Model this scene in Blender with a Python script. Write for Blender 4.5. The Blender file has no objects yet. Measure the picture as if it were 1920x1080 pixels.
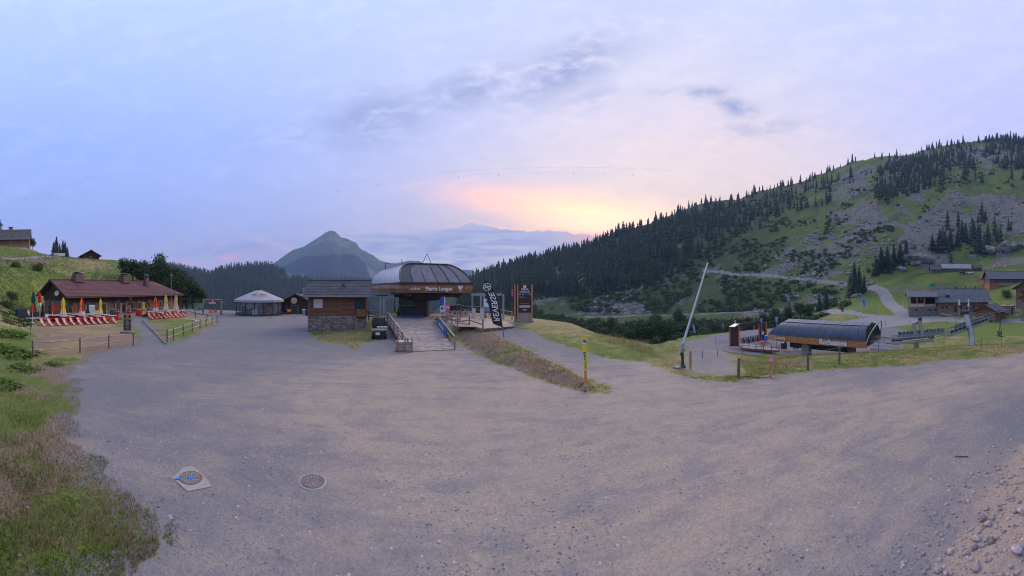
import bpy, bmesh, math, random
import numpy as np
from mathutils import Vector, Matrix
random.seed(7); RNG = np.random.default_rng(7)
SC = bpy.context.scene
PI = math.pi
K = 611.0            # pixels of the 1920 wide photograph per radian of pan (central cylindrical projection)
HC = 5.0             # camera height over the gravel

# ---------------------------------------------------------------- camera
cd = bpy.data.cameras.new('camera'); cam = bpy.data.objects.new('camera', cd)
SC.collection.objects.link(cam); SC.camera = cam
SC.render.engine = 'CYCLES'
cd.type = 'PANO'; cd.panorama_type = 'CENTRAL_CYLINDRICAL'
cd.central_cylindrical_range_u_min = -960 / K
cd.central_cylindrical_range_u_max = 960 / K
cd.central_cylindrical_range_v_min = -540 / K
cd.central_cylindrical_range_v_max = 540 / K
cd.central_cylindrical_radius = 1.0
cd.clip_start = 0.05; cd.clip_end = 30000
cam.location = (0, 0, HC); cam.rotation_euler = (PI / 2, 0, 0)

# ---------------------------------------------------------------- world, sun, exposure
SUN_AZ = (1135 - 960) / K
SUN_EL = math.radians(24)
SC.view_settings.view_transform = 'Standard'; SC.view_settings.look = 'None'
SC.view_settings.gamma = 1; SC.view_settings.use_curve_mapping = False
SC.view_settings.exposure = 0.50
SC.cycles.use_denoising = True
SC.cycles.max_bounces = 6; SC.cycles.diffuse_bounces = 3; SC.cycles.glossy_bounces = 3
SC.cycles.transmission_bounces = 4; SC.cycles.transparent_max_bounces = 6; SC.cycles.volume_bounces = 0
SC.cycles.sample_clamp_indirect = 4; SC.cycles.filter_width = 1.05


def lin(r, g, b):
    f = lambda c: (c / 255 / 12.92) if c / 255 <= .04045 else ((c / 255 + .055) / 1.055) ** 2.4
    return (f(r), f(g), f(b), 1)


class N:
    """tiny node builder"""
    def __init__(s, nt): s.nt = nt
    def new(s, t, **kw):
        n = s.nt.nodes.new(t)
        for k, v in kw.items(): setattr(n, k, v)
        return n
    def put(s, sock, v):
        if hasattr(v, 'is_output') or isinstance(v, bpy.types.NodeSocket): s.nt.links.new(v, sock)
        elif isinstance(v, (tuple, list)): sock.default_value = v if len(sock.default_value) == len(v) else tuple(v)[:len(sock.default_value)]
        else: sock.default_value = v
    def m(s, op, a, b=None, c=None, clamp=False):
        n = s.new('ShaderNodeMath', operation=op, use_clamp=clamp)
        s.put(n.inputs[0], a)
        if b is not None: s.put(n.inputs[1], b)
        if c is not None: s.put(n.inputs[2], c)
        return n.outputs[0]
    def mix(s, f, a, b, mode='MIX'):
        n = s.new('ShaderNodeMix', data_type='RGBA', blend_type=mode)
        s.put(n.inputs[0], f); s.put(n.inputs[6], a); s.put(n.inputs[7], b)
        return n.outputs[2]
    def ramp(s, f, stops, interp='LINEAR'):
        n = s.new('ShaderNodeValToRGB'); e = n.color_ramp.elements; n.color_ramp.interpolation = interp
        while len(e) > 1: e.remove(e[-1])
        e[0].position = stops[0][0]; e[0].color = stops[0][1]
        for p, c in stops[1:]:
            k = e.new(p); k.color = c
        s.put(n.inputs[0], f); return n.outputs[0]
    def rng(s, v, a, b, c=0., d=1., smooth=False):
        n = s.new('ShaderNodeMapRange', clamp=True)
        if smooth: n.interpolation_type = 'SMOOTHSTEP'
        s.put(n.inputs[0], v)
        for i, x in enumerate((a, b, c, d)): s.put(n.inputs[1 + i], x)
        return n.outputs[0]
    def noise(s, vec, scale, detail=3, rough=.5, dist=0., out=0):
        n = s.new('ShaderNodeTexNoise')
        if vec is not None: s.put(n.inputs['Vector'], vec)
        s.put(n.inputs['Scale'], scale); s.put(n.inputs['Detail'], detail)
        s.put(n.inputs['Roughness'], rough); s.put(n.inputs['Distortion'], dist)
        return n.outputs[out]
    def xyz(s, x, y, z):
        n = s.new('ShaderNodeCombineXYZ'); s.put(n.inputs[0], x); s.put(n.inputs[1], y); s.put(n.inputs[2], z); return n.outputs[0]
    def sep(s, v):
        n = s.new('ShaderNodeSeparateXYZ'); s.put(n.inputs[0], v); return n.outputs
    def vm(s, op, a, b):
        n = s.new('ShaderNodeVectorMath', operation=op); s.put(n.inputs[0], a); s.put(n.inputs[1], b); return n.outputs[0]


def az(px): return (px - 960) / K
def te(py): return (540 - py) / K


world = bpy.data.worlds.new('World'); SC.world = world; world.use_nodes = True
wt = world.node_tree; wt.nodes.clear(); w = N(wt)
gen = w.new('ShaderNodeTexCoord').outputs['Generated']
sx, sy, sz = w.sep(gen)
A = w.m('ARCTAN2', sx, sy)
T = w.m('DIVIDE', sz, w.m('MAXIMUM', w.m('SQRT', w.m('ADD', w.m('MULTIPLY', sx, sx), w.m('MULTIPLY', sy, sy))), .05))
T = w.m('MINIMUM', T, 3.0)
Tr = w.rng(T, -.1, 1.1)
tr = lambda t: (t + .1) / 1.2
cold = w.ramp(Tr, [(tr(-.05), lin(176, 176, 220)), (tr(.06), lin(184, 182, 226)), (tr(.2), lin(148, 172, 242)), (tr(.45), lin(150, 180, 250)), (tr(.9), lin(184, 208, 246))])
warm = w.ramp(Tr, [(tr(-.02), lin(235, 176, 160)), (tr(.10), lin(255, 205, 158)), (tr(.19), lin(255, 222, 178)), (tr(.31), lin(243, 222, 210)), (tr(.5), lin(226, 214, 226)), (tr(.9), lin(200, 209, 238))])
da = w.m('SUBTRACT', A, SUN_AZ + .22)
gf = w.m('POWER', 2.718, w.m('MULTIPLY', w.m('MULTIPLY', da, da), -1.25))
sky = w.mix(gf, cold, warm)
# broad lavender veil to the right
rv = w.rng(A, .8, 1.7)
sky = w.mix(w.m('MULTIPLY', rv, .55), sky, lin(208, 200, 242))


def blob(px, py, wx, wy, rot=0.):
    dx = w.m('SUBTRACT', A, az(px)); dy = w.m('SUBTRACT', T, te(py))
    c, s_ = math.cos(rot), math.sin(rot)
    u = w.m('MULTIPLY', w.m('ADD', w.m('MULTIPLY', dx, c), w.m('MULTIPLY', dy, s_)), K / wx)
    v = w.m('MULTIPLY', w.m('SUBTRACT', w.m('MULTIPLY', dy, c), w.m('MULTIPLY', dx, s_)), K / wy)
    r = w.m('ADD', w.m('MULTIPLY', u, u), w.m('MULTIPLY', v, v))
    return w.m('POWER', 2.718, w.m('MULTIPLY', r, -1.0))


AT = w.xyz(A, T, 0)
n_str = w.noise(w.xyz(w.m('MULTIPLY', A, 1.0), w.m('SUBTRACT', w.m('MULTIPLY', T, 2.6), w.m('MULTIPLY', A, .5)), 3.0), 5, 6, .58, .6)
n_fine = w.noise(w.xyz(w.m('ADD', A, w.m('MULTIPLY', T, .4)), w.m('MULTIPLY', T, 2.2), 9.0), 14, 6, .62, .4)
nn = w.m('ADD', w.m('MULTIPLY', n_str, .55), w.m('MULTIPLY', n_fine, .45))
nc_ = w.rng(nn, .40, .62, 0, 1)
# glow of the hidden sun
sky = w.mix(w.m('MULTIPLY', blob(960, 378, 130, 26, -.12), .75), sky, (1.55, .70, .50, 1))
sky = w.mix(w.m('MULTIPLY', blob(1105, 398, 150, 34, -.12), .95), sky, (2.1, 1.05, .40, 1))
sky = w.mix(w.m('MULTIPLY', w.m('MULTIPLY', blob(1125, 402, 70, 11, -.12), w.rng(nn, .42, .62)), 1.0), sky, (2.8, 1.7, .45, 1))
sky = w.mix(w.m('MULTIPLY', blob(1170, 428, 160, 40), .88), sky, (2.4, 1.40, .58, 1))
# faint streaks everywhere
sky = w.mix(w.m('MULTIPLY', blob(1330, 330, 300, 110), .45), sky, lin(255, 226, 206))
sky = w.mix(w.rng(nn, .40, .72, 0, .34), sky, lin(186, 190, 222))
sky = w.mix(w.rng(nn, .52, .34, 0, .16), sky, lin(248, 232, 238))
# darker wisps
cl = None
for (px, py, wx, wy, rot, k) in ((1060, 128, 120, 44, .45, 1.), (880, 168, 115, 36, .3, .9), (700, 225, 100, 48, .2, .95), (1100, 185, 60, 20, .3, .5),
                                 (1325, 172, 50, 13, 0, .9), (1378, 200, 48, 16, -.35, 1.0), (1430, 240, 75, 16, .1, .5), (1240, 172, 30, 8, .1, .4), (560, 255, 120, 30, .1, .35), (80, 370, 60, 10, 0, .3)):
    b = w.m('MULTIPLY', blob(px, py, wx, wy, rot), k)
    cl = b if cl is None else w.m('MAXIMUM', cl, b)
clm = w.m('MULTIPLY', cl, w.rng(nn, .34, .60, 0, 1, True))
sky = w.mix(w.m('MULTIPLY', clm, .90), sky, lin(146, 157, 198))
# low bands left of the peak
b1 = w.m('MULTIPLY', blob(470, 470, 130, 14, .03), w.rng(nn, .36, .56))
sky = w.mix(w.m('MULTIPLY', b1, .9), sky, lin(146, 158, 205))
b2 = w.m('MULTIPLY', blob(420, 484, 110, 8, .12), w.rng(n_fine, .40, .6))
sky = w.mix(w.m('MULTIPLY', b2, .95), sky, lin(240, 186, 206))
b3 = w.m('MULTIPLY', blob(530, 462, 50, 6, -.3), w.rng(n_fine, .38, .6))
sky = w.mix(b3, sky, lin(240, 200, 210))
# cloud bank over the horizon
Ap = w.rng(A, az(600), az(1240))
pr = lambda px, py: ((px - 600) / 640, (te(py) / .3,) * 3 + (1,))
top = w.ramp(Ap, [pr(600, 445), pr(650, 438), pr(700, 436), pr(760, 438), pr(800, 432), pr(845, 427), pr(885, 417), pr(915, 422), pr(950, 429), pr(1000, 432), pr(1040, 430), pr(1080, 437), pr(1140, 441), pr(1240, 452)])
topv = w.m('ADD', w.m('MULTIPLY', w.sep(top)[0], .3), w.m('MULTIPLY', w.m('SUBTRACT', w.noise(w.xyz(A, w.m('MULTIPLY', T, 1.2), 0), 34, 5, .6), .5), .022))
ins = w.rng(w.m('SUBTRACT', topv, T), 0, .006)
lat = w.m('MULTIPLY', w.rng(A, az(605), az(680)), w.rng(A, az(1300), az(1150)))
bank = w.m('MULTIPLY', ins, lat)
bn = w.noise(w.xyz(w.m('MULTIPLY', A, .8), w.m('MULTIPLY', T, 5.), 1.0), 9, 5, .6, .5)
bcol = w.mix(w.rng(bn, .38, .62), lin(136, 150, 196), lin(214, 208, 222))
bcol = w.mix(w.rng(T, .06, .17, 0, .55), bcol, lin(172, 180, 212))
sky = w.mix(w.m('MULTIPLY', bank, .92), sky, bcol)
rim = w.m('MULTIPLY', w.m('MULTIPLY', w.rng(w.m('SUBTRACT', T, topv), .010, .0), w.rng(w.m('SUBTRACT', topv, T), .004, .0)), w.m('MULTIPLY', lat, w.rng(A, az(800), az(1120))))
sky = w.mix(w.m('MULTIPLY', rim, .9), sky, (1.6, .75, .42, 1))
sky = w.mix(w.m('MULTIPLY', w.m('MULTIPLY', blob(1120, 447, 60, 9), bank), .9), sky, lin(255, 176, 150))
bg = w.new('ShaderNodeBackground'); w.put(bg.inputs[0], sky); bg.inputs[1].default_value = 0.90
nis = w.new('ShaderNodeTexSky', sky_type='NISHITA', sun_disc=False, sun_elevation=SUN_EL, sun_rotation=SUN_AZ, altitude=1700)
bg2 = w.new('ShaderNodeBackground'); w.put(bg2.inputs[0], nis.outputs[0]); bg2.inputs[1].default_value = 0.006
ad = w.new('ShaderNodeAddShader'); wt.links.new(bg.outputs[0], ad.inputs[0]); wt.links.new(bg2.outputs[0], ad.inputs[1])
wo = w.new('ShaderNodeOutputWorld'); wt.links.new(ad.outputs[0], wo.inputs[0])
world.cycles.sampling_method = 'MANUAL'; world.cycles.sample_map_resolution = 1024

sl = bpy.data.lights.new('sun', 'SUN'); so = bpy.data.objects.new('sun', sl); SC.collection.objects.link(so)
sl.energy = 2.0; sl.angle = math.radians(40); sl.color = (1.0, .82, .68)
sdir = Vector((math.sin(SUN_AZ) * math.cos(SUN_EL), math.cos(SUN_AZ) * math.cos(SUN_EL), math.sin(SUN_EL)))
so.rotation_euler = (-sdir).to_track_quat('-Z', 'Y').to_euler()

# ---------------------------------------------------------------- materials
MATS = {}


def mat(name, col, rough=.75, var=.12, scale=6., col2=None, metal=0., bump=0., bscale=None, spec=.4, alpha=1., stretch=None, world_coords=False, extra=None):
    """plain procedural material: base colour broken up by two noises, optional bump"""
    if name in MATS: return MATS[name]
    m = bpy.data.materials.new(name); m.use_nodes = True
    nt = m.node_tree; n = N(nt); b = nt.nodes['Principled BSDF']
    tc = n.new('ShaderNodeTexCoord')
    v = tc.outputs['Object']
    if world_coords: v = n.new('ShaderNodeNewGeometry').outputs['Position']
    if stretch: v = n.vm('MULTIPLY', v, stretch)
    f = n.noise(v, scale, 4, .6)
    f2 = n.noise(v, scale * 6.3, 3, .6)
    fa = n.m('ADD', n.m('MULTIPLY', f, .6), n.m('MULTIPLY', f2, .4))
    c1 = tuple(max(0, x * (1 - var * 2.2)) for x in col[:3]) + (1,)
    c2 = tuple(min(1, x * (1 + var * 2.2)) for x in (col2 or col)[:3]) + (1,)
    c = n.mix(n.rng(fa, .32, .68), c1, c2)
    oi = n.new('ShaderNodeObjectInfo').outputs['Random']
    c = n.mix(1.0, c, n.ramp(oi, [(0, (1 - var, 1 - var, 1 - var, 1)), (1, (1 + var * .6,) * 3 + (1,))]), 'MULTIPLY')
    n.put(b.inputs['Base Color'], c)
    n.put(b.inputs['Roughness'], n.rng(fa, .3, .7, max(.02, rough - .08), min(1, rough + .08)))
    b.inputs['Metallic'].default_value = metal
    b.inputs['Specular IOR Level'].default_value = spec
    if alpha < 1: b.inputs['Alpha'].default_value = alpha
    if bump:
        bp = n.new('ShaderNodeBump'); bp.inputs['Strength'].default_value = bump; bp.inputs['Distance'].default_value = .02
        nt.links.new(n.noise(v, bscale or scale * 4, 4, .6), bp.inputs['Height']); nt.links.new(bp.outputs[0], b.inputs['Normal'])
    MATS[name] = m
    return m


# ---------------------------------------------------------------- object helpers
COL = SC.collection


def link(name, me, m=None, parent=None):
    o = bpy.data.objects.new(name, me); COL.objects.link(o)
    if m is not None and me is not None:
        for mm in (m if isinstance(m, (list, tuple)) else [m]): me.materials.append(mm)
    if parent is not None: o.parent = parent
    return o


def tag(o, label=None, cat=None, group=None, kind=None):
    if label: o['label'] = label
    if cat: o['category'] = cat
    if group: o['group'] = group
    if kind: o['kind'] = kind
    return o


def thing(name, label, cat, loc=(0, 0, 0), rz=0., group=None):
    o = bpy.data.objects.new(name, None); COL.objects.link(o)
    o.location = loc; o.rotation_euler = (0, 0, rz)
    return tag(o, label, cat, group)


def tree_copy(o, parent=None):
    c = o.copy(); COL.objects.link(c); c.parent = parent
    for ch in list(o.children): tree_copy(ch, c)
    return c


def place_copy(proto, loc, rz, label, group=None, scale=None):
    c = tree_copy(proto); c.location = loc; c.rotation_euler = (0, 0, rz); c['label'] = label
    if group: c['group'] = group
    if scale: c.scale = scale if hasattr(scale, '__len__') else (scale,) * 3
    return c


class MB:
    """collects shapes, builds ONE mesh object"""
    def __init__(s): s.v = []; s.f = []; s.mi = []; s.cur = 0
    def add(s, vs, fs):
        o = len(s.v); s.v += [tuple(p) for p in vs]
        for f in fs: s.f.append(tuple(i + o for i in f)); s.mi.append(s.cur)
        return s
    def box(s, c, d, rz=0., rx=0., ry=0., taper=1.):
        M = Matrix.Translation(c) @ Matrix.Rotation(rz, 4, 'Z') @ Matrix.Rotation(ry, 4, 'Y') @ Matrix.Rotation(rx, 4, 'X')
        vs = []
        for z in (-.5, .5):
            t = taper if z > 0 else 1
            for x, y in ((-.5, -.5), (.5, -.5), (.5, .5), (-.5, .5)): vs.append(M @ Vector((x * d[0] * t, y * d[1] * t, z * d[2])))
        return s.add(vs, [(3, 2, 1, 0), (4, 5, 6, 7), (0, 1, 5, 4), (1, 2, 6, 5), (2, 3, 7, 6), (3, 0, 4, 7)])
    def bar(s, a, b, wd, h=None, roll=0.):
        a = Vector(a); b = Vector(b); d = b - a; L = d.length
        if L < 1e-6: return s
        z = d / L; up = Vector((0, 0, 1)) if abs(z.z) < .95 else Vector((0, 1, 0))
        x = z.cross(up).normalized(); y = x.cross(z)
        h = h or wd; vs = []
        for p in (a, b):
            for i, j in ((-.5, -.5), (.5, -.5), (.5, .5), (-.5, .5)): vs.append(p + x * i * wd + y * j * h)
        return s.add(vs, [(3, 2, 1, 0), (4, 5, 6, 7), (0, 1, 5, 4), (1, 2, 6, 5), (2, 3, 7, 6), (3, 0, 4, 7)])
    def tube(s, pts, r, n=8, cap=True):
        pts = [Vector(p) for p in pts]; rs = r if hasattr(r, '__len__') else [r] * len(pts)
        vs = []; fs = []
        for i, p in enumerate(pts):
            d = (pts[min(i + 1, len(pts) - 1)] - pts[max(i - 1, 0)])
            d = d.normalized() if d.length > 1e-7 else Vector((0, 0, 1))
            up = Vector((0, 0, 1)) if abs(d.z) < .9 else Vector((0, 1, 0))
            x = d.cross(up).normalized(); y = x.cross(d)
            for k in range(n):
                a = 2 * PI * k / n; vs.append(p + (x * math.cos(a) + y * math.sin(a)) * rs[i])
        for i in range(len(pts) - 1):
            for k in range(n):
                k2 = (k + 1) % n; fs.append((i * n + k, i * n + k2, (i + 1) * n + k2, (i + 1) * n + k))
        if cap: fs.append(tuple(range(n))[::-1]); fs.append(tuple((len(pts) - 1) * n + k for k in range(n)))
        return s.add(vs, fs)
    def cyl(s, c, r, h, n=16, r2=None, axis='z'):
        c = Vector(c); ax = {'x': Vector((1, 0, 0)), 'y': Vector((0, 1, 0)), 'z': Vector((0, 0, 1))}[axis] if isinstance(axis, str) else Vector(axis).normalized()
        return s.tube([c - ax * h / 2, c + ax * h / 2], [r, r if r2 is None else r2], n)
    def lathe(s, prof, n=16, c=(0, 0, 0), jit=0.):
        vs = []; fs = []
        for i, (r, z) in enumerate(prof):
            for k in range(n):
                a = 2 * PI * k / n; rr = r * (1 + (random.uniform(-jit, jit) if jit else 0))
                vs.append((c[0] + rr * math.cos(a), c[1] + rr * math.sin(a), c[2] + z))
        for i in range(len(prof) - 1):
            for k in range(n):
                k2 = (k + 1) % n; fs.append((i * n + k, i * n + k2, (i + 1) * n + k2, (i + 1) * n + k))
        fs.append(tuple(range(n))[::-1]); fs.append(tuple((len(prof) - 1) * n + k for k in range(n)))
        return s.add(vs, fs)
    def prism(s, poly, z0, z1, M=None):
        """polygon in xy extruded z0..z1"""
        n = len(poly); vs = [(x, y, z0) for x, y in poly] + [(x, y, z1) for x, y in poly]
        if M is not None: vs = [M @ Vector(v) for v in vs]
        fs = [tuple(range(n))[::-1], tuple(range(n, 2 * n))] + [(i, (i + 1) % n, n + (i + 1) % n, n + i) for i in range(n)]
        return s.add(vs, fs)
    def quadslab(s, p, th):
        """four corners (top surface) extruded down along the normal"""
        p = [Vector(q) for q in p]; nrm = (p[1] - p[0]).cross(p[3] - p[0]).normalized()
        q = [v - nrm * th for v in p]
        return s.add(p + q, [(0, 1, 2, 3), (7, 6, 5, 4), (0, 4, 5, 1), (1, 5, 6, 2), (2, 6, 7, 3), (3, 7, 4, 0)])
    def mesh(s, name, smooth=False):
        me = bpy.data.meshes.new(name); me.from_pydata(s.v, [], s.f)
        if any(s.mi): me.polygons.foreach_set('material_index', s.mi)
        if smooth: me.polygons.foreach_set('use_smooth', [True] * len(me.polygons))
        me.update(); return me
    def build(s, name, m, parent=None, smooth=False, loc=None, bevel=0.):
        me = s.mesh(name, smooth)
        if bevel:
            b = bmesh.new(); b.from_mesh(me)
            bmesh.ops.bevel(b, geom=b.edges[:], offset=bevel, segments=1, affect='EDGES'); b.to_mesh(me); b.free()
        o = link(name, me, m, parent)
        if loc is not None: o.location = loc
        return o


def fastmesh(name, V, F, mi=None, attrs=None, smooth=False, normals=None):
    """numpy mesh: V (n,3), F (m,3|4)"""
    me = bpy.data.meshes.new(name); V = np.asarray(V, np.float32); F = np.asarray(F, np.int32)
    k = F.shape[1]
    me.vertices.add(len(V)); me.vertices.foreach_set('co', V.ravel())
    me.loops.add(F.size); me.loops.foreach_set('vertex_index', F.ravel())
    me.polygons.add(len(F)); me.polygons.foreach_set('loop_start', np.arange(0, F.size, k, dtype=np.int32))
    me.polygons.foreach_set('loop_total', np.full(len(F), k, np.int32))
    if mi is not None: me.polygons.foreach_set('material_index', np.asarray(mi, np.int32))
    if smooth: me.polygons.foreach_set('use_smooth', np.ones(len(F), bool))
    me.update(calc_edges=True)
    for an, av in (attrs or {}).items():
        av = np.asarray(av, np.float32)
        if av.ndim == 1:
            a = me.attributes.new(an, 'FLOAT', 'POINT'); a.data.foreach_set('value', av)
        else:
            a = me.attributes.new(an, 'FLOAT_COLOR', 'POINT'); a.data.foreach_set('color', av.ravel())
    if normals is not None: me.normals_split_custom_set_from_vertices(normals.astype(np.float32))
    return me


def text_mesh(s, size=1., extrude=.01, align='CENTER', shear=0., bold=0.):
    c = bpy.data.curves.new('lettering', 'FONT'); c.body = s; c.size = size; c.extrude = extrude
    c.align_x = align; c.align_y = 'CENTER'; c.shear = shear; c.offset = bold; c.resolution_u = 3
    o = bpy.data.objects.new('lettering', c); COL.objects.link(o)
    dg = bpy.context.evaluated_depsgraph_get(); me = bpy.data.meshes.new_from_object(o.evaluated_get(dg))
    bpy.data.objects.remove(o); bpy.data.curves.remove(c)
    return me


def text(s, size, m, parent, loc, rot=(PI / 2, 0, 0), extrude=.01, name='lettering', sx=1., align='CENTER', shear=0., bold=0.):
    o = link(name, text_mesh(s, size, extrude, align, shear, bold), m, parent)
    o.location = loc; o.rotation_euler = rot; o.scale = (sx, 1, 1)
    return o
# ---------------------------------------------------------------- terrain
def vnoise(x, y, seed=0):
    xi = np.floor(x).astype(np.int64); yi = np.floor(y).astype(np.int64); xf = x - xi; yf = y - yi
    def h(a, b):
        n = (a * 374761393 + b * 668265263 + seed * 974634777) & 0xffffffff
        n = ((n ^ (n >> 13)) * 1274126177) & 0xffffffff
        return ((n ^ (n >> 16)) & 0xffff) / 65535.0
    u = xf * xf * (3 - 2 * xf); v = yf * yf * (3 - 2 * yf)
    return (h(xi, yi) * (1 - u) + h(xi + 1, yi) * u) * (1 - v) + (h(xi, yi + 1) * (1 - u) + h(xi + 1, yi + 1) * u) * v


def fbm(x, y, oct=4, seed=0, gain=.5):
    s = 0; a = 1; t = 0
    for o in range(oct):
        s = s + a * vnoise(x * 2 ** o, y * 2 ** o, seed + o * 17); t += a; a *= gain
    return s / t


def sstep(x, a, b):
    t = np.clip((x - a) / (b - a), 0, 1); return t * t * (3 - 2 * t)


def polysd(x, y, P):
    """signed distance to polygon, negative inside"""
    d = np.full(x.shape, 1e9); ins = np.zeros(x.shape, bool); n = len(P)
    for i in range(n):
        ax, ay = P[i]; bx, by = P[(i + 1) % n]
        ex, ey = bx - ax, by - ay; wx, wy = x - ax, y - ay
        t = np.clip((wx * ex + wy * ey) / (ex * ex + ey * ey), 0, 1)
        d = np.minimum(d, np.hypot(wx - ex * t, wy - ey * t))
        c = ((ay <= y) & (by > y)) | ((by <= y) & (ay > y))
        with np.errstate(divide='ignore', invalid='ignore'): xc = ax + (y - ay) / (by - ay + 1e-12) * ex
        ins ^= c & (x < xc)
    return np.where(ins, -d, d)


def polyline_d(x, y, P):
    d = np.full(np.shape(x), 1e9)
    for (ax, ay), (bx, by) in zip(P[:-1], P[1:]):
        ex, ey = bx - ax, by - ay; wx, wy = x - ax, y - ay
        t = np.clip((wx * ex + wy * ey) / (ex * ex + ey * ey), 0, 1)
        d = np.minimum(d, np.hypot(wx - ex * t, wy - ey * t))
    return d


def G(px, py, z=0.):
    """plan position of the ground seen at a pixel of the photograph, for a ground height z"""
    d = (HC - z) * K / (py - 540); t = az(px); return (d * math.sin(t), d * math.cos(t))


def D(px, d, z=0.): t = az(px); return (d * math.sin(t), d * math.cos(t), z)


PLATEAU = [(-140, -120), (-140, 70), (-52, 64), (-30, 68), (-20, 52), (-12, 52), (-3, 50), (3, 41), (6.1, 36), (7.8, 29), (10.6, 24.6), (12.0, 20), (12.4, 16.2), (14.6, 13.2), (18.2, 11.6), (21.5, 7), (25, 0), (38, -30), (60, -120)]
TOE = [(-9, 36), (-5.2, 30.5), (-3.9, 26.8), (-2.2, 23.2), (-.33, 20.4), (1.94, 17.0), (3.35, 15.1), (4.2, 14.8), (4.6, 15.6), (4.4, 17.0)]
CRESTL = [(-1.5, 33), (-.67, 27.2), (1.5, 22.9), (3.18, 19.3), (4.4, 17.0)]
TERR = [(-3.9, 26.8), (-2.2, 23.2), (-.33, 20.4), (1.94, 17.0), (3.35, 15.1), (4.2, 14.9), (14, 13.5), (14, 30), (8, 42), (0, 52), (-9, 50), (-9, 36), (-5.2, 30.5)]
MOUND = [(-8, 36), (-5.0, 30.5), (-3.9, 26.8), (-2.2, 23.2), (-.33, 20.4), (1.94, 17.0), (3.35, 15.1), (4.1, 14.9), (4.5, 15.6), (4.1, 17.3), (3.0, 19.9), (1.3, 23.2), (-.7, 27.6), (-1.8, 30.6), (-3.2, 33), (-5, 37)]

BANK = [G(1930, 830), G(1890, 865), G(1850, 915), G(1810, 975), G(1765, 1060), (4.9, 1.2), (4.4, -2), (4.6, -30), (22, -30), (14.5, -6)]
FAR = {  # px : [(d, y pixel of the bare ground) x 7]
    -960: [(75, 520), (90, 505), (105, 498), (115, 492), (130, 490), (150, 490), (400, 500)],
    -60: [(70, 512), (83, 488), (88, 486), (96, 473), (105, 462), (115, 455), (400, 470)],
    0: [(70, 515), (83, 489), (88, 487), (96, 474), (105, 463), (113, 457), (400, 470)],
    50: [(70, 520), (83, 492), (88, 490), (96, 478), (104, 470), (110, 463), (400, 478)],
    75: [(70, 524), (83, 497), (88, 493), (93, 485), (98, 480), (106, 476), (400, 478)],
    95: [(70, 530), (83, 502), (88, 496), (92, 490), (96, 484), (105, 481), (400, 478)],
    160: [(72, 540), (80, 520), (88, 508), (94, 498), (100, 490), (107, 485), (400, 486)],
    230: [(72, 545), (80, 530), (88, 515), (94, 503), (100, 493), (107, 489), (400, 500)],
    300: [(74, 565), (82, 560), (90, 552), (98, 545), (104, 542), (110, 545), (400, 600)],
    345: [(74, 580), (82, 578), (90, 585), (100, 600), (120, 630), (150, 660), (400, 650)],
    430: [(74, 582), (80, 583), (90, 600), (105, 650), (130, 680), (160, 680), (400, 660)],
    640: [(72, 600), (80, 630), (90, 660), (105, 690), (130, 690), (160, 680), (500, 640)],
    800: [(70, 660), (80, 680), (90, 690), (130, 680), (220, 650), (430, 600), (700, 600)],
    860: [(70, 660), (80, 670), (95, 670), (140, 650), (220, 605), (440, 540), (700, 545)],
    900: [(70, 660), (80, 670), (95, 665), (140, 645), (220, 598), (430, 524), (650, 535)],
    935: [(70, 660), (80, 670), (95, 665), (140, 642), (215, 596), (425, 512), (650, 520)],
    1000: [(70, 660), (80, 670), (95, 665), (140, 638), (210, 592), (420, 493), (650, 505)],
    1060: [(70, 655), (80, 668), (95, 660), (140, 634), (208, 592), (420, 477), (650, 490)],
    1100: [(70, 650), (80, 665), (95, 656), (138, 632), (205, 591), (425, 468), (650, 480)],
    1170: [(72, 640), (82, 655), (95, 650), (138, 630), (205, 590), (430, 438), (650, 450)],
    1240: [(72, 652), (86, 642), (97, 650), (136, 630), (202, 589), (440, 410), (660, 420)],
    1300: [(78, 645), (95, 629), (106, 640), (136, 624), (200, 587), (455, 391), (670, 400)],
    1350: [(82, 641), (98, 624), (109, 632), (138, 618), (198, 585), (465, 377), (680, 390)],
    1420: [(84, 635), (100, 618), (111, 622), (138, 610), (195, 583), (480, 361), (700, 375)],
    1500: [(82, 631), (97, 611), (108, 606), (138, 600), (190, 581), (505, 341), (720, 350)],
    1550: [(80, 624), (94, 609), (104, 597), (125, 588), (185, 572), (515, 322), (730, 335)],
    1600: [(80, 617), (95, 604), (107, 591), (128, 575), (190, 546), (525, 305), (740, 318)],
    1645: [(80, 617), (95, 605), (110, 592), (140, 568), (185, 532), (535, 296), (750, 308)],
    1700: [(80, 617), (95, 604), (110, 590), (140, 566), (200, 512), (545, 290), (760, 300)],
    1750: [(80, 617), (95, 604), (110, 588), (140, 562), (215, 500), (550, 278), (760, 290)],
    1800: [(80, 617), (95, 604), (112, 585), (145, 556), (225, 493), (555, 270), (760, 285)],
    1840: [(80, 617), (95, 604), (114, 583), (142, 552), (235, 488), (558, 264), (760, 280)],
    1870: [(80, 617), (95, 604), (116, 580), (140, 545), (240, 484), (560, 257), (760, 275)],
    1920: [(80, 617), (95, 604), (116, 576), (138, 536), (240, 479), (565, 268), (760, 282)],
    2000: [(80, 617), (95, 604), (116, 572), (138, 530), (240, 470), (565, 262), (760, 282)],
    2880: [(75, 520), (90, 505), (105, 498), (115, 492), (130, 490), (150, 490), (400, 500)],
}
fpx = sorted(FAR); fth = np.array([az(p) for p in fpx])
fd = np.array([[q[0] for q in FAR[p]] for p in fpx], float)
fy = np.array([[q[1] for q in FAR[p]] for p in fpx], float)
fz = HC + (540 - fy) / K * fd


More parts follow.
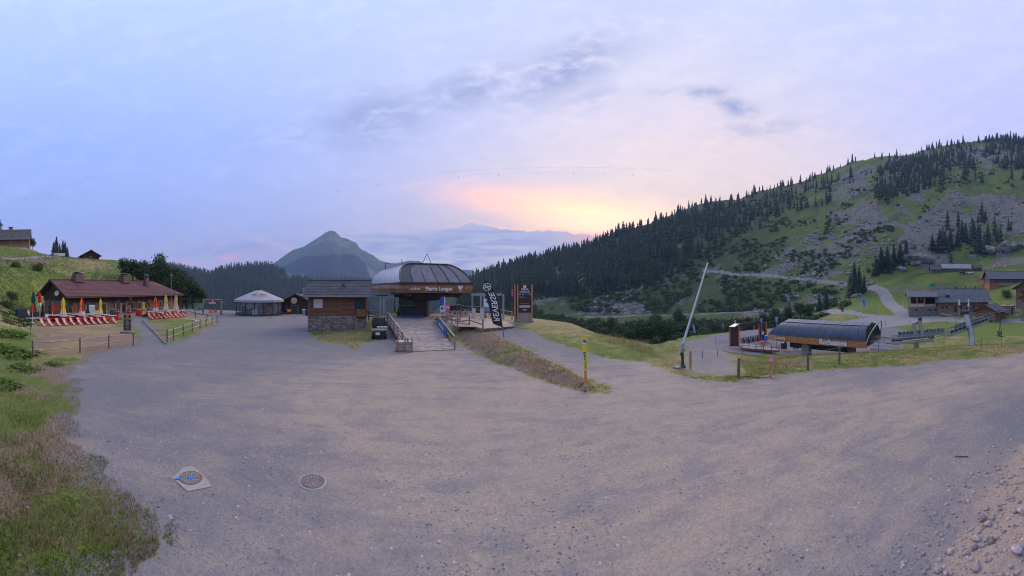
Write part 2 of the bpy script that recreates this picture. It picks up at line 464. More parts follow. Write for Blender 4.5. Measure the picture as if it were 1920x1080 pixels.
def far_z(th, d):
    cd_ = np.stack([np.interp(th, fth, fd[:, j]) for j in range(7)]); cz = np.stack([np.interp(th, fth, fz[:, j]) for j in range(7)])
    z = np.where(d <= cd_[0], cz[0], cz[6])
    for j in range(6):
        t = (d - cd_[j]) / (cd_[j + 1] - cd_[j]); m_ = (t >= 0) & (t <= 1)
        z = np.where(m_, cz[j] + (cz[j + 1] - cz[j]) * t, z)
    z = np.where(d > cd_[6], cz[6] - (d - cd_[6]) * .25, z)
    return z


def near_z(x, y):
    th = np.arctan2(x, y); d = np.hypot(x, y)
    z = (fbm(x * .25, y * .25, 3, 5) - .5) * .10 + (fbm(x * 1.6, y * 1.6, 3, 6) - .5) * .02
    # left slope
    f = sstep(-th, az(960) - az(62), az(960) - az(-30))
    z = z + f * .0040 * np.clip(d - 23, 0, 60) ** 2
    z = z + .5 * (1 - sstep(polysd(x, y, [G(66, 606), G(230, 601), G(350, 591), (-60, 45), (-75, 20), (-66, 2)]), -.5, 4.5))
    # terrace of the upper station
    sd = polysd(x, y, TERR)
    ht = np.clip(.062 * (y - 16), 0, 1.15)
    dT = polyline_d(x, y, TOE[1:])
    z = z + np.where(sd < 0, ht * sstep(dT, 0, 3.2), 0)
    sm = polysd(x, y, MOUND)
    z = z + np.where(sm < 0, .22 * sstep(-sm, 0, 1.4) * sstep(37 - y, 0, 6), 0) + np.where(sm < .3, (fbm(x * .9, y * .9, 3, 9) - .4) * .25 * sstep(-sm, -.3, .8), 0)
    # little grassy heap at the hut
    hx, hy = G(640, 622); q = np.hypot((x - hx) / 5.2, (y - hy) / 3.4)
    z = z + .85 * np.exp(-(np.hypot((x - hx - 1.2) / 3.6, (y - hy - 2.3) / 2.6)) ** 2)
    # bank on the right edge
    bk = -polysd(x, y, BANK)
    z = z + .16 * np.clip(bk, 0, 5)
    # beyond the edge of the plateau
    e = polysd(x, y, PLATEAU); e0 = np.clip(e, 0, 200)
    deep = -np.clip(e0 * .6, 0, 15)
    lot = -np.interp(th, [.9, 1.3], [8.2, 5.3]) * sstep(e0, -1.0, 38)
    k = sstep(th, .40, .50)
    z = z + deep * (1 - k) + lot * k
    z = np.where(e > 8, np.where(k > .5, z - np.minimum(ht * 0, 1), z), z)
    return z


def ground_z(x, y):
    x = np.asarray(x, float); y = np.asarray(y, float)
    th = np.arctan2(x, y); d = np.hypot(x, y)
    a = near_z(x, y); b = far_z(th, d)
    bs = np.interp(th, [az(-60), az(60), az(95), az(300), az(430), az(900), az(1240), az(1500), az(2000)], [56, 60, 64, 66, 62, 58, 66, 72, 72])
    be = np.interp(th, [az(-60), az(60), az(95), az(300), az(430), az(900), az(1240), az(1500), az(2000)], [72, 72, 76, 78, 78, 74, 80, 84, 84])
    k = sstep((d - bs) / (be - bs), 0, 1)
    z = a * (1 - k) + b * k
    w_ = sstep(d, 110, 260)
    right = sstep(th, az(860), az(1000))
    rough = (fbm(x / 38, y / 38, 5, 21) - .5) * 16 + (np.abs(fbm(x / 14, y / 14, 4, 33) - .5)) * 7 - 1.5
    thf = np.interp(th, [az(1600), az(1700), az(1900)], [0, 150, 170])
    z = z + right * sstep(d, 150 + thf * .6, 330) * rough * sstep(th, az(900), az(1300)) * .8
    z = z + k * (fbm(x / 9, y / 9, 4, 3) - .5) * 1.2 * sstep(d, 80, 120)
    return z


def gz(x, y): return float(ground_z(np.array([x]), np.array([y]))[0])
def Pg(px, py, it=30):
    """world point where the line of sight of a pixel first meets the terrain"""
    t = az(px); d = np.geomspace(4, 750, 3000); x = d * math.sin(t); y = d * math.cos(t)
    s = ground_z(x, y) - (HC + (540 - py) / K * d)
    i = int(np.argmax(s > 0)) if (s > 0).any() else len(d) - 1
    return Vector((x[i], y[i], float(ground_z(x[i:i + 1], y[i:i + 1])[0])))


def Pd(px, d): t = az(px); x, y = d * math.sin(t), d * math.cos(t); return Vector((x, y, gz(x, y)))


# polar grid
pxs = np.concatenate([np.arange(-960, -110, 17.), np.arange(-110, 2030, 2.6), np.arange(2030, 2881, 17.)])
pxs[-1] = 2880.
ds = np.concatenate([[.3, .8, 1.5, 2.4, 3.3], np.geomspace(4.2, 130, 250), np.geomspace(132, 800, 170)])
TH, DD = np.meshgrid(az(pxs), ds)
X = DD * np.sin(TH); Y = DD * np.cos(TH); Z = ground_z(X, Y)
PX = TH * K + 960; PY = 540 - (Z - HC) / DD * K
nr, nc = X.shape

cl0 = lambda a: np.clip(a, 0, 1)
# surface masks (what the ground is made of)
nz1 = fbm(X * .5, Y * .5, 4, 41) - .5; nz2 = fbm(X * .12, Y * .12, 4, 42) - .5; nz3 = fbm(X * 2.2, Y * 2.2, 3, 43) - .5
LOT = [G(30, 1120), G(235, 1010), G(170, 900), G(115, 780), G(130, 690), G(180, 665), G(258, 645), G(262, 620), G(228, 601), (-60, 8), (-62, 40), (-46, 60), (-36, 62), (-24, 52), G(572, 618), G(600, 640), G(660, 652), G(700, 640), (-13.5, 36), (-13, 44), (-7, 44), (-6.5, 31), (-3.9, 26.8), (-2.2, 23.2), (-.33, 20.4), (1.94, 17.0), (3.35, 15.1), (4.3, 14.9), (4.6, 15.8), (4.2, 17.3), (3.1, 19.9), (1.4, 23.2), (-.6, 27.6), (-1.6, 31), (-1.2, 36), (1.5, 37.5),
       G(960, 608, 1.1), G(1010, 626, .9), G(1060, 640, .8), G(1130, 665, .4), G(1200, 685, .1), G(1280, 705), G(1330, 712), G(1372, 712), G(1440, 702), G(1520, 697), G(1600, 690), G(1700, 683), G(1800, 675), G(1920, 664), (40, -6), (20, -60), (6, -12), (-1, -6)]
m_gravel = -polysd(X, Y, LOT) + nz1 * 1.6 + nz3 * .5
GISL = [G(298, 640), G(318, 644), G(360, 632), G(410, 606), G(405, 600), G(345, 592), G(330, 592), G(275, 596)]
m_gravel = np.minimum(m_gravel, polysd(X, Y, GISL) + nz1 * .3 + .05)
# dip behind the posts and the lower gravel field
lowlot = [G(1225, 658, -7.5), G(1240, 645, -8), G(1330, 627, -8.3), G(1440, 616, -8.3), G(1560, 612, -6.5), (75, 28), (62, 22), (44, 20), G(1520, 668, -6), G(1460, 658, -8), G(1340, 665, -7), G(1310, 674, -4.5), G(1370, 692, -1.5), G(1385, 700), G(1300, 700), G(1290, 690, -.8)]
m_low = -polysd(X, Y, lowlot) + nz2 * 3 + nz1
isl = [G(1330, 668, -6), G(1400, 662, -7.5), G(1500, 658, -7.5), G(1620, 668, -5), G(1620, 690), G(1470, 694, -.4), G(1400, 684, -2.5)]
m_low = np.minimum(m_low, polysd(X, Y, isl) + nz1)
# roads beyond
road1 = [G(1490, 598, -5.0), G(1555, 589, -4), G(1600, 590, -4), G(1650, 594, -4), G(1720, 598, -4.2), G(1800, 601, -4.2), G(1920, 602, -4.2), G(2010, 602, -4.2)]


def path_pts(pp): return [tuple(Pg(a, b)[:2]) for a, b in pp]


road1 = path_pts([(1555, 583), (1570, 586), (1610, 590), (1650, 594), (1720, 597), (1800, 600), (1860, 601), (1920, 602), (1990, 603)])
road2 = path_pts([(1700, 594), (1690, 586), (1675, 574), (1664, 562), (1658, 550), (1650, 543), (1632, 538), (1600, 534), (1500, 522), (1420, 516), (1320, 507)])
road3 = path_pts([(1100, 594), (1140, 594), (1200, 591), (1300, 589), (1400, 585), (1470, 582), (1540, 581), (1570, 585)])
road4 = path_pts([(1640, 600), (1600, 606), (1560, 614), (1540, 618)])
road5 = path_pts([(-50, 487), (20, 486), (60, 484), (96, 482), (112, 481)])
road6 = path_pts([(1870, 597), (1890, 585), (1908, 577), (1940, 570)])
m_road = 3.3 - polyline_d(X, Y, road1)
m_road = np.maximum(m_road, 3.0 - polyline_d(X, Y, road2[:7]))
m_road = np.maximum(m_road, 1.6 - polyline_d(X, Y, road2[6:]))
m_road = np.maximum(m_road, 1.6 - polyline_d(X, Y, road3))
m_road = np.maximum(m_road, 4.5 - polyline_d(X, Y, road4))
m_road = np.maximum(m_road, (1.1 - polyline_d(X, Y, road6)) * .8)
tri = path_pts([(1690, 592), (1640, 600), (1560, 616), (1640, 618), (1720, 607), (1760, 601)])
m_road = np.maximum(m_road, -polysd(X, Y, tri)) + nz1 * .5
m_path = 1.0 - polyline_d(X, Y, road5) + nz1 * .6

# grass condition, rock
px_, py_ = PX, PY
def inbox(x0, x1, y0, y1, s=12.): return sstep(px_, x0 - s, x0 + s) * (1 - sstep(px_, x1 - s, x1 + s)) * sstep(py_, y0 - s, y0 + s) * (1 - sstep(py_, y1 - s, y1 + s))
def line_above(pts, soft=14.):
    yy = np.interp(px_, [p[0] for p in pts], [p[1] for p in pts]); return sstep(yy - py_, -soft, soft)
def pix(poly, soft=14.):
    return 1 - sstep(polysd(px_, py_, poly), -soft, soft)
n1 = fbm(X / 30, Y / 30, 5, 51) - .5; n2 = fbm(X / 9, Y / 9, 4, 52) - .5
farm = sstep(DD, 125, 160)
rock = np.zeros_like(Z)
for poly, k in (([(1430, 500), (1520, 430), (1620, 380), (1660, 395), (1640, 440), (1700, 470), (1690, 500), (1620, 545), (1500, 535), (1400, 520)], .52),
                ([(1700, 430), (1760, 380), (1790, 350), (1810, 365), (1930, 370), (1930, 440), (1850, 450), (1780, 470), (1720, 500), (1680, 480)], 1.0),
                ([(1540, 345), (1650, 300), (1880, 262), (1930, 270), (1930, 300), (1800, 300), (1700, 330), (1640, 365), (1560, 390)], .72),
                ([(1560, 400), (1640, 370), (1640, 400), (1550, 420)], .9), ([(1670, 350), (1740, 330), (1740, 370), (1680, 390)], .9),
                ([(1130, 540), (1190, 530), (1220, 560), (1200, 590), (1130, 595), (1080, 590)], .62), ([(1240, 560), (1330, 540), (1340, 570), (1270, 592)], .35),
                ([(1040, 505), (1065, 510), (1065, 545), (1040, 540)], .9), ([(1085, 520), (1105, 515), (1100, 540), (1080, 540)], .9),
                ([(1470, 550), (1540, 545), (1570, 560), (1480, 585)], .8), ([(1700, 470), (1760, 470), (1780, 500), (1700, 505)], .7),
                ([(1400, 585), (1540, 572), (1540, 580), (1400, 590)], .5), ([(980, 590), (1100, 580), (1140, 592), (1000, 600)], .7)):
    rock = np.maximum(rock, pix(poly, 10.) * k)
rock = (rock * .8 + .12 * sstep(PX, 1330, 1450) + n1 * 2.0 + n2 * 1.4) * farm
lush = farm * sstep(px_, 1300, 1600) * .5 + (1 - farm) * .25
# green / dry balance of meadows: 0 lush, 1 straw, plus bare earth
dry = .45 + nz2 * 1.5 + nz1 * .8
dry = dry - .55 * (1 - sstep(PX, 60, 110)) * sstep(DD, 38, 52)
dry = np.where(DD > 70, .18 + n1 * .8 + n2 * .5, dry)
dry += inbox(95, 250, 612, 665, 6) * .35 + inbox(0, 120, 500, 560) * .10
dry -= inbox(0, 60, 620, 700, 10) * .4 + inbox(-40, 130, 860, 1100, 30) * .25
dry += inbox(100, 160, 478, 520) * .1
sm_ = polysd(X, Y, MOUND)
mound = np.where(sm_ < .6, 1.0, 0)
dry = np.where((PX < 240) & (DD > 36), dry + .08 + n2 * 1.0, dry)
dry = np.where(mound > 0, .62 + nz1 * 1.0, dry)
brown = sstep(-sm_, -.3, .8) * (.75 + nz1 * 1.2) + inbox(0, 100, 480, 500, 5) * .8 * sstep(n2 + .5, .45, .6)
brown = np.maximum(brown, inbox(-60, 280, 680, 930, 20) * (.72 + nz1 * 1.8))
brown = np.maximum(brown, inbox(-60, 330, 930, 1200, 20) * (.50 + nz1 * 1.8))
brown = np.maximum(brown, (PX > 1380) * (DD < 30) * (.25 + nz1 * 1.6))
brown = np.maximum(brown, inbox(60, 250, 612, 668, 5) * (.62 + nz1 * 1.6)); brown = np.maximum(brown, inbox(280, 400, 598, 640, 5) * (.45 + nz1 * 1.8))
dark = farm * (1 - sstep(px_, 1380, 1580)) * .9                       # shrub covered ground
dark = np.maximum(dark, farm * inbox(1300, 1460, 400, 500, 25) * .8)
dark = np.maximum(dark, farm * cl0(.5 + n2 * 3.0 + n1) * .75)
# stony red bank
red = -polysd(X, Y, BANK) * 1.2 + nz1 * 1.8 + nz2 * 1.5 - .25
tracks = np.zeros_like(Z)
arc_c = G(740, 735)
for rr in (5.2, 6.9): tracks = np.maximum(tracks, np.exp(-((np.hypot(X - arc_c[0] - .8, (Y - arc_c[1] - 1.0)) - rr) / .16) ** 2) * (X < arc_c[0] + 1) * (Y > arc_c[1] - 5))
for off in (0, 1.7, 4.2, 6.0):
    tr_ = polyline_d(X, Y, [(-2, 6.5 + off), (5, 7.5 + off), (12, 5 + off), (24, -3 + off)]); tracks = np.maximum(tracks, np.exp(-(tr_ / .22) ** 2) * .8)
    tr_ = polyline_d(X, Y, [(-14, 34 - off), (-9, 22 - off * .6), (-6, 12 - off * .2), (2, 7 + off * .3)]); tracks = np.maximum(tracks, np.exp(-(tr_ / .2) ** 2) * .5)

cl01 = lambda a: np.clip(a, 0, 1)
bei = np.exp(-(np.hypot((X - 2) / 13, (Y - 13) / 9)) ** 2) * 1.1 + np.exp(-(polyline_d(X, Y, [(-6, 24), (-8, 15), (2, 9), (12, 6), (26, -2)]) / 3.2) ** 2) * .8 + nz1 * .5
gr_soft = cl01(.5 + m_gravel / np.where(PX < 420, 2.6, 1.3)); gr_soft = np.maximum(gr_soft, cl01(.5 + m_low / 1.6))
attrA = np.stack([gr_soft, cl01(.5 + np.maximum(m_road, m_path) / 1.0), cl01(rock), np.ones_like(Z)], -1)
attrB = np.stack([cl01(dry), cl01(brown), cl01(.5 + red / 2.), np.ones_like(Z)], -1)
attrC = np.stack([cl01(dark), cl01(tracks), cl01(farm), np.ones_like(Z)], -1)

gm = bpy.data.materials.new('alpine_ground'); gm.use_nodes = True
nt = gm.node_tree; n = N(nt); pb = nt.nodes['Principled BSDF']
def at(nm):
    a = n.new('ShaderNodeAttribute'); a.attribute_name = nm; return n.sep(a.outputs['Color'])
a0, a1, a2 = at('A'); b0, b1, b2 = at('B'); c0, c1, c2 = at('C')
pos = n.new('ShaderNodeNewGeometry').outputs['Position']
big = n.noise(pos, .18, 4, .6); mid = n.noise(pos, 1.1, 4, .6); sml = n.noise(pos, 7, 4, .65); tiny = n.noise(pos, 26, 3, .7)
vor = n.new('ShaderNodeTexVoronoi'); n.put(vor.inputs['Vector'], pos); vor.inputs['Scale'].default_value = 22
vor2 = n.new('ShaderNodeTexVoronoi'); n.put(vor2.inputs['Vector'], pos); vor2.inputs['Scale'].default_value = 7
# gravel
fb_ = n.new('ShaderNodeAttribute'); fb_.attribute_name = 'bei'; fbe = fb_.outputs['Fac']
px_s, py_s, _z = n.sep(pos); qx = n.m('SUBTRACT', px_s, 3.); qy = n.m('ADD', py_s, 12.)
rad_ = n.m('SQRT', n.m('ADD', n.m('MULTIPLY', qx, qx), n.m('MULTIPLY', qy, qy)))
swirl = n.xyz(n.m('MULTIPLY', rad_, 1.5), n.m('MULTIPLY', n.m('ARCTAN2', qx, qy), 7.), 0)
stre = n.m('ADD', n.m('MULTIPLY', n.noise(swirl, 1., 6, .68, .4), .55), n.m('MULTIPLY', n.noise(pos, .9, 5, .7, .3), .45))
beige = n.rng(n.m('ADD', n.m('ADD', n.m('MULTIPLY', big, .35), n.m('MULTIPLY', stre, .35)), n.m('MULTIPLY', fbe, .3)), .36, .62)
grav = n.mix(beige, (.205, .188, .196, 1), (.375, .300, .240, 1))
grav = n.mix(n.rng(stre, .54, .38, 0, .6), grav, (.190, .182, .200, 1))
spk = n.m('ADD', n.m('MULTIPLY', tiny, .5), n.m('MULTIPLY', n.sep(vor.outputs['Color'])[0], .5))
grav = n.mix(n.rng(spk, .25, .80), n.mix(1., grav, (.84, .84, .85, 1), 'MULTIPLY'), n.mix(1., grav, (1.16, 1.15, 1.13, 1), 'MULTIPLY'))
grav = n.mix(n.rng(sml, .38, .30, 0, .25), grav, (.15, .14, .15, 1))
grav = n.mix(n.m('MULTIPLY', c1, n.rng(mid, .3, .6, .1, .42)), grav, (.235, .210, .215, 1))
grav = n.mix(n.m('MULTIPLY', n.rng(n.sep(vor2.outputs['Color'])[1], .93, .97), n.rng(vor2.outputs['Distance'], .25, .15)), grav, (.46, .45, .47, 1))
# meadow
green = n.mix(n.rng(mid, .3, .7), (.120, .178, .032, 1), (.230, .262, .052, 1))
green = n.mix(n.rng(sml, .35, .65, 0, .7), green, (.085, .122, .028, 1))
straw = n.mix(n.rng(sml, .35, .65), (.290, .215, .100, 1), (.390, .310, .155, 1))
earth = n.mix(n.rng(tiny, .35, .65), (.215, .135, .100, 1), (.330, .225, .165, 1))
dm = n.m('ADD', b0, n.m('ADD', n.m('MULTIPLY', n.m('SUBTRACT', mid, .5), 1.1), n.m('MULTIPLY', n.m('SUBTRACT', sml, .5), 1.0)))
mead = n.mix(n.rng(dm, .30, .72), green, straw)
bm_ = n.m('ADD', b1, n.m('MULTIPLY', n.m('SUBTRACT', sml, .5), .9))
mead = n.mix(n.rng(bm_, .40, .75), mead, earth)
mead = n.mix(n.rng(tiny, .50, .30, 0, .45), mead, (.040, .050, .022, 1))
hill = n.mix(n.rng(mid, .35, .65), (.050, .070, .024, 1), (.082, .106, .034, 1))
mead = n.mix(n.m('MULTIPLY', c0, 1.0), mead, hill)
# rock and scree, streaked down the slope
rk = n.noise(n.vm('MULTIPLY', pos, (1, 1, .35)), .55, 6, .7)
rockc = n.mix(n.rng(rk, .35, .65), (.080, .075, .066, 1), (.220, .198, .175, 1))
vr = n.new('ShaderNodeTexVoronoi'); n.put(vr.inputs['Vector'], pos); vr.inputs['Scale'].default_value = .55
rockc = n.mix(n.rng(n.sep(vr.outputs['Color'])[0], .2, .9, 0, .55), rockc, (.260, .238, .215, 1))
rm = n.m('ADD', a2, n.m('ADD', n.m('MULTIPLY', n.m('SUBTRACT', n.noise(pos, .12, 5, .7), .5), 1.2), n.m('MULTIPLY', n.m('SUBTRACT', mid, .5), .8)))
base = n.mix(n.m('MULTIPLY', n.rng(rm, .42, .62), c2), mead, rockc)
# red stony bank
redc = n.mix(n.rng(tiny, .3, .7), (.270, .195, .150, 1), (.400, .310, .250, 1))
redc = n.mix(n.rng(n.sep(vor2.outputs['Color'])[2], .5, .9, 0, .5), redc, (.36, .29, .27, 1))
ed = n.m('ADD', n.m('MULTIPLY', n.m('SUBTRACT', mid, .5), 1.3), n.m('MULTIPLY', n.m('SUBTRACT', sml, .5), 1.3))
base = n.mix(n.rng(n.m('ADD', a0, ed), .40, .60), base, grav)
base = n.mix(n.rng(n.m('ADD', a1, n.m('MULTIPLY', ed, .6)), .42, .58), base, n.mix(n.rng(mid, .3, .7), (.235, .225, .235, 1), (.310, .285, .270, 1)))
base = n.mix(n.rng(n.m('ADD', b2, n.m('MULTIPLY', ed, .8)), .35, .75), base, redc)
n.put(pb.inputs['Base Color'], base); pb.inputs['Roughness'].default_value = .92; pb.inputs['Specular IOR Level'].default_value = .2
bp = n.new('ShaderNodeBump'); bp.inputs['Strength'].default_value = .4; bp.inputs['Distance'].default_value = .035
n.put(bp.inputs['Height'], n.m('ADD', n.m('MULTIPLY', spk, .55), n.m('MULTIPLY', sml, .8)))
bp2 = n.new('ShaderNodeBump'); bp2.inputs['Strength'].default_value = .6; n.put(bp2.inputs['Distance'], n.m('MULTIPLY', c2, 3.0))
n.put(bp2.inputs['Height'], n.m('ADD', rk, n.m('MULTIPLY', mid, .3))); nt.links.new(bp.outputs[0], bp2.inputs['Normal'])
nt.links.new(bp2.outputs[0], pb.inputs['Normal'])

# normals of the whole sheet, shared so that the split is seamless
P3 = np.stack([X, Y, Z], -1)
du = np.gradient(P3, axis=1); dv = np.gradient(P3, axis=0)
NR = np.cross(du, dv); NR /= np.linalg.norm(NR, axis=-1, keepdims=True) + 1e-12
NR = np.where(NR[..., 2:3] < 0, -NR, NR)
idx = np.arange(nr * nc).reshape(nr, nc)
quads = np.stack([idx[:-1, :-1], idx[:-1, 1:], idx[1:, 1:], idx[1:, :-1]], -1).reshape(-1, 4)
fm = lambda a: .25 * (a[:-1, :-1] + a[1:, :-1] + a[:-1, 1:] + a[1:, 1:]).ravel()
fg = fm(gr_soft); fr = fm(attrA[..., 1]); fdist = fm(DD); fpxx = fm(PX); fred = fm(attrB[..., 2]); flow = fm(cl01(.5 + m_low / 1.6)); fpath = fm(cl01(.5 + m_path))
cat_ = np.where(fdist > 118, 1, 0)                 # 0 meadow 1 hillside
cat_ = np.where((fg > .5), 2, cat_)
cat_ = np.where((flow > .5) & (fdist > 21), 3, cat_)
cat_ = np.where((fr > .5) & (fpath <= .5), 4, cat_)
cat_ = np.where((fpath > .5), 5, cat_)
cat_ = np.where((fred > .55) & (fdist < 40), 6, cat_)
flatP = P3.reshape(-1, 3); flatN = NR.reshape(-1, 3); fA = attrA.reshape(-1, 4); fB = attrB.reshape(-1, 4); fC = attrC.reshape(-1, 4)
for k_, nm_ in enumerate(('grass_ground', 'hillside', 'gravel_ground', 'lower_gravel_ground', 'road', 'footpath', 'gravel_bank')):
    q = quads[cat_ == k_]
    if not len(q): continue
    u_, inv = np.unique(q, return_inverse=True)
    me = fastmesh(nm_, flatP[u_], inv.reshape(q.shape), attrs={'A': fA[u_], 'B': fB[u_], 'C': fC[u_], 'bei': np.clip(bei, 0, 1).ravel()[u_]}, smooth=True, normals=flatN[u_])
    tag(link(nm_, me, gm), kind='structure')

# valley bottom, far down
vm_ = mat('valley_green', (.05, .075, .04), .95, .3, .004, world_coords=True)
b = MB(); b.lathe([(1, -170), (600, -170), (2000, -190), (3380, -190)], 64); o = b.build('valley_floor', vm_); tag(o, kind='structure')


def ridge(name, cols, rows, m, noise_amp, noise_len, seed, attr=None, step=2.0, nrows=90, kind='structure', side=1.):
    """a far hill: cols = crest (px, py); rows = [(distance, share of crest height)] from foot to back"""
    p = np.arange(cols[0][0], cols[-1][0] + .1, step); cy = np.interp(p, [c[0] for c in cols], [c[1] for c in cols])
    rd = np.array([r[0] for r in rows]); rs = np.array([r[1] for r in rows])
    s = np.linspace(0, 1, nrows); rp = np.linspace(0, 1, len(rows))
    d = np.interp(s, rp, rd); f = np.interp(s, rp, rs)
    dc = rd[int(np.argmax(rs))]
    TH_, D_ = np.meshgrid(az(p), d); zc = HC + (540 - cy) / K * dc
    F_ = np.repeat(f[:, None], len(p), 1)
    zb = -175.
    Z_ = zb + (zc[None, :] - zb) * F_
    X_ = D_ * np.sin(TH_); Y_ = D_ * np.cos(TH_)
    nn_ = (fbm(X_ / noise_len, Y_ / noise_len, 6, seed, .55) - .5) * 2 * noise_amp
    Z_ = Z_ + nn_ * np.clip(F_ * 1.2, 0, 1) * np.clip((1 - F_) * 6 + .22, 0, 1)
    PXg = TH_ * K + 960; PYg = 540 - (Z_ - HC) / D_ * K
    i_ = np.arange(X_.size).reshape(X_.shape)
    q = np.stack([i_[:-1, :-1], i_[1:, :-1], i_[1:, 1:], i_[:-1, 1:]], -1).reshape(-1, 4)[:, ::-1]
    at_ = {'A': attr(PXg, PYg, X_, Y_, Z_).reshape(-1, 4)} if attr else {}
    o = link(name, fastmesh(name, np.stack([X_, Y_, Z_], -1).reshape(-1, 3), q, attrs=at_, smooth=True), m)
    tag(o, kind=kind); return X_, Y_, Z_, PXg, PYg


def mount_mat(name, forest, grass, rockc):
    m = bpy.data.materials.new(name); m.use_nodes = True; n = N(m.node_tree); b = m.node_tree.nodes['Principled BSDF']
    a = n.new('ShaderNodeAttribute'); a.attribute_name = 'A'; r, g_, bl = n.sep(a.outputs['Color'])
    pos = n.new('ShaderNodeNewGeometry').outputs['Position']
    big = n.noise(pos, .004, 6, .65); fine = n.noise(pos, .03, 5, .7); st = n.noise(n.vm('MULTIPLY', pos, (1, 1, .25)), .02, 6, .7)
    c = n.mix(n.rng(fine, .3, .7), tuple(x * .65 for x in grass[:3]) + (1,), grass)
    rc = n.mix(n.rng(st, .35, .65), tuple(x * .5 for x in rockc[:3]) + (1,), rockc)
    c = n.mix(n.rng(n.m('ADD', g_, n.m('MULTIPLY', n.m('SUBTRACT', st, .5), 1.6)), .4, .62), c, rc)
    fc = n.mix(n.rng(n.noise(pos, .08, 3, .7), .35, .65), tuple(x * .5 for x in forest[:3]) + (1,), forest)
    c = n.mix(n.rng(n.m('ADD', r, n.m('MULTIPLY', n.m('SUBTRACT', fine, .5), .7)), .42, .56), c, fc)
    n.put(b.inputs['Base Color'], c); b.inputs['Roughness'].default_value = .95; b.inputs['Specular IOR Level'].default_value = .1
    bp = n.new('ShaderNodeBump'); bp.inputs['Strength'].default_value = .8; bp.inputs['Distance'].default_value = 18
    n.put(bp.inputs['Height'], n.m('ADD', st, n.m('MULTIPLY', fine, .4))); m.node_tree.links.new(bp.outputs[0], b.inputs['Normal'])
    return m


mm = mount_mat('far_mountain', (.016, .026, .020, 1), (.095, .125, .060, 1), (.230, .205, .170, 1))
def mattr(px, py, x, y, z):
    nn_ = fbm(x / 220, y / 220, 5, 77) - .5; n3 = fbm(x / 90, y / 90, 5, 78) - .5
    f = 1 - sstep(polysd(px, py, [(500, 520), (545, 490), (575, 478), (600, 476), (650, 474), (672, 482), (690, 500), (700, 540), (500, 560)]) + nn_ * 26, -5, 5)
    f = np.maximum(f, sstep(py, 512, 520) * sstep(px, 690, 720))
    f = np.minimum(f, 1 - (1 - sstep(polysd(px, py, [(530, 512), (570, 512), (572, 520), (532, 522)]), -2, 2)))
    r = sstep(500 - py, 0, 60) * .50 + (1 - sstep(polysd(px, py, [(668, 500), (690, 498), (705, 512), (700, 522), (680, 520)]), -3, 3)) * .9 + n3 * .5
    return np.stack([cl01(f), cl01(r), np.zeros_like(f), np.ones_like(f)], -1)
ridge('mountain', [(470, 520), (505, 498), (520, 489), (535, 478), (550, 468), (568, 463), (585, 453), (600, 443), (611, 435), (619, 431.5), (628, 433), (640, 445), (648, 446), (656, 450), (668, 455), (676, 466), (688, 472), (700, 478), (712, 488), (725, 492), (740, 494), (752, 492), (765, 489), (785, 489), (793, 497), (810, 508), (850, 520), (900, 530)],
      [(1500, .28), (1900, .50), (2300, .82), (2550, 1.0), (2800, .93), (3200, .7)], mm, 52, 260, 61, mattr, step=1.2, nrows=170)
ridge('distant_hill', [(690, 520), (735, 500), (760, 492), (785, 489), (800, 497), (830, 505), (870, 506), (885, 507), (900, 513), (930, 522), (1000, 528)],
      [(2350, .4), (2700, .8), (3000, 1.0), (3200, .9)], mm, 60, 500, 63, lambda px, py, x, y, z: np.stack([cl01(.45 + (fbm(x / 300, y / 300, 4, 5) - .5) * 1.5), np.zeros_like(px) + .1, px * 0, px * 0 + 1], -1), step=2, nrows=60)
fm_ = mount_mat('forest_floor', (.020, .034, .022, 1), (.07, .10, .04, 1), (.2, .18, .16, 1))
def fattr(px, py, x, y, z):
    f = np.ones_like(px) - (1 - sstep(polysd(px, py, [(522, 517), (565, 513), (570, 519), (530, 524)]), -2, 2)); return np.stack([f, px * 0, px * 0, px * 0 + 1], -1)
FH1 = ridge('wooded_hill', [(240, 508), (300, 500), (330, 499), (350, 505), (380, 511), (397, 513), (415, 506), (440, 500), (470, 497), (500, 497), (515, 501), (530, 508), (550, 519), (580, 526), (620, 530), (680, 532), (760, 545), (900, 560)],
            [(330, .16), (450, .40), (600, .72), (760, 1.0), (900, .9), (1200, .6)], fm_, 14, 90, 65, fattr, step=2.5, nrows=80)
FH2 = ridge('wooded_hill', [(500, 545), (560, 527), (600, 522), (650, 521), (700, 524), (780, 526), (880, 532), (950, 545)],
            [(900, .4), (1100, .7), (1300, 1.0), (1500, .9), (1700, .5)], fm_, 18, 120, 67, fattr, step=2.5, nrows=60)
# ---------------------------------------------------------------- vegetation
def leafmat(name, c1, c2, c3=None, rough=.8, trans=.0):
    m = bpy.data.materials.new(name); m.use_nodes = True; n = N(m.node_tree); b = m.node_tree.nodes['Principled BSDF']
    a = n.new('ShaderNodeAttribute'); a.attribute_name = 'var'
    oi = n.new('ShaderNodeObjectInfo').outputs['Random']
    f = n.m('FRACT', n.m('ADD', a.outputs['Fac'], n.m('MULTIPLY', oi, .999)))
    pos = n.new('ShaderNodeNewGeometry').outputs['Position']
    c = n.ramp(f, [(0, c1 + (1,)), (.5, c2 + (1,)), (1, (c3 or c1) + (1,))])
    c = n.mix(n.rng(n.noise(pos, 1.5, 3, .7), .3, .7, 0, .6), c, tuple(x * .6 for x in c1) + (1,))
    n.put(b.inputs['Base Color'], c); b.inputs['Roughness'].default_value = rough; b.inputs['Specular IOR Level'].default_value = .15
    return m


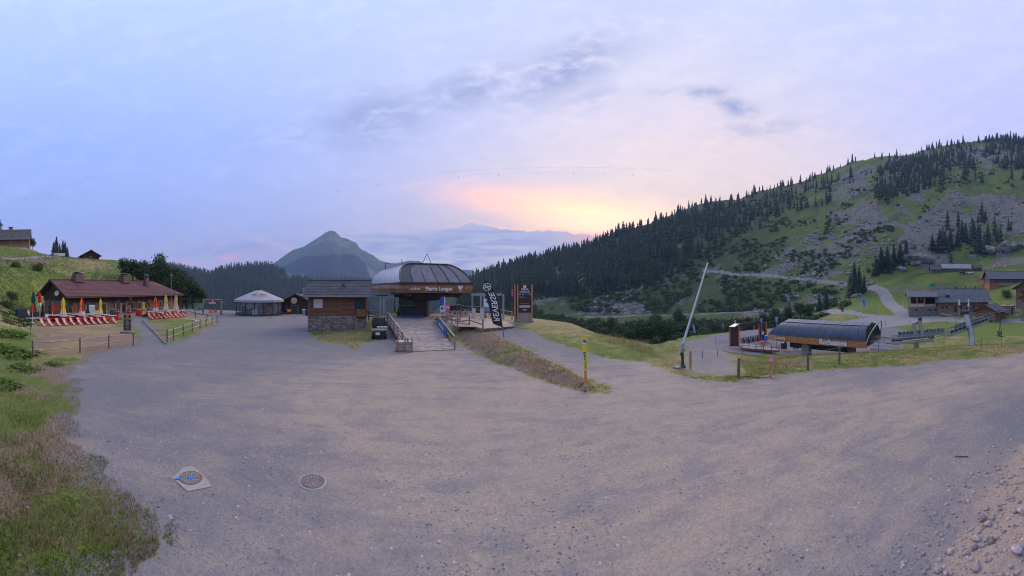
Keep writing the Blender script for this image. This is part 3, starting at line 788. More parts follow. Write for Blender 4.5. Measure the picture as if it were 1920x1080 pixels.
M_spruce = leafmat('spruce_needles', (.026, .042, .024), (.048, .068, .036), (.036, .054, .026))
M_leaf = leafmat('broad_leaves', (.040, .068, .022), (.075, .115, .035), (.055, .090, .026))
M_shrub = leafmat('shrub_leaves', (.048, .080, .024), (.105, .150, .040), (.075, .112, .032))
M_bark = mat('bark', (.09, .065, .05), .9, .25, 5, bump=.5)
def grassmat(*a):
    m = leafmat(*a); nt = m.node_tree; b = nt.nodes['Principled BSDF']; c = b.inputs['Base Color'].links[0].from_socket
    d_ = nt.nodes.new('ShaderNodeBsdfDiffuse'); t_ = nt.nodes.new('ShaderNodeBsdfTranslucent'); x_ = nt.nodes.new('ShaderNodeMixShader')
    nt.links.new(c, d_.inputs[0]); nt.links.new(c, t_.inputs[0]); nt.links.new(d_.outputs[0], x_.inputs[1]); nt.links.new(t_.outputs[0], x_.inputs[2]); nt.links.new(x_.outputs[0], nt.nodes['Material Output'].inputs[0]); return m
M_grass = grassmat('grass_blades', (.230, .300, .070), (.440, .400, .160), (.300, .340, .090), .7)
M_dry = grassmat('dry_grass_blades', (.420, .320, .160), (.540, .430, .240), (.320, .240, .120), .8)


def spruce_arrays(H, R, whorls, k, rng_, z0=.06, droop=.5):
    V = []; F = []; var = []
    for i in range(whorls):
        t = i / (whorls - 1); z = H * (z0 + (1 - z0) * (t ** .92) * .97)
        r = R * (1 - t) ** .85 * rng_.uniform(.82, 1.12) + .03 * R
        o = len(V); V.append((0, 0, min(H, z + H / whorls * 1.25))); va = rng_.uniform(0, .5); var.append(va)
        a0_ = rng_.uniform(0, 6.28)
        for j in range(2 * k):
            a = a0_ + PI * j / k; rr = r * (rng_.uniform(.85, 1.2) if j % 2 == 0 else rng_.uniform(.45, .7))
            V.append((rr * math.cos(a), rr * math.sin(a), z - r * droop * (1 if j % 2 == 0 else .5) * rng_.uniform(.6, 1.1))); var.append(va + rng_.uniform(-.06, .1))
        for j in range(2 * k): F.append((o, o + 1 + j, o + 1 + (j + 1) % (2 * k)))
    return np.array(V), np.array(F), np.clip(np.array(var), 0, 1)


class PR:  # python random with numpy-like uniform
    def __init__(s, seed): s.r = random.Random(seed)
    def uniform(s, a, b): return s.r.uniform(a, b)


def merge(protos, pts, scales, rots, hs=None, m=None, name='forest', label=None, kind='stuff', pick=None):
    """join many copies into one mesh object"""
    V = []; F = []; A_ = []; off = 0
    pick = pick if pick is not None else np.arange(len(pts)) % len(protos)
    for pi_, (pv, pf, pa) in enumerate(protos):
        sel = np.where(pick == pi_)[0]
        if not len(sel): continue
        p = np.asarray(pts)[sel]; s = np.asarray(scales)[sel]; r = np.asarray(rots)[sel]; h = s if hs is None else np.asarray(hs)[sel]
        c, s_ = np.cos(r)[:, None], np.sin(r)[:, None]
        x = (pv[None, :, 0] * c - pv[None, :, 1] * s_) * s[:, None] + p[:, 0:1]
        y = (pv[None, :, 0] * s_ + pv[None, :, 1] * c) * s[:, None] + p[:, 1:2]
        z = pv[None, :, 2] * h[:, None] + p[:, 2:3]
        V.append(np.stack([x, y, z], -1).reshape(-1, 3))
        F.append((pf[None] + (off + np.arange(len(sel)) * len(pv))[:, None, None]).reshape(-1, pf.shape[1]))
        A_.append(np.clip(pa[None, :] + RNG.uniform(0, .5, (len(sel), 1)), 0, 1).ravel())
        off += len(sel) * len(pv)
    o = link(name, fastmesh(name, np.concatenate(V), np.concatenate(F), attrs={'var': np.concatenate(A_)}), m)
    return tag(o, kind=kind)


far_sp = [spruce_arrays(1, .25, 6, 4, PR(i), .02, .5) for i in range(3)]
tiny_sp = [spruce_arrays(1, .19, 4, 3, PR(i + 9), .02, .5) for i in range(2)]
good_sp = [spruce_arrays(1, .21 + .02 * i, 15, 7, PR(i + 20), .05, .55) for i in range(4)]


def visible(p, h):
    """is any of the upper part of a tree on the far slope in line of sight (terrain only)?"""
    return True


# sample positions on the right hillside
def hillside_samples(nmax, seed):
    r = np.random.default_rng(seed)
    px = r.uniform(860, 1960, nmax); d = np.exp(r.uniform(math.log(100), math.log(600), nmax)); th = az(px)
    x = d * np.sin(th); y = d * np.cos(th); z = ground_z(x, y); py = 540 - (z - HC) / d * K
    return px, py, d, x, y, z


def pin(px, py, poly): return polysd(px, py, poly) < 0
px, py, d, x, y, z = hillside_samples(60000, 3)
u = RNG.random(len(px))
crest_y = np.interp(px, [900, 935, 1000, 1060, 1100, 1170, 1240, 1300, 1350, 1420, 1500, 1550, 1600, 1650, 1700, 1750, 1800, 1840, 1870, 1920], [524, 512, 493, 477, 468, 438, 410, 391, 377, 361, 341, 322, 305, 293, 290, 278, 270, 264, 257, 268])
low = np.interp(px, [870, 1000, 1100, 1200, 1270, 1350, 1420, 1500, 1560], [610, 556, 556, 545, 518, 462, 415, 375, 345])
crest_d = np.interp(px, [900, 1170, 1300, 1420, 1500, 1600, 1700, 1900], [430, 430, 455, 480, 505, 525, 545, 562])
dens = np.zeros(len(px))
dens = np.where((py < low), np.interp(px, [1100, 1300, 1420, 1560, 1640], [.75, .55, .22, .09, .06]), dens)
cl_n = fbm(x / 25, y / 25, 3, 71)
for poly, k in (([(1632, 365), (1640, 325), (1700, 300), (1775, 288), (1770, 345), (1700, 370), (1660, 388)], .75), ([(1770, 278), (1832, 275), (1830, 318), (1775, 318)], .45),
                ([(1842, 262), (1930, 262), (1930, 320), (1880, 318), (1845, 300)], .7), ([(1755, 405), (1850, 400), (1850, 480), (1770, 482), (1750, 450)], .38),
                ([(1830, 430), (1930, 432), (1930, 466), (1840, 470)], .5), ([(1700, 455), (1790, 450), (1790, 495), (1700, 495)], .30), ([(1500, 345), (1560, 330), (1560, 380), (1500, 400)], .25),
                ([(1400, 385), (1480, 360), (1500, 400), (1420, 430)], .2)):
    dens = np.maximum(dens, pin(px, py, poly) * k * (cl_n > .38))
meadow = pin(px, py, [(1115, 462), (1160, 445), (1168, 452), (1125, 470)])
dens = np.where(meadow, 0, dens)
dens = np.where(pin(px, py, [(1036, 505), (1068, 508), (1068, 548), (1036, 545)]) | pin(px, py, [(1080, 517), (1108, 512), (1104, 545), (1078, 545)]), .05, dens)
dens = np.where(d > crest_d * 1.03, 0, dens)
dens = np.where((py < crest_y + 13) & (px > 1165) & (px < 1640), dens * .22, dens)
spread = np.clip(d / 430, .3, 1.2) ** 1.0
keep = (u < dens * .36 * spread) & (d > 170)
# skyline trees
sk_px = np.concatenate([RNG.uniform(895, 1180, 95), [1180, 1186, 1200, 1240, 1244, 1265, 1268, 1272, 1276, 1280, 1306, 1322, 1327, 1332, 1350, 1372, 1385, 1400, 1404, 1409, 1416, 1424, 1430, 1438, 1444, 1452, 1458, 1468, 1478, 1482, 1486, 1500, 1512, 1518, 1523, 1528, 1540, 1550, 1556, 1562, 1576, 1590, 1604, 1618, 1640, 1654, 1668, 1680, 1700, 1712, 1722, 1728, 1738, 1742, 1748, 1760, 1776, 1784, 1790, 1808, 1815, 1820, 1826, 1835], RNG.uniform(1845, 1925, 34)])
sk_d = np.interp(sk_px, [900, 1170, 1300, 1420, 1500, 1600, 1700, 1900], [430, 430, 455, 480, 505, 525, 545, 562]) * RNG.uniform(.965, .995, len(sk_px))
sk_x = sk_d * np.sin(az(sk_px)); sk_y = sk_d * np.cos(az(sk_px)); sk_z = ground_z(sk_x, sk_y)
hx_, hy_, hz_, hpx, hpy, hd = x[keep], y[keep], z[keep], px[keep], py[keep], d[keep]
th_ = RNG.uniform(8, 18, len(hx_)) * (.75 + .5 * fbm(hx_ / 22, hy_ / 22, 3, 72)) * np.interp(hpx, [1000, 1500, 1700, 1920], [1.05, .95, .85, .9])
th_ = np.where(RNG.random(len(hx_)) < .18, th_ * .6, th_)
sk_h = np.interp(sk_px, [900, 1150, 1300, 1500, 1920], [15, 13, 11, 10, 13]) * RNG.uniform(.6, 1.15, len(sk_px))
ang = np.concatenate([th_ / hd * 1.0, sk_h / sk_d * 3.])
allp = np.concatenate([np.stack([hx_, hy_, hz_ - .3], -1), np.stack([sk_x, sk_y, sk_z - .3], -1)])
allh = np.concatenate([th_, sk_h]); allpx = np.concatenate([hpx, sk_px]); allpy = np.concatenate([hpy, 540 - (sk_z - HC) / sk_d * K])
issk = np.arange(len(allp)) >= len(hx_)
order = np.argsort(-ang); NIND = 235
ind = order[:NIND]; rest = order[NIND:]
merge(far_sp, allp[rest], allh[rest], RNG.uniform(0, 6.28, len(rest)), m=M_spruce, name='forest')


def tree_meshes(arrs, nm):
    out = []
    for (V, F, a) in arrs:
        me = fastmesh(nm, V, F, attrs={'var': a}); me.materials.append(M_spruce); out.append(me)
    return out


mid_sp = [spruce_arrays(1, .21 + .02 * i, 11, 5, PR(i + 40), .05, .5) for i in range(3)]
sp_me = tree_meshes(mid_sp, 'crown'); sp_good = tree_meshes(good_sp, 'crown')
tb = MB(); tb.tube([(0, 0, -.03), (0, 0, .5), (0, 0, .97)], [.018, .011, .003], 6); trunk_me = tb.mesh('trunk'); trunk_me.materials.append(M_bark)


def spruce(p, h, me, label, group, wide=1.):
    o = tag(bpy.data.objects.new('spruce_tree', None), label, 'tree', group); COL.objects.link(o)
    o.location = p; o.scale = (h * wide, h * wide, h); o.rotation_euler = (0, 0, random.uniform(0, 6.28))
    c = bpy.data.objects.new('crown', me); COL.objects.link(c); c.parent = o
    t = bpy.data.objects.new('trunk', trunk_me); COL.objects.link(t); t.parent = o
    return o


SECT = [(900, 'behind the upper lift station'), (940, 'above the black feather flag'), (972, 'just left of the totem sign'), (1000, 'above the totem sign'), (1050, 'right of the totem sign'), (1100, 'between totem sign and yellow post'), (1150, 'above the yellow post'),
        (1210, 'right of the yellow post'), (1270, 'left of the snow lance foot'), (1330, 'left of the lance tip'), (1400, 'right of the lance tip'), (1480, 'above the timber gateway'), (1560, 'above the lower station'), (1640, 'above the roadside spruces'), (1700, 'above the road bend'), (1770, 'above the scree tongue'), (1840, 'above the boulder field'), (1990, 'at the top right ridge')]
ORD = ['first', 'second', 'third', 'fourth', 'fifth', 'sixth', 'seventh', 'eighth', 'ninth', 'tenth', 'eleventh', 'twelfth', 'thirteenth', 'fourteenth', 'fifteenth', 'sixteenth', 'seventeenth', 'eighteenth', 'nineteenth', 'twentieth']
cells = {}
for i in ind:
    se = next(k for k, (q, _t) in enumerate(SECT) if allpx[i] < q); cy_ = float(np.interp(allpx[i], [900, 1170, 1500, 1870], [515, 438, 341, 257]))
    bd = 0 if issk[i] else 1 if allpy[i] < cy_ + 25 else 2 if allpy[i] < cy_ + 60 else 3
    cells.setdefault((se, bd), []).append(i)
for (se, bd), ii in cells.items():
    ii.sort(key=lambda q: allpx[q])
    for k, i in enumerate(ii):
        where = ('on the skyline', 'just under the skyline', 'halfway up the slope', 'low on the slope')[bd]
        lb = f"{ORD[min(k, 19)]+ ' spruce' if len(ii) > 1 else 'spruce'} {where} {SECT[se][1]}" + (', counted from the left' if len(ii) > 1 else '')
        spruce(allp[i], allh[i], sp_me[i % 3], lb, 'spruces on the right hillside', random.uniform(.95, 1.45))
# nearer spruces by the winding road
for (px0, d0, h0, lb) in ((1602, 165, 18, 'tallest spruce beside the winding road, left of its bend'), (1611, 168, 15, 'spruce just right of the tallest one by the winding road'), (1594, 172, 12.5, 'spruce on the left flank of the roadside clump'), (1620, 172, 10, 'short spruce at the right end of the roadside clump'),
                          (1536, 150, 9, 'slim spruce below the track, left of the light pole'), (1549, 148, 10.5, 'slim spruce right beside another above the station roof'), (1642, 195, 12, 'left spruce of the clump above the road bend'), (1652, 200, 15, 'second spruce of the clump above the road bend'), (1664, 200, 16, 'spruce in the middle of the clump above the road bend'), (1676, 205, 16, 'spruce right of the middle in the clump above the road bend'),
                          (1688, 205, 17, 'broad spruce at the right of the clump above the road bend'), (1698, 215, 14, 'rightmost spruce of the clump above the road bend'), (1762, 235, 17, 'tall spruce behind the long stone chalet'), (1772, 238, 15, 'spruce close behind the long stone chalet roof'), (1782, 240, 16, 'spruce behind the middle of the long chalet'), (1795, 245, 13, 'spruce right of those behind the long chalet'),
                          (1748, 235, 12, 'short spruce left of those behind the long chalet'), (1480, 175, 7, 'small spruce above the wooden gate')):
    p = Pd(px0, d0); p.z -= .3; spruce(p, h0, sp_good[random.randrange(4)], lb, 'spruces beside the winding road', random.uniform(1.0, 1.35))
for (px0, d0, h0) in ((101, 190, 9), (106, 192, 12), (112, 195, 8), (118, 200, 11), (122, 200, 10.5), (126, 198, 7)):
    p = Pd(px0, d0); p.z -= .2; spruce(p, h0, sp_me[random.randrange(3)], ['leftmost', 'tallest', 'short middle', 'dense', 'slim', 'rightmost'][(101, 106, 112, 118, 122, 126).index(px0)] + ' small spruce on the skyline of the left meadow', 'spruces on the left skyline', 1.25)

# far woods
def scatter_on(g, n_, cond, hmin, hmax, nm, prot, seed):
    r = np.random.default_rng(seed); X_, Y_, Z_, PX_, PY_ = g
    i = r.integers(1, X_.shape[0] - 1, n_); j = r.integers(1, X_.shape[1] - 2, n_); t = r.random(n_); s = r.random(n_)
    f = lambda a: (a[i, j] * (1 - t) + a[i, j + 1] * t) * (1 - s) + (a[i - 1, j] * (1 - t) + a[i - 1, j + 1] * t) * s
    P_ = np.stack([f(X_), f(Y_), f(Z_) - 1], -1); k = cond(f(PX_), f(PY_), i)
    P_ = P_[k]; merge(prot, P_, r.uniform(hmin, hmax, len(P_)), r.uniform(0, 6.28, len(P_)), m=M_spruce, name=nm)
scatter_on(FH1, 17000, lambda a, b_, i: (a > 300) & (a < 700) & (i < 62) & (i > 12) & ~pin(a, b_, [(524, 515), (568, 512), (572, 519), (530, 524)]), 9, 16, 'forest', tiny_sp, 5)
scatter_on(FH2, 4000, lambda a, b_, i: (a > 520) & (a < 920) & (i < 45), 10, 18, 'forest', tiny_sp, 6)


def leaf_cloud(nl, lobes, size, seed):
    """leaf clump quads spread through lobes (cx,cy,cz,rx,ry,rz)"""
    r = np.random.default_rng(seed); V = []; var = []
    w_ = np.array([l[3] * l[4] * l[5] for l in lobes]) ** .7; w_ /= w_.sum()
    k = r.choice(len(lobes), nl, p=w_); L = np.array(lobes)[k]
    dr = r.normal(size=(nl, 3)); dr /= np.linalg.norm(dr, axis=1, keepdims=True)
    rad = r.uniform(.35, 1.08, (nl, 1)) ** .55
    c = L[:, :3] + dr * rad * L[:, 3:6] * (1 + .18 * r.normal(size=(nl, 1)))
    nrm = dr + r.normal(size=(nl, 3)) * .7; nrm /= np.linalg.norm(nrm, axis=1, keepdims=True)
    t1 = np.cross(nrm, r.normal(size=(nl, 3))); t1 /= np.linalg.norm(t1, axis=1, keepdims=True); t2 = np.cross(nrm, t1)
    s = size * r.uniform(.55, 1.35, (nl, 1))
    V = np.stack([c + t1 * s, c + t2 * s * .6, c - t1 * s, c - t2 * s * .6], 1).reshape(-1, 3)
    F = np.arange(nl * 4).reshape(-1, 4)
    var = np.repeat(np.clip(k * .13 % .5 + r.uniform(0, .3, nl), 0, 1), 4)
    return V, F, var


def lobes_tree(seed, n_=9):
    r = np.random.default_rng(seed); L = []
    for i in range(n_):
        a = r.uniform(0, 6.28); q = r.uniform(.05, .30); zc = r.uniform(.35, .85); s = r.uniform(.13, .22) * (1.25 - zc * .5)
        L.append((q * math.cos(a) * (1.2 - zc), q * math.sin(a) * (1.2 - zc), zc, s, s, s * .9))
    return L


br = [leaf_cloud(1900, lobes_tree(s), .026, s) for s in range(4)]
br_me = []
for V, F, a in br:
    me = fastmesh('crown', V, F, attrs={'var': a}); me.materials.append(M_leaf); br_me.append(me)
tb = MB(); tb.tube([(0, 0, -.02), (.01, 0, .3), (0, .01, .75)], [.022, .015, .005], 6)
for a in range(5): tb.tube([(0, 0, .22 + a * .08), (.16 * math.cos(a * 1.3), .16 * math.sin(a * 1.3), .45 + a * .08)], [.009, .003], 5)
br_tr = tb.mesh('trunk'); br_tr.materials.append(M_bark)
shl = [leaf_cloud(900, [(0, 0, .35, .42, .42, .38), (.25, .1, .25, .3, .28, .28), (-.25, -.05, .3, .28, .3, .3), (0, .2, .5, .25, .25, .25)], .05, s + 30) for s in range(3)]
sh_me = []
for V, F, a in shl:
    me = fastmesh('foliage', V, F, attrs={'var': a}); me.materials.append(M_shrub); sh_me.append(me)


def broad(p, h, k, label, group, wide=1., name='deciduous_tree'):
    o = tag(bpy.data.objects.new(name, None), label, 'tree', group); COL.objects.link(o)
    o.location = p; o.scale = (h * wide, h * wide, h); o.rotation_euler = (0, 0, random.uniform(0, 6.28))
    for nm, me in (('crown', br_me[k % 4]), ('trunk', br_tr)):
        c = bpy.data.objects.new(nm, me); COL.objects.link(c); c.parent = o
    return o


def shrub(p, h, k, label, group, wide=1.):
    o = tag(bpy.data.objects.new('shrub', None), label, 'shrub', group); COL.objects.link(o); o.location = p; o.scale = (h * wide, h * wide, h); o.rotation_euler = (0, 0, random.uniform(0, 6.28))
    c = bpy.data.objects.new('foliage', sh_me[k % 3]); COL.objects.link(c); c.parent = o
    return o


# trees behind the restaurant (top pixel, distance)
for k, (px0, d0, ytop, wd, lb) in enumerate(((232, 84, 483, 1.1, 'leftmost bushy tree above the restaurant ridge'), (250, 82, 480, 1.1, 'bushy tree behind the second chimney'), (268, 80, 484, 1.0, 'low broad tree between chimney and vent'), (286, 82, 482, 1., 'tree behind the round roof vent'),
                                             (303, 84, 474, .8, 'tallest tree behind the restaurant with a bare twiggy top'), (318, 80, 488, 1., 'tree right of the tallest behind the restaurant'), (335, 78, 497, 1.1, 'broad tree above the right end of the roof'), (350, 76, 512, 1.1, 'dark tree sloping down right of the roof'), (362, 75, 528, 1.0, 'low tree beside the right end of the restaurant'), (240, 90, 500, 1.3, 'dense bush low behind the restaurant chimney'), (275, 88, 505, 1.4, 'dense bush low behind the roof ridge'), (310, 86, 510, 1.4, 'dense bush low behind the right part of the roof'), (376, 77, 541, .8, 'small rounded tree nearest the wooden arch'), (342, 74, 545, 1.3, 'thick undergrowth bush by the end wall'))):
    p = Pd(px0, d0); ztop = HC + (540 - ytop) / K * d0; h = max(3, (ztop - p.z) / .98); broad((p.x, p.y, p.z - .2), h, k, lb, 'trees behind the restaurant', wd * (1.0 if h > 8 else 1.4))
# valley bushes seen past the terrace edge
vb = ((1147, 128, 9, 1), (1187, 130, 7, 1.1), (1232, 132, 11, 1.0), (1274, 150, 10, 1.1), (1130, 112, 6, 1.4), (1165, 108, 7, 1.5), (1195, 100, 8, 1.4), (1215, 96, 9, 1.3), (1240, 100, 9, 1.4), (1258, 104, 8, 1.4), (1225, 112, 10, 1.2), (1280, 110, 7, 1.5), (1205, 120, 7, 1.4), (1300, 112, 6, 1.5), (1340, 115, 5, 1.5), (1180, 95, 6, 1.5), (1150, 98, 5, 1.6), (1115, 125, 7, 1.3), (1255, 90, 6, 1.3), (1235, 88, 7, 1.3),
      (1010, 135, 11, .9), (1028, 140, 9, 1.1), (1050, 140, 10, 1), (985, 90, 7, 1.0), (935, 75, 8, .8), (950, 78, 7, 1), (1075, 140, 7, 1.3), (1090, 145, 6, 1.3), (1430, 105, 6, 1.2), (1455, 108, 7, 1.2), (1500, 112, 8, 1.2), (1520, 110, 6, 1.3), (1400, 112, 6, 1.3), (1475, 118, 7, 1.3), (1370, 112, 5, 1.5))
vb = sorted(vb)
VS = [(960, 'beside the steel portal'), (1060, 'right of the totem sign'), (1140, 'behind the yellow post'), (1200, 'in the hollow past the bank'), (1250, 'left of the snow lance'), (1310, 'behind the snow lance'), (1410, 'behind the feather flags'), (1560, 'behind the lower station')]
vc = {}
for v_ in vb: vc.setdefault(next(k for k, (q, _t) in enumerate(VS) if v_[0] < q), []).append(v_)
for se, vv in vc.items():
    for k, (px0, d0, h0, wd) in enumerate(vv):
        p = Pd(px0, d0); broad((p.x, p.y, p.z - .3), h0, k, f"{ORD[k]} dark bushy tree {VS[se][1]}, counted from the left" if len(vv) > 1 else f"dark bushy tree {VS[se][1]}", 'bushy trees in the valley', wd)
# tree at top left edge and bush by the house
p = Pd(-8, 130); broad((p.x, p.y, p.z), 13, 1, 'tree at the left edge behind the upper house', None, .8)
p = Pd(61, 118); broad((p.x, p.y, p.z), 5, 2, 'small bush at the right gable of the upper house', None, 1)

for (a_, b_, s_, lb) in ((70, 506, 2.6, 'dark bush high on the left slope below the track'), (24, 560, 2.4, 'large dark bush low on the left slope above the log'), (30, 500, 2.0, 'small dark bush high at the left slope'), (10, 575, 1.8, 'dark bush at the left edge above the log')):
    p = Pg(a_, b_); shrub((p.x, p.y, p.z - .3), s_, 0, lb, 'bushes on the left slope', 1.4)
# shrub cover on the slopes: uncountable
def shrub_cover(seed, n_, cond, smin, smax, nm='undergrowth', dmin=100, dmax=560, prot=None):
    r = np.random.default_rng(seed); px = r.uniform(860, 1960, n_); d = np.exp(r.uniform(math.log(dmin), math.log(dmax), n_)); th = az(px)
    x = d * np.sin(th); y = d * np.cos(th); z = ground_z(x, y); py = 540 - (z - HC) / d * K; k = cond(px, py, d, x, y)
    P_ = np.stack([x, y, z - .2], -1)[k]; merge(prot or sm_sh, P_, r.uniform(smin, smax, len(P_)), r.uniform(0, 6.28, len(P_)), m=M_shrub, name=nm)
sm_sh = [leaf_cloud(46, [(0, 0, .4, .55, .55, .42), (.3, 0, .3, .35, .3, .3)], .20, 90 + s) for s in range(3)]
road_mask = lambda x, y: (polyline_d(x, y, road1) > 5) & (polyline_d(x, y, road2) > 4) & (polyline_d(x, y, road3) > 3)
shrub_cover(11, 21000, lambda px, py, d, x, y: (fbm(x / 18, y / 18, 4, 81) > np.interp(px, [900, 1250, 1400, 1500, 1650], [.40, .40, .46, .54, .60])) & (d > 118) & (py > np.interp(px, [900, 1920], [500, 250])) & ~pin(px, py, [(1560, 600), (1640, 530), (1700, 480), (1800, 470), (1960, 460), (1960, 610)]) & road_mask(x, y) & ~((py > 586) & (py < 604) & (px > 1080) & (px < 1570)) & ~pin(px, py, [(1700, 430), (1760, 380), (1790, 350), (1930, 370), (1930, 440), (1780, 470)]), 1.0, 3.6)
shrub_cover(12, 2600, lambda px, py, d, x, y: (d > 84) & (d < 122) & (px < 1560) & (px > 900) & (fbm(x / 10, y / 10, 3, 82) > .42) & (polysd(x, y, lowlot) > 6) & road_mask(x, y), 1.2, 3.0, dmin=84, dmax=140)
shrub_cover(13, 1600, lambda px, py, d, x, y: pin(px, py, [(1560, 400), (1930, 380), (1930, 470), (1700, 500), (1560, 500)]) & (fbm(x / 14, y / 14, 3, 83) > .52), 1.5, 3.5)

# scree and boulders on the hillside
M_rock = mat('limestone', (.15, .138, .125), .9, .3, .8, col2=(.235, .215, .195), bump=.6)
def rock_arr(seed, sub=1):
    b_ = bmesh.new(); bmesh.ops.create_icosphere(b_, subdivisions=sub, radius=.5); r = random.Random(seed)
    for v in b_.verts: v.co = Vector((v.co.x * r.uniform(.7, 1.3), v.co.y * r.uniform(.7, 1.3), v.co.z * r.uniform(.45, .95)))
    V = np.array([v.co[:] for v in b_.verts]); F = np.array([[v.index for v in f.verts] for f in b_.faces]); b_.free(); return V, F, np.zeros(len(V))
rk_ar = [rock_arr(s) for s in range(4)]
def scree(seed, n_, polys, smin, smax, nm='scree'):
    r = np.random.default_rng(seed); px = r.uniform(1000, 1960, n_); d = np.exp(r.uniform(math.log(150), math.log(560), n_)); th = az(px)
    x = d * np.sin(th); y = d * np.cos(th); z = ground_z(x, y); py = 540 - (z - HC) / d * K; k = np.zeros(n_, bool)
    for p_ in polys: k |= pin(px, py, p_)
    k &= fbm(x / 15, y / 15, 3, 84) > .42
    P_ = np.stack([x, y, z], -1)[k]; s_ = smin + (smax - smin) * r.random(len(P_)) ** 4
    merge(rk_ar, P_, s_, r.uniform(0, 6.28, len(P_)), m=M_rock, name=nm)
scree(31, 26000, [[(1700, 430), (1760, 380), (1790, 350), (1810, 365), (1930, 370), (1930, 440), (1850, 450), (1780, 470), (1720, 500), (1680, 480)], [(1430, 500), (1520, 430), (1620, 390), (1700, 470), (1620, 545), (1500, 535)], [(1470, 550), (1540, 545), (1570, 560), (1480, 585)], [(1130, 540), (1200, 530), (1220, 590), (1080, 592)], [(1560, 330), (1700, 300), (1700, 330), (1560, 390)], [(1400, 583), (1540, 570), (1540, 582), (1400, 588)]], .5, 4.5)
big_rock = []
for s in range(3):
    V, F, a = rock_arr(60 + s, 3); ph = fbm(V[:, 0] * 4 + 9 * s, V[:, 1] * 4 + V[:, 2] * 3, 3, s); V = V * (0.75 + ph[:, None] * .6); me = fastmesh('boulder', V, F, smooth=False); me.materials.append(M_rock); big_rock.append(me)
for k, (px0, py0, s, lb) in enumerate(((1727, 487, 14, 'tall pale cliff boulder left of the spruces behind the long chalet'), (1703, 487, 10, 'boulder between the roadside spruces and the cliff'), (1716, 495, 7, 'low boulder under the pale cliff'), (1852, 470, 12, 'grey boulder right of the spruces above the upper meadow'), (1892, 466, 16, 'broad grey boulder above the upper meadow hut'), (1912, 462, 10, 'boulder at the right edge above the meadow'), (1608, 556, 5, 'boulder on the slope below the roadside spruces'), (1690, 505, 7, 'boulder over the road bend'), (1765, 440, 7, 'boulder in the middle of the scree'), (1858, 326, 9, 'rock outcrop on the high green slope'), (1883, 312, 10, 'rock at the right end of the high green slope'), (1795, 340, 6, 'outcrop at the top of the scree tongue'))):
    p = Pg(px0, py0); o = link('boulder', big_rock[k % 3]); o.location = p; o.scale = (s, s, s * .8); o.rotation_euler = (0, 0, k * 1.7); tag(o, lb, 'boulder', 'boulders on the hillside')


# ---------------------------------------------------------------- grass blades near the camera
def blades(nm, n_, m, sampler, hmin, hmax, wd, seed, lean=.35):
    r = np.random.default_rng(seed); P_ = sampler(r, n_); n_ = len(P_)
    h = r.uniform(hmin, hmax, n_) * np.clip(.35 + .65 * r.random(n_), 0, 1) * (.6 + .8 * fbm(P_[:, 0] * 1.3, P_[:, 1] * 1.3, 2, 91)); a = r.uniform(0, 6.28, n_); dx = np.cos(a) * wd * r.uniform(.6, 1.3, n_) / 2; dy = np.sin(a) * wd / 2
    lx = r.normal(size=n_) * lean * h; ly = r.normal(size=n_) * lean * h
    A_ = P_ + np.stack([dx, dy, dx * 0 - .01], -1); B_ = P_ + np.stack([-dx, -dy, dx * 0 - .01], -1); C_ = P_ + np.stack([lx, ly, h], -1)
    V = np.stack([A_, B_, C_], 1).reshape(-1, 3); F = np.arange(n_ * 3).reshape(-1, 3)
    var = np.repeat(np.clip(fbm(P_[:, 0] * .8, P_[:, 1] * .8, 3, 92) * .9 - .1 + r.uniform(0, .35, n_), 0, 1), 3)
    nr_ = np.zeros_like(V); nr_[:, 2] = 1; nr_[:, :2] = np.repeat(r.normal(size=(n_, 2)) * .25, 3, 0)
    return tag(link(nm, fastmesh(nm, V, F, attrs={'var': var}, smooth=True, normals=nr_), m), kind='stuff')


def smp(px0, px1, d0, d1, cond):
    def f(r, n_):
        px = r.uniform(px0, px1, n_); d = np.exp(r.uniform(math.log(d0), math.log(d1), n_)); t = az(px); x = d * np.sin(t); y = d * np.cos(t)
        mg = -polysd(x, y, LOT) + (fbm(x * .5, y * .5, 4, 41) - .5) * 1.6 + (fbm(x * 2.2, y * 2.2, 3, 43) - .5) * .5
        cl_ = fbm(x * 1.1, y * 1.1, 3, 95)
        k = cond(x, y, d, px, mg, cl_, r.random(n_)) & (r.random(n_) < np.clip((px1 - px) / 40, 0, 1)) & (r.random(n_) < np.clip((px - px0) / 20, 0, 1)) & (r.random(n_) < np.clip((d1 - d) / (d1 * .22), 0, 1)); x = x[k]; y = y[k]
        return np.stack([x, y, ground_z(x, y)], -1)
    return f


blades('grass', 130000, M_grass, smp(-60, 340, 4.6, 34, lambda x, y, d, px, mg, c, u: (mg < .2 + (c - .55) * 3.5) & (c > .50 + .14 * u) & (polysd(x, y, GISL) > .1)), .03, .095, .020, 1)
blades('grass', 9000, M_grass, smp(-60, 260, 4.4, 16, lambda x, y, d, px, mg, c, u: (mg < -.9) & (c > .46)), .12, .30, .022, 2)
blades('dry_grass', 80000, M_dry, smp(-60, 340, 4.6, 34, lambda x, y, d, px, mg, c, u: (mg < .5) & (c < .60 - .1 * u)), .05, .15, .018, 3)
blades('dry_grass', 34000, M_dry, smp(840, 1125, 14, 36, lambda x, y, d, px, mg, c, u: (polysd(x, y, MOUND) < -.05) & (c < .62)), .05, .16, .03, 4)
blades('grass', 26000, M_grass, smp(840, 1125, 14, 38, lambda x, y, d, px, mg, c, u: (polysd(x, y, MOUND) < -.05) & (c > .46)), .07, .20, .03, 5)
blades('grass', 30000, M_grass, smp(990, 1500, 16, 46, lambda x, y, d, px, mg, c, u: (mg < -.1) & (polysd(x, y, PLATEAU) < 3.5) & (polysd(x, y, lowlot) > .5) & (c > .4) & (polysd(x, y, MOUND) > 0)), .05, .15, .03, 6)
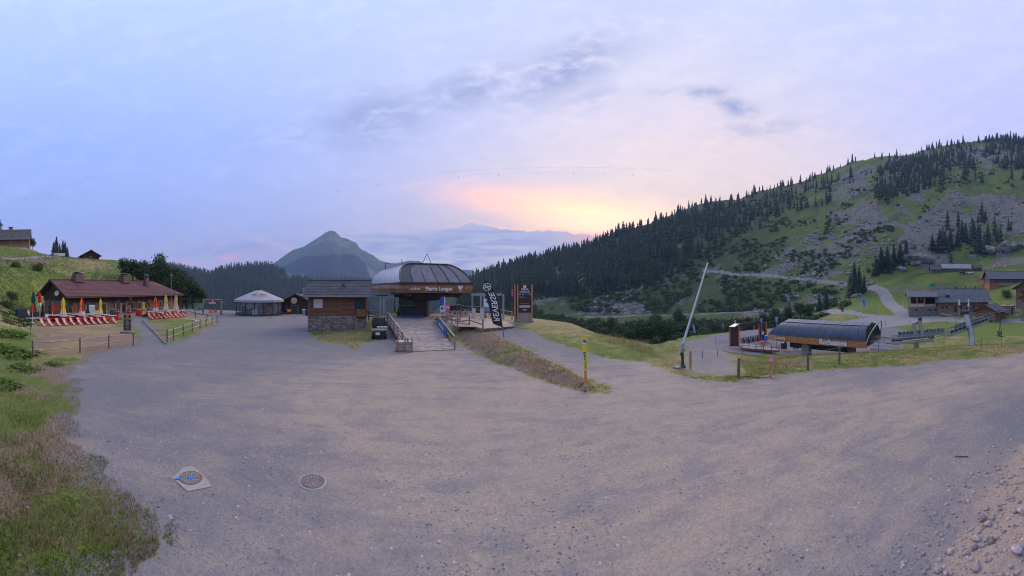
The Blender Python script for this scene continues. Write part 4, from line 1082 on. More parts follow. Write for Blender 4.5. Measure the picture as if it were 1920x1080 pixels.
blades('dry_grass', 26000, M_dry, smp(990, 1500, 16, 46, lambda x, y, d, px, mg, c, u: (mg < -.1) & (polysd(x, y, PLATEAU) < 3.5) & (polysd(x, y, lowlot) > .5) & (polysd(x, y, MOUND) > 0)), .05, .14, .03, 7)
blades('grass', 60000, M_grass, smp(1350, 1990, 17, 62, lambda x, y, d, px, mg, c, u: (mg < -.1) & (polysd(x, y, lowlot) > .4)), .05, .15, .035, 8)
blades('dry_grass', 34000, M_dry, smp(1350, 1990, 17, 62, lambda x, y, d, px, mg, c, u: (mg < 0) & (c < .55) & (polysd(x, y, lowlot) > .4)), .05, .15, .035, 9)
blades('grass', 14000, M_grass, smp(565, 705, 24, 40, lambda x, y, d, px, mg, c, u: (mg < -.05)), .06, .18, .03, 10)
blades('tall_grass', 7000, M_dry, smp(1110, 1235, 22, 33, lambda x, y, d, px, mg, c, u: (polysd(x, y, PLATEAU) < 1.2) & (polysd(x, y, PLATEAU) > -2.2) & (mg < -.6)), .15, .42, .025, 11, .2)
blades('meadow_grass', 60000, leafmat('meadow_blades', (.060, .090, .030), (.150, .160, .060), (.085, .115, .036)), smp(-40, 250, 40, 122, lambda x, y, d, px, mg, c, u: ((d > 66) | (px < 60)) & (c > .42)), .15, .50, .09, 12)


# broad leaved weeds at the left
def leafpatch(seed, n_, sz):
    return leaf_cloud(n_, [(0, 0, .16, .9, .9, .22), (.5, .3, .2, .6, .6, .25), (-.4, -.4, .18, .6, .5, .22)], sz, seed)
M_weed = grassmat('dock_leaves', (.150, .270, .055), (.240, .360, .080), (.190, .300, .070), .6)
wm = []
for s in range(3):
    V, F, a = leafpatch(s + 70, 260, .11); me = fastmesh('leaf_clump', V, F, attrs={'var': a}, smooth=True, normals=np.tile(np.array([[0, 0, 1.]]), (len(V), 1))); me.materials.append(M_weed); wm.append(me)
for k, (px0, py0, s, lb) in enumerate(((14, 628, 2.6, 'bright green weed patch farthest up at the left edge'), (22, 664, 2.2, 'large green weed patch at the left edge below the poles'), (46, 692, 1.1, 'small broad leaved weed clump nearest the gravel'), (5, 655, 2.0, 'weed patch cut by the left edge of the view'), (2, 722, 1.2, 'weed clump low at the left edge'), (100, 684, .7, 'flat weed tuft at the gravel edge'))):
    p = Pg(px0, py0); o = link('weed_patch', wm[k % 3]); o.location = p; o.scale = (s, s, s * .5); tag(o, lb, 'weeds', 'leafy weeds at the left edge', 'stuff')

# loose stones
M_stone = mat('loose_stone', (.25, .235, .25), .9, .3, 3, col2=(.34, .31, .31), bump=.4)
M_rstone = mat('red_stone', (.30, .21, .18), .9, .25, 3, col2=(.40, .33, .31), bump=.4)
def stones(nm, n_, m, smin, smax, sampler, seed, pw=5):
    r = np.random.default_rng(seed); P_ = sampler(r, n_); s = smin + (smax - smin) * r.random(len(P_)) ** pw
    o = merge(rk_ar, P_, s, r.uniform(0, 6.28, len(P_)), m=m, name=nm); return o
stones('gravel', 22000, M_stone, .014, .06, smp(-40, 1960, 4.4, 15, lambda x, y, d, px, mg, c, u: (mg > -.8) & (fbm(x * .35, y * .35, 4, 97) > .42 + .12 * u)), 1)
stones('gravel', 7000, M_rstone, .02, .13, smp(1600, 1990, 4.3, 16, lambda x, y, d, px, mg, c, u: (polysd(x, y, BANK) < 1.1 - 1.6 * u)), 2, 4)
stm = []
for s in range(4):
    V, F, a = rock_arr(80 + s, 2); me = fastmesh('stone', V, F); stm.append(me)
for me in stm: me.materials.append(M_stone)
str_ = [me.copy() for me in stm]
for me in str_: me.materials[0] = M_rstone
for k, (px0, py0, s) in enumerate(((1842, 973, .20), (1853, 985, .15), (1832, 1012, .17), (1902, 960, .14), (1880, 906, .16), (1893, 896, .12), (1827, 1028, .15), (1812, 1040, .13), (1860, 974, .12), (1908, 1034, .22), (1758, 1070, .14), (1830, 1068, .16), (1896, 935, .14), (1916, 960, .2), (1778, 911, .09), (1872, 880, .12), (51, 952, .07), (298, 951, .07), (36, 1042, .07))):
    p = Pg(px0, py0); o = link('stone', (str_ if px0 > 1700 and k % 3 else stm)[k % 4]); o.location = (p.x, p.y, p.z + s * .18); o.scale = (s, s, s * .75); o.rotation_euler = (0, 0, k)
    tag(o, f'{ORD[k]} pale stone on the brown bank, counted from the largest cluster' if px0 > 1700 else 'small pale stone in the lower left grass' if px0 < 60 and py0 > 1000 else 'small pale stone on the left verge' if px0 < 60 else 'small pale stone left of the first manhole', 'stone', 'loose stones on the bank' if px0 > 1700 else 'loose stones in the left grass')
bx = MB(); p = Pg(1790, 857); bx.tube([(p.x, p.y, p.z + .03), (p.x + .05, p.y - .4, p.z + .03)], .015, 5); tag(bx.build('stick', M_bark), 'short dark stick lying on the gravel', 'stick')
# ---------------------------------------------------------------- shared materials
def boards(name, col, pitch=.2, axis=2, col2=None, rough=.75):
    """timber cladding: horizontal boards as fine relief with a dark joint"""
    m = bpy.data.materials.new(name); m.use_nodes = True; n = N(m.node_tree); b = m.node_tree.nodes['Principled BSDF']
    v = n.new('ShaderNodeTexCoord').outputs['Object']; s = n.sep(v)
    k = n.m('DIVIDE', s[axis], pitch); fr = n.m('FRACT', k); row = n.m('FLOOR', k)
    g = n.noise(n.vm('ADD', n.vm('MULTIPLY', v, (1.2, 1.2, 9) if axis == 2 else (9, 9, 1.2)), n.xyz(row, row, row)), 2.2, 4, .65)
    rn = n.new('ShaderNodeTexWhiteNoise', noise_dimensions='1D'); n.put(rn.inputs['W'], row)
    c = n.mix(n.rng(g, .3, .7), tuple(x * .6 for x in col[:3]) + (1,), tuple((col2 or col)[:3]) + (1,))
    c = n.mix(n.rng(rn.outputs['Value'], 0, 1, 0, .45), c, tuple(x * .55 for x in col[:3]) + (1,))
    j = n.rng(fr, .06, .0)
    c = n.mix(j, c, (.02, .015, .01, 1))
    n.put(b.inputs['Base Color'], c); b.inputs['Roughness'].default_value = rough; b.inputs['Specular IOR Level'].default_value = .25
    bp = n.new('ShaderNodeBump'); bp.inputs['Distance'].default_value = .03; bp.inputs['Strength'].default_value = .6
    n.put(bp.inputs['Height'], n.m('SUBTRACT', g, j)); m.node_tree.links.new(bp.outputs[0], b.inputs['Normal'])
    return m


def stonework(name, col, col2, sc=2.2):
    m = bpy.data.materials.new(name); m.use_nodes = True; n = N(m.node_tree); b = m.node_tree.nodes['Principled BSDF']
    v = n.vm('MULTIPLY', n.new('ShaderNodeTexCoord').outputs['Object'], (1, 1, 2.0))
    vo = n.new('ShaderNodeTexVoronoi', feature='F1'); n.put(vo.inputs['Vector'], v); vo.inputs['Scale'].default_value = sc
    ve = n.new('ShaderNodeTexVoronoi', feature='DISTANCE_TO_EDGE'); n.put(ve.inputs['Vector'], v); ve.inputs['Scale'].default_value = sc
    c = n.mix(n.sep(vo.outputs['Color'])[0], col + (1,), col2 + (1,)); c = n.mix(n.rng(n.noise(v, 9, 3, .7), .3, .7, 0, .4), c, tuple(x * .5 for x in col) + (1,))
    c = n.mix(n.rng(ve.outputs['Distance'], .06, .0), c, (.10, .09, .085, 1))
    n.put(b.inputs['Base Color'], c); b.inputs['Roughness'].default_value = .9; b.inputs['Specular IOR Level'].default_value = .15
    bp = n.new('ShaderNodeBump'); bp.inputs['Distance'].default_value = .06; bp.inputs['Strength'].default_value = .8
    n.put(bp.inputs['Height'], n.rng(ve.outputs['Distance'], 0, .15)); m.node_tree.links.new(bp.outputs[0], b.inputs['Normal'])
    return m


W_dark = boards('dark_timber', (.075, .040, .024), .22, col2=(.12, .065, .04))
W_hut = mat('hut_plank', (.150, .070, .038), .75, .25, 2.5, col2=(.20, .10, .055), stretch=(1, 1, 7), bump=.4)
W_red = boards('red_brown_timber', (.300, .130, .065), .24, col2=(.38, .18, .09))
W_warm = boards('warm_timber', (.380, .180, .085), .22, col2=(.46, .24, .12))
W_pale = mat('weathered_wood', (.33, .27, .23), .85, .18, 2.2, col2=(.42, .34, .29), stretch=(1, 1, 1), bump=.5)
W_rail = mat('railing_wood', (.22, .175, .155), .85, .22, 3, col2=(.30, .24, .21), bump=.4)
W_orange = mat('orange_timber', (.46, .22, .10), .7, .14, 3, col2=(.52, .27, .13), stretch=(1, 1, .3), bump=.2)
S_grey = stonework('grey_rubble_stone', (.20, .18, .17), (.32, .29, .27))
S_wall = stonework('chalet_stone', (.17, .145, .13), (.28, .24, .21), 1.6)
S_stone = mat('wall_stone', (.19, .165, .155), .9, .35, 4, col2=(.26, .23, .21), bump=.6)
R_maroon = mat('maroon_roof_sheet', (.110, .045, .045), .7, .14, .9, col2=(.14, .06, .06), bump=.2)
R_grey = mat('grey_roof_tile', (.075, .075, .085), .8, .18, 1.2, col2=(.10, .098, .108), bump=.3)
R_blue = mat('blue_grey_roof', (.085, .090, .108), .65, .16, .8, col2=(.11, .115, .13), bump=.2)
R_light = mat('light_grey_roof', (.30, .28, .30), .7, .15, .8, bump=.2)
GLASS = mat('dark_glass', (.015, .02, .025), .08, .1, 2, spec=.8)
GLASSV = mat('tinted_canopy_glass', (.085, .068, .105), .16, .3, .8, spec=.9)
FRAME_B = mat('black_frame', (.02, .02, .022), .5, .1, 5)
METAL = mat('galvanised_metal', (.36, .38, .40), .45, .12, 3, metal=.6)
STEEL = mat('pale_steel', (.62, .62, .63), .4, .1, 3, metal=.3)
SILVER = mat('silver_roof_sheet', (.74, .68, .70), .42, .06, 1.5, metal=.35)
DARKM = mat('dark_grey_metal', (.065, .07, .08), .45, .12, 2, metal=.3)
CHAR = mat('charcoal', (.03, .03, .033), .6, .15, 3)
WHITE = mat('white_paint', (.72, .71, .72), .55, .04, 4)
CREAM = mat('cream_board', (.62, .56, .47), .7, .06, 3)
RED = mat('red_paint', (.52, .035, .035), .5, .08, 4)
ORANGE = mat('orange_plastic', (.75, .17, .05), .5, .06, 4)
YELLOW = mat('yellow_fabric', (.80, .62, .06), .8, .06, 3)
BLUE = mat('blue_banner', (.035, .10, .42), .6, .06, 3)
LBLUE = mat('light_blue_fabric', (.10, .26, .58), .7, .1, 3)
GREEN = mat('dark_green_fabric', (.012, .085, .060), .85, .15, 3)
BLACKF = mat('black_fabric', (.02, .025, .03), .85, .15, 3)
PINK = mat('pink_print_fabric', (.78, .20, .22), .8, .12, 9, col2=(.90, .42, .42))
BROWN_S = mat('brown_sign_panel', (.060, .028, .022), .6, .1, 2)
RUBBER = mat('rubber', (.018, .018, .018), .8, .1, 5)
COPPER = mat('fascia_timber', (.36, .165, .085), .55, .2, 1.6, col2=(.44, .22, .12), stretch=(1, 1, 8), bump=.25)
ORANGE_F = mat('orange_fascia', (.37, .135, .042), .5, .2, 1.2, col2=(.45, .18, .06), stretch=(1, 1, 6))
TABLE = mat('beige_table_top', (.50, .45, .36), .7, .08, 3)


def quad_frame(mb, w, h, t, d):  # rectangular frame in xz plane about origin, bar t, depth d
    mb.box((0, 0, h / 2 - t / 2), (w, d, t)); mb.box((0, 0, -h / 2 + t / 2), (w, d, t))
    mb.box((-w / 2 + t / 2, 0, 0), (t, d, h - 2 * t)); mb.box((w / 2 - t / 2, 0, 0), (t, d, h - 2 * t))
    return mb


def window(parent, loc, w, h, rz=0., frame=None, pane=None, mull=1, name='window', sill=True):
    mb = MB(); quad_frame(mb, w, h, .07, .10)
    for k in range(mull): mb.box((-w / 2 + w * (k + 1) / (mull + 1), 0, 0), (.05, .08, h - .14))
    f = mb.build(name, frame or W_pale, parent); f.location = loc; f.rotation_euler = (0, 0, rz)
    g_ = MB().box((0, .02, 0), (w - .13, .02, h - .13)).build('pane', pane or GLASS, f)
    if sill: MB().box((0, -.05, -h / 2 - .045), (w + .12, .18, .05)).build('sill', frame or W_pale, f)
    return f


def door(parent, loc, w, h, rz=0., m=None, glazed=False):
    mb = MB().box((0, 0, h / 2), (w, .08, h)); d_ = mb.build('door', m or W_dark, parent); d_.location = loc; d_.rotation_euler = (0, 0, rz)
    fr = MB(); fr.box((-w / 2 - .05, -.02, h / 2), (.1, .14, h + .1)).box((w / 2 + .05, -.02, h / 2), (.1, .14, h + .1)).box((0, -.02, h + .05), (w, .14, .1)); fr.build('door_frame', W_pale, d_)
    MB().box((w * .36, -.08, h * .48), (.12, .05, .03)).build('handle', STEEL, d_)
    if glazed: MB().box((0, -.05, h * .62), (w * .6, .02, h * .5)).build('pane', GLASS, d_)
    return d_


def roof(parent, L, W, ze, zr, ovx, m, n_=9, th=.12, hip=None, fascia=None):
    """gable roof of overlapping courses; eaves at y = +-W/2, ridge along x"""
    r = MB(); h = zr - ze
    for s in (-1, 1):
        x0, x1 = -L / 2 - ovx, L / 2 + ovx
        r.quadslab([(x0, s * W / 2, ze), (x1, s * W / 2, ze), (x1, 0, zr), (x0, 0, zr)] if s < 0 else [(x1, s * W / 2, ze), (x0, s * W / 2, ze), (x0, 0, zr), (x1, 0, zr)], th)
    ro = r.build('roof', fascia or W_dark, parent)
    nl = math.hypot(h, W / 2)
    for s in (-1, 1):
        for i in range(n_):
            t0 = i / n_; t1 = min(1, (i + 1.08) / n_); x0, x1 = -L / 2 - ovx - .04, L / 2 + ovx + .04
            off0 = .075; off1 = .035
            ny, nz = s * h / nl, (W / 2) / nl
            p = lambda x, t, o: (x, s * W / 2 * (1 - t) + ny * o, ze + h * t + nz * o)
            q = [p(x0, t0 - (.03 if i == 0 else 0), off0), p(x1, t0 - (.03 if i == 0 else 0), off0), p(x1, t1, off1), p(x0, t1, off1)]
            if s > 0: q = [q[1], q[0], q[3], q[2]]
            MB().quadslab(q, .035).build('roof_course', m, ro)
    MB().box((0, 0, zr + .075), (L + 2 * ovx + .1, .34, .06)).build('ridge_cap', m, ro)
    return ro


def house(name, label, cat, c, rz, L, W, ze, zr, wallm, roofm, base=0., basem=None, ov=.7, ovy=.6, n_=9, group=None, z0=0., drop=2.5):
    """L along local x (ridge), W along y; wall top at eave; base = height of the stone plinth"""
    t = thing(name, label, cat, c, rz, group)
    k = (zr - ze) / (W / 2 + ovy); zw = ze + k * ovy - .1; zp = zr - .14
    mb = MB(); M = Matrix(((0, 0, 1, 0), (1, 0, 0, 0), (0, 1, 0, 0), (0, 0, 0, 1)))
    mb.prism([(-W / 2, base), (W / 2, base), (W / 2, zw), (0, zp), (-W / 2, zw)], -L / 2, L / 2, M); mb.build('wall', wallm, t)
    MB().box((0, 0, (base - drop) / 2 - .001), (L + .12, W + .12, base + drop)).build('stone_base', basem or S_grey, t)
    roof(t, L, W + 2 * ovy, ze, zr, ov, roofm, n_)
    for s in (-1, 1):
        f = MB()
        for q in (-1, 1): f.bar((s * (L / 2 + ov + .03), q * (W / 2 + ovy), ze - .06), (s * (L / 2 + ov + .03), 0, zr - .06), .05, .24)
        f.build('barge_board', W_dark, t)
    return t


def chimney(t, x, y, z, w=.9, h=1.3, m=None, cap=True):
    c = MB().box((x, y, z + h / 2), (w, w, h), taper=.82).build('chimney', m or S_grey, t)
    if cap: MB().box((x, y, z + h + .22), (w * 1.15, w * 1.15, .07)).build('chimney_cap', STEEL, c); MB().box((x, y, z + h + .09), (w * .6, w * .6, .2)).build('flue', CHAR, c)
    return c


def A(px, py):  # ground point (Vector) under a pixel
    return Pg(px, py)


# ================================================================ restaurant at the left
RZ = math.atan2(.948, -.319); O_ = Vector((-49.0, 10.1, 0)); RS = 1.085
facade_y = lambda px: float(np.interp(px, [96, 97, 125, 200, 250, 300, 345, 346], [0, 599.5, 598, 592.5, 589.5, 586.5, 584, 0]))
rest = thing('restaurant', 'long low mountain restaurant with a maroon roof and stone walls', 'restaurant', O_, RZ); rest.scale = (RS, RS, 1)
RL = 25.7
b = MB(); b.prism([(.9, 1.2), (24.8, 1.2), (24.8, 8.8), (.9, 8.8)], -1, 3.55); b.build('wall', S_wall, rest)
g_ = MB(); Mx = Matrix(((0, 0, 1, 0), (1, 0, 0, 0), (0, 1, 0, 0), (0, 0, 0, 1)))
g_.prism([(1.0, 2.9), (9.0, 2.9), (9.0, 3.9), (5.0, 6.15), (1.0, 3.9)], .82, 1.1, Mx); g_.build('gable_wall', W_dark, rest)
g_ = MB(); g_.box((12.9, 1.12, 3.1), (23.6, .12, .9)); g_.build('timber_frieze', W_dark, rest)
hipx = 22.2
rf = MB(); th = .14
rf.quadslab([(0, 0, 3.65), (RL, 0, 3.65), (hipx, 5, 6.4), (0, 5, 6.4)], th)
rf.quadslab([(RL, 10, 3.65), (0, 10, 3.65), (0, 5, 6.4), (hipx, 5, 6.4)], th)
rf.add([(RL, 0, 3.65), (RL, 10, 3.65), (hipx, 5, 6.4), (RL, 0, 3.5), (RL, 10, 3.5), (hipx, 5, 6.2)], [(0, 1, 2), (5, 4, 3), (0, 3, 4, 1), (1, 4, 5, 2), (2, 5, 3, 0)])
ro = rf.build('roof', W_dark, rest)
NC = 13
for s in (0, 1):
    for i in range(NC):
        t0, t1 = i / NC, min(1, (i + 1.07) / NC)
        y = lambda t: 5 * t if s == 0 else 10 - 5 * t
        sg = -1 if s == 0 else 1
        P0 = lambda x, t, o: (x, y(t) + sg * .48 * o, 3.65 + 2.75 * t + .877 * o)
        xr = lambda t: RL + (hipx - RL) * t
        q = [P0(-.05, t0, .07), P0(xr(t0) + .04, t0, .07), P0(xr(t1) + .04, t1, .035), P0(-.05, t1, .035)]
        if s: q = [q[1], q[0], q[3], q[2]]
        MB().quadslab(q, .03).build('roof_course', R_maroon, ro)
for i in range(NC):
    t0, t1 = i / NC, min(1, (i + 1.07) / NC); ex = lambda t: RL + (hipx - RL) * t
    q = [(ex(t0) + .07, 5 * t0, 3.68 + 2.75 * t0 + .05), (ex(t0) + .07, 10 - 5 * t0, 3.68 + 2.75 * t0 + .05), (ex(t1) + .05, 10 - 5 * t1, 3.66 + 2.75 * t1 + .03), (ex(t1) + .05, 5 * t1, 3.66 + 2.75 * t1 + .03)]
    MB().quadslab(q, .03).build('roof_course', R_maroon, ro)
MB().box((hipx / 2, 5, 6.5), (hipx + .1, .4, .07)).build('ridge_cap', R_maroon, ro)
f = MB(); f.bar((-.08, 0, 3.55), (-.08, 5, 6.3), .06, .3).bar((-.08, 10, 3.55), (-.08, 5, 6.3), .06, .3); f.build('barge_board', W_dark, rest)
f = MB().box((RL / 2, -.04, 3.55), (RL, .06, .28)); f.build('eave_board', W_dark, rest)
f = MB().tube([(0, -.14, 3.52), (RL, -.14, 3.50)], .07, 6); f.build('gutter', R_maroon, rest)
for cx in (4.8, 14.6):
    c = MB().box((cx, 4.6, 6.75), (1.7, 1.7, 1.5), taper=.72).build('chimney', mat('brown_cladding', (.10, .055, .06), .7, .15, 2), rest)
    MB().box((cx, 4.6, 7.72), (1.5, 1.5, .05), ry=.14).build('chimney_cap', STEEL, c); MB().box((cx, 4.6, 7.58), (.9, .9, .22)).build('flue', CHAR, c)
c = MB().box((18.8, 3.2, 6.2), (.9, .9, 1.8), taper=.75).build('vent_stack', mat('brown_cladding', (.1, .05, .06)), rest)
MB().lathe([(.30, 7.05), (.46, 7.25), (.48, 7.55), (.30, 7.78), (.05, 7.82)], 12, (18.8, 3.2, 0)).build('vent_cowl', DARKM, c)
dish = thing('satellite_dish', 'round white satellite dish on the dark gable of the restaurant', 'satellite dish', O_ + Matrix.Rotation(RZ, 3, 'Z') @ Vector((.55, 3.9, 4.1)), RZ)
b = MB(); M_ = Matrix.Rotation(-.75, 4, 'Z') @ Matrix.Rotation(PI / 2 - .2, 4, 'X')
vs = []
pf = [(.02, .0), (.2, .02), (.38, .08), (.47, .14), (.47, .16), (.2, .05), (.02, .03)]
bb = MB().lathe(pf, 18); bb.v = [tuple(Matrix.Rotation(-1.2, 4, 'Z') @ Matrix.Rotation(PI / 2 - .25, 4, 'X') @ Vector(v)) for v in bb.v]; bb.build('reflector', WHITE, dish, smooth=True)
MB().bar((0, .1, -.1), (.3, .1, -.1), .05).build('bracket', METAL, dish)
# openings on the front
for (x, w_) in ((3.4, 1.0), (5.2, 1.0), (13.6, .9), (16.2, .9), (17.4, .9), (20.2, .9)):
    window(rest, (x, 1.1, 1.75), w_, 1.15)
for (x, gl) in ((7.4, False), (10.3, True), (11.5, True), (15.0, False), (21.8, False)):
    door(rest, (x, 1.12, 0), .95, 2.25, 0, W_dark if not gl else W_red, gl)
for x in (.4, 6.3, 12.4, 18.4, 25.2): MB().box((x, .35, 1.75), (.22, .22, 3.5)).build('post', W_dark, rest)
f = MB().box((14.2, .55, 1.18), (3.0, .7, .07)).box((14.2, .85, .55), (2.8, .1, 1.1)); f.build('counter', W_warm, rest)
MB().box((22.6, 1.0, 1.2), (2.6, .1, 2.0)).build('wall_panel', W_red, rest)
for y in (3.0, 7.0): window(rest, (.86, y, 1.7), .9, .9, -PI / 2)
fm2 = leafmat('red_flowers', (.20, .04, .05), (.06, .11, .04), (.30, .10, .12))
for k in range(9): MB().box((1.6 + k * 2.6 + random.uniform(-.3, .3), .9, 2.62), (.6, .25, .26)).build('flower_basket', fm2, rest)
RM = Matrix.Translation(O_) @ Matrix.Rotation(RZ, 4, 'Z')


def parasol(px, ytop, ycan, ybase, cols, label, group, r=.30, base=True, d=None, name='closed_parasol'):
    p = A(px, max(ybase, facade_y(px))) if d is None else Pd(px, d); dd = math.hypot(p.x, p.y)
    H = HC + (540 - ytop) / K * dd - p.z; hc = HC + (540 - ycan) / K * dd - p.z
    H = max(H, 1.6); hc = max(.5, min(hc, H - .9))
    t = thing(name, label, 'parasol', p, random.uniform(0, 6), group)
    MB().tube([(0, 0, 0), (0, 0, H - .05)], .035, 8).build('pole', WHITE, t)
    V = MB(); n_ = 16; L_ = H - hc
    prof = [(.02, H), (.07, H - .05), (r * .55, H - L_ * .22), (r * .62, H - L_ * .38), (r * .50, H - L_ * .5), (r * .82, H - L_ * .75), (r, hc + .04), (r * .75, hc)]
    vs = []; fs = []
    for i, (rr, z) in enumerate(prof):
        for k in range(n_):
            a = 2 * PI * k / n_; q = rr * (1.18 if k % 2 == 0 else .68) * (1 if i > 1 else 1); vs.append((q * math.cos(a), q * math.sin(a), z))
    for i in range(len(prof) - 1):
        for k in range(n_): fs.append((i * n_ + k, (i + 1) * n_ + k, (i + 1) * n_ + (k + 1) % n_, i * n_ + (k + 1) % n_))
    fs.append(tuple(range(n_)));
    me = bpy.data.meshes.new('canopy'); me.from_pydata(vs, [], fs)
    mi = [0] * len(me.polygons)
    for j, pl in enumerate(me.polygons):
        i = j // n_
        if len(cols) > 1 and j < len(fs) - 1:
            if len(cols) == 2 and i >= 5: mi[j] = 1
            if len(cols) == 3: mi[j] = 2 if i >= 5 else (1 if (j % n_) in (3, 4, 5, 9, 10, 11) else 0)
    o = link('canopy', me, list(cols), t); me.polygons.foreach_set('material_index', mi); me.update()
    if base: MB().box((0, 0, .05), (.6, .6, .1)).cyl((0, 0, .2), .05, .3, 8).build('foot', WHITE if base == 2 else CHAR, t)
    return t


WF = mat('white_fabric', (.68, .67, .68), .85, .08, 3); RF = mat('red_fabric', (.62, .04, .05), .85, .1, 3); OF = mat('orange_fabric', (.82, .30, .05), .85, .1, 3); MF = mat('maroon_fabric', (.14, .03, .045), .85, .1, 3); GF = mat('slate_fabric', (.05, .07, .10), .85, .1, 3); PY = mat('pale_yellow_fabric', (.72, .62, .22), .85, .08, 3)
GPL = 'closed parasols on the restaurant terrace'
for a in ((62.8, 546, 592, 604, (GREEN,), 'large dark green closed parasol, leftmost on the terrace', .42), (74.5, 548, 574, 601, (RF, WF), 'red and white closed parasol under the satellite dish', .36), (61, 568, 586, 606, (RF,), 'small bright red closed parasol left of the deck', .24),
          (80, 568, 594, 603, (BLACKF,), 'black closed parasol left of the striped ball', .24), (98.5, 567, 583, 602, (RF,), 'small red closed parasol in front of the red curtain', .24), (94, 564, 590, 598, (GREEN,), 'thin dark green closed parasol by the gable corner', .2),
          (118.5, 558, 594, 607, (YELLOW, WF), 'tall yellow and white closed parasol at the corner of the restaurant', .42), (132, 565, 586, 599, (GREEN,), 'slim dark green closed parasol right of the yellow corner one', .22), (141, 569, 585, 600, (RF,), 'small red closed parasol left of the red and yellow one', .22),
          (153.5, 559, 592, 606, (OF, RF, WF), 'red, yellow and white closed parasol in the middle of the left terrace', .42), (164.5, 567, 587, 599, (GREEN,), 'dark green closed parasol right of the red and yellow one', .26), (188.5, 560, 590, 604, (YELLOW, WF), 'yellow closed parasol before the glazed doors', .3),
          (222, 562, 579, 598, (GF,), 'slate blue closed parasol by the red bar table', .26), (244, 556, 572, 598, (MF,), 'maroon closed parasol over the serving counter', .28), (269.5, 566, 580, 594, (YELLOW,), 'short yellow closed parasol at the left of the right terrace', .26), (281.5, 562, 575, 592, (RF,), 'small red closed parasol left of the second red and yellow one', .26),
          (291.5, 557, 584, 596, (OF, RF, WF), 'red, yellow and white closed parasol on the right terrace', .4), (297.5, 564, 576, 591, (RF,), 'small red closed parasol right of the second red and yellow one', .26), (311, 553, 582, 595, (PY, WF), 'pale yellow closed parasol, second from the right of the terrace', .4), (330, 553, 581, 594, (PY, WF), 'pale yellow closed parasol, rightmost of the terrace', .4)):
    parasol(a[0], a[1], a[2], a[3], a[4], a[5], GPL, a[6], base=2 if a[0] == 61 else True)


def make_deckchair():
    t = thing('deck_chair', '', 'deck chair')
    for s in (-.3, .3):
        MB().bar((s, -.55, .02), (s, .42, .95), .045).build('side_rail', RED, t)
        MB().bar((s * .9, .5, .02), (s * .9, -.25, .42), .04).build('leg', RED, t)
    MB().bar((-.3, .42, .95), (.3, .42, .95), .045).build('cross_bar', RED, t); MB().bar((-.3, -.5, .06), (.3, -.5, .06), .045).build('cross_bar', RED, t)
    V = [];
    cv = [(-.5, .10), (-.36, .16), (-.15, .24), (.05, .40), (.22, .62), (.42, .95)]
    for x in (-.27, .27): V += [(x, y, z) for y, z in cv]
    V += [(x, y + .01, z - .012) for x, y, z in V]
    n_ = 6; F = [(i, i + 1, n_ + i + 1, n_ + i) for i in range(n_ - 1)] + [(2 * n_ + n_ + i, 2 * n_ + n_ + i + 1, 2 * n_ + i + 1, 2 * n_ + i) for i in range(n_ - 1)]
    MB().add(V, F[:5]).add([V[i] for i in range(12, 24)], [(n_ + i, n_ + i + 1, i + 1, i) for i in range(n_ - 1)]).build('sling', PINK, t)
    MB().add([(-.13, .02, .385), (.13, .02, .385), (.13, .20, .605), (-.13, .20, .605)], [(0, 1, 2, 3)]).build('print', WF, t)
    return t


dc = make_deckchair(); first = True
L1 = [(80, 611), (94, 611), (109, 610.5), (122, 610), (135.5, 609), (149, 609), (162, 608), (174, 607.5), (186, 607), (198, 606.5), (214, 606)]
L2 = [(282, 598), (291, 597.5), (299, 597), (308, 596.5), (315, 596), (322, 595.5), (330, 595), (337, 594), (344, 593)]
ords = ['leftmost', 'second', 'third', 'fourth', 'fifth', 'sixth', 'seventh', 'eighth', 'ninth', 'tenth', 'rightmost']
def put_chair(px, py, yaw, lb, gr):
    global first
    p = A(px, py)
    ang = math.atan2(p.x, -p.y) if False else 0
    tow = math.atan2(-p.y, -p.x)      # direction to the camera
    if first: dc.location = p; dc.rotation_euler = (0, 0, tow + PI / 2 + yaw); dc['label'] = lb; dc['group'] = gr; dc.scale = (1.0,) * 3; first = False
    else: place_copy(dc, p, tow + PI / 2 + yaw, lb, gr, 1.0)
for i, (a_, b_) in enumerate(L1): put_chair(a_, b_, .75 + random.uniform(-.1, .1), f'{ords[i]} pink deck chair in the long front row on the left lawn' if i not in (0, 10) else ('pink deck chair at the left end of the front row by the lawn' if i == 0 else 'pink deck chair at the right end of the left row beside the red bar table'), 'deck chairs in front of the restaurant')
o2 = ['leftmost', 'second', 'third', 'fourth', 'middle', 'sixth', 'seventh', 'eighth', 'rightmost']
for i, (a_, b_) in enumerate(L2): put_chair(a_, b_, .95 + random.uniform(-.1, .1), f'{o2[i]} pink deck chair in the row right of the gravel path', 'deck chairs in front of the restaurant')
put_chair(54, 592, .5, 'pink deck chair on the small deck beside the dark crate', 'deck chairs in front of the restaurant'); put_chair(70, 591, .5, 'pink deck chair on the small deck behind the small red parasol', 'deck chairs in front of the restaurant')


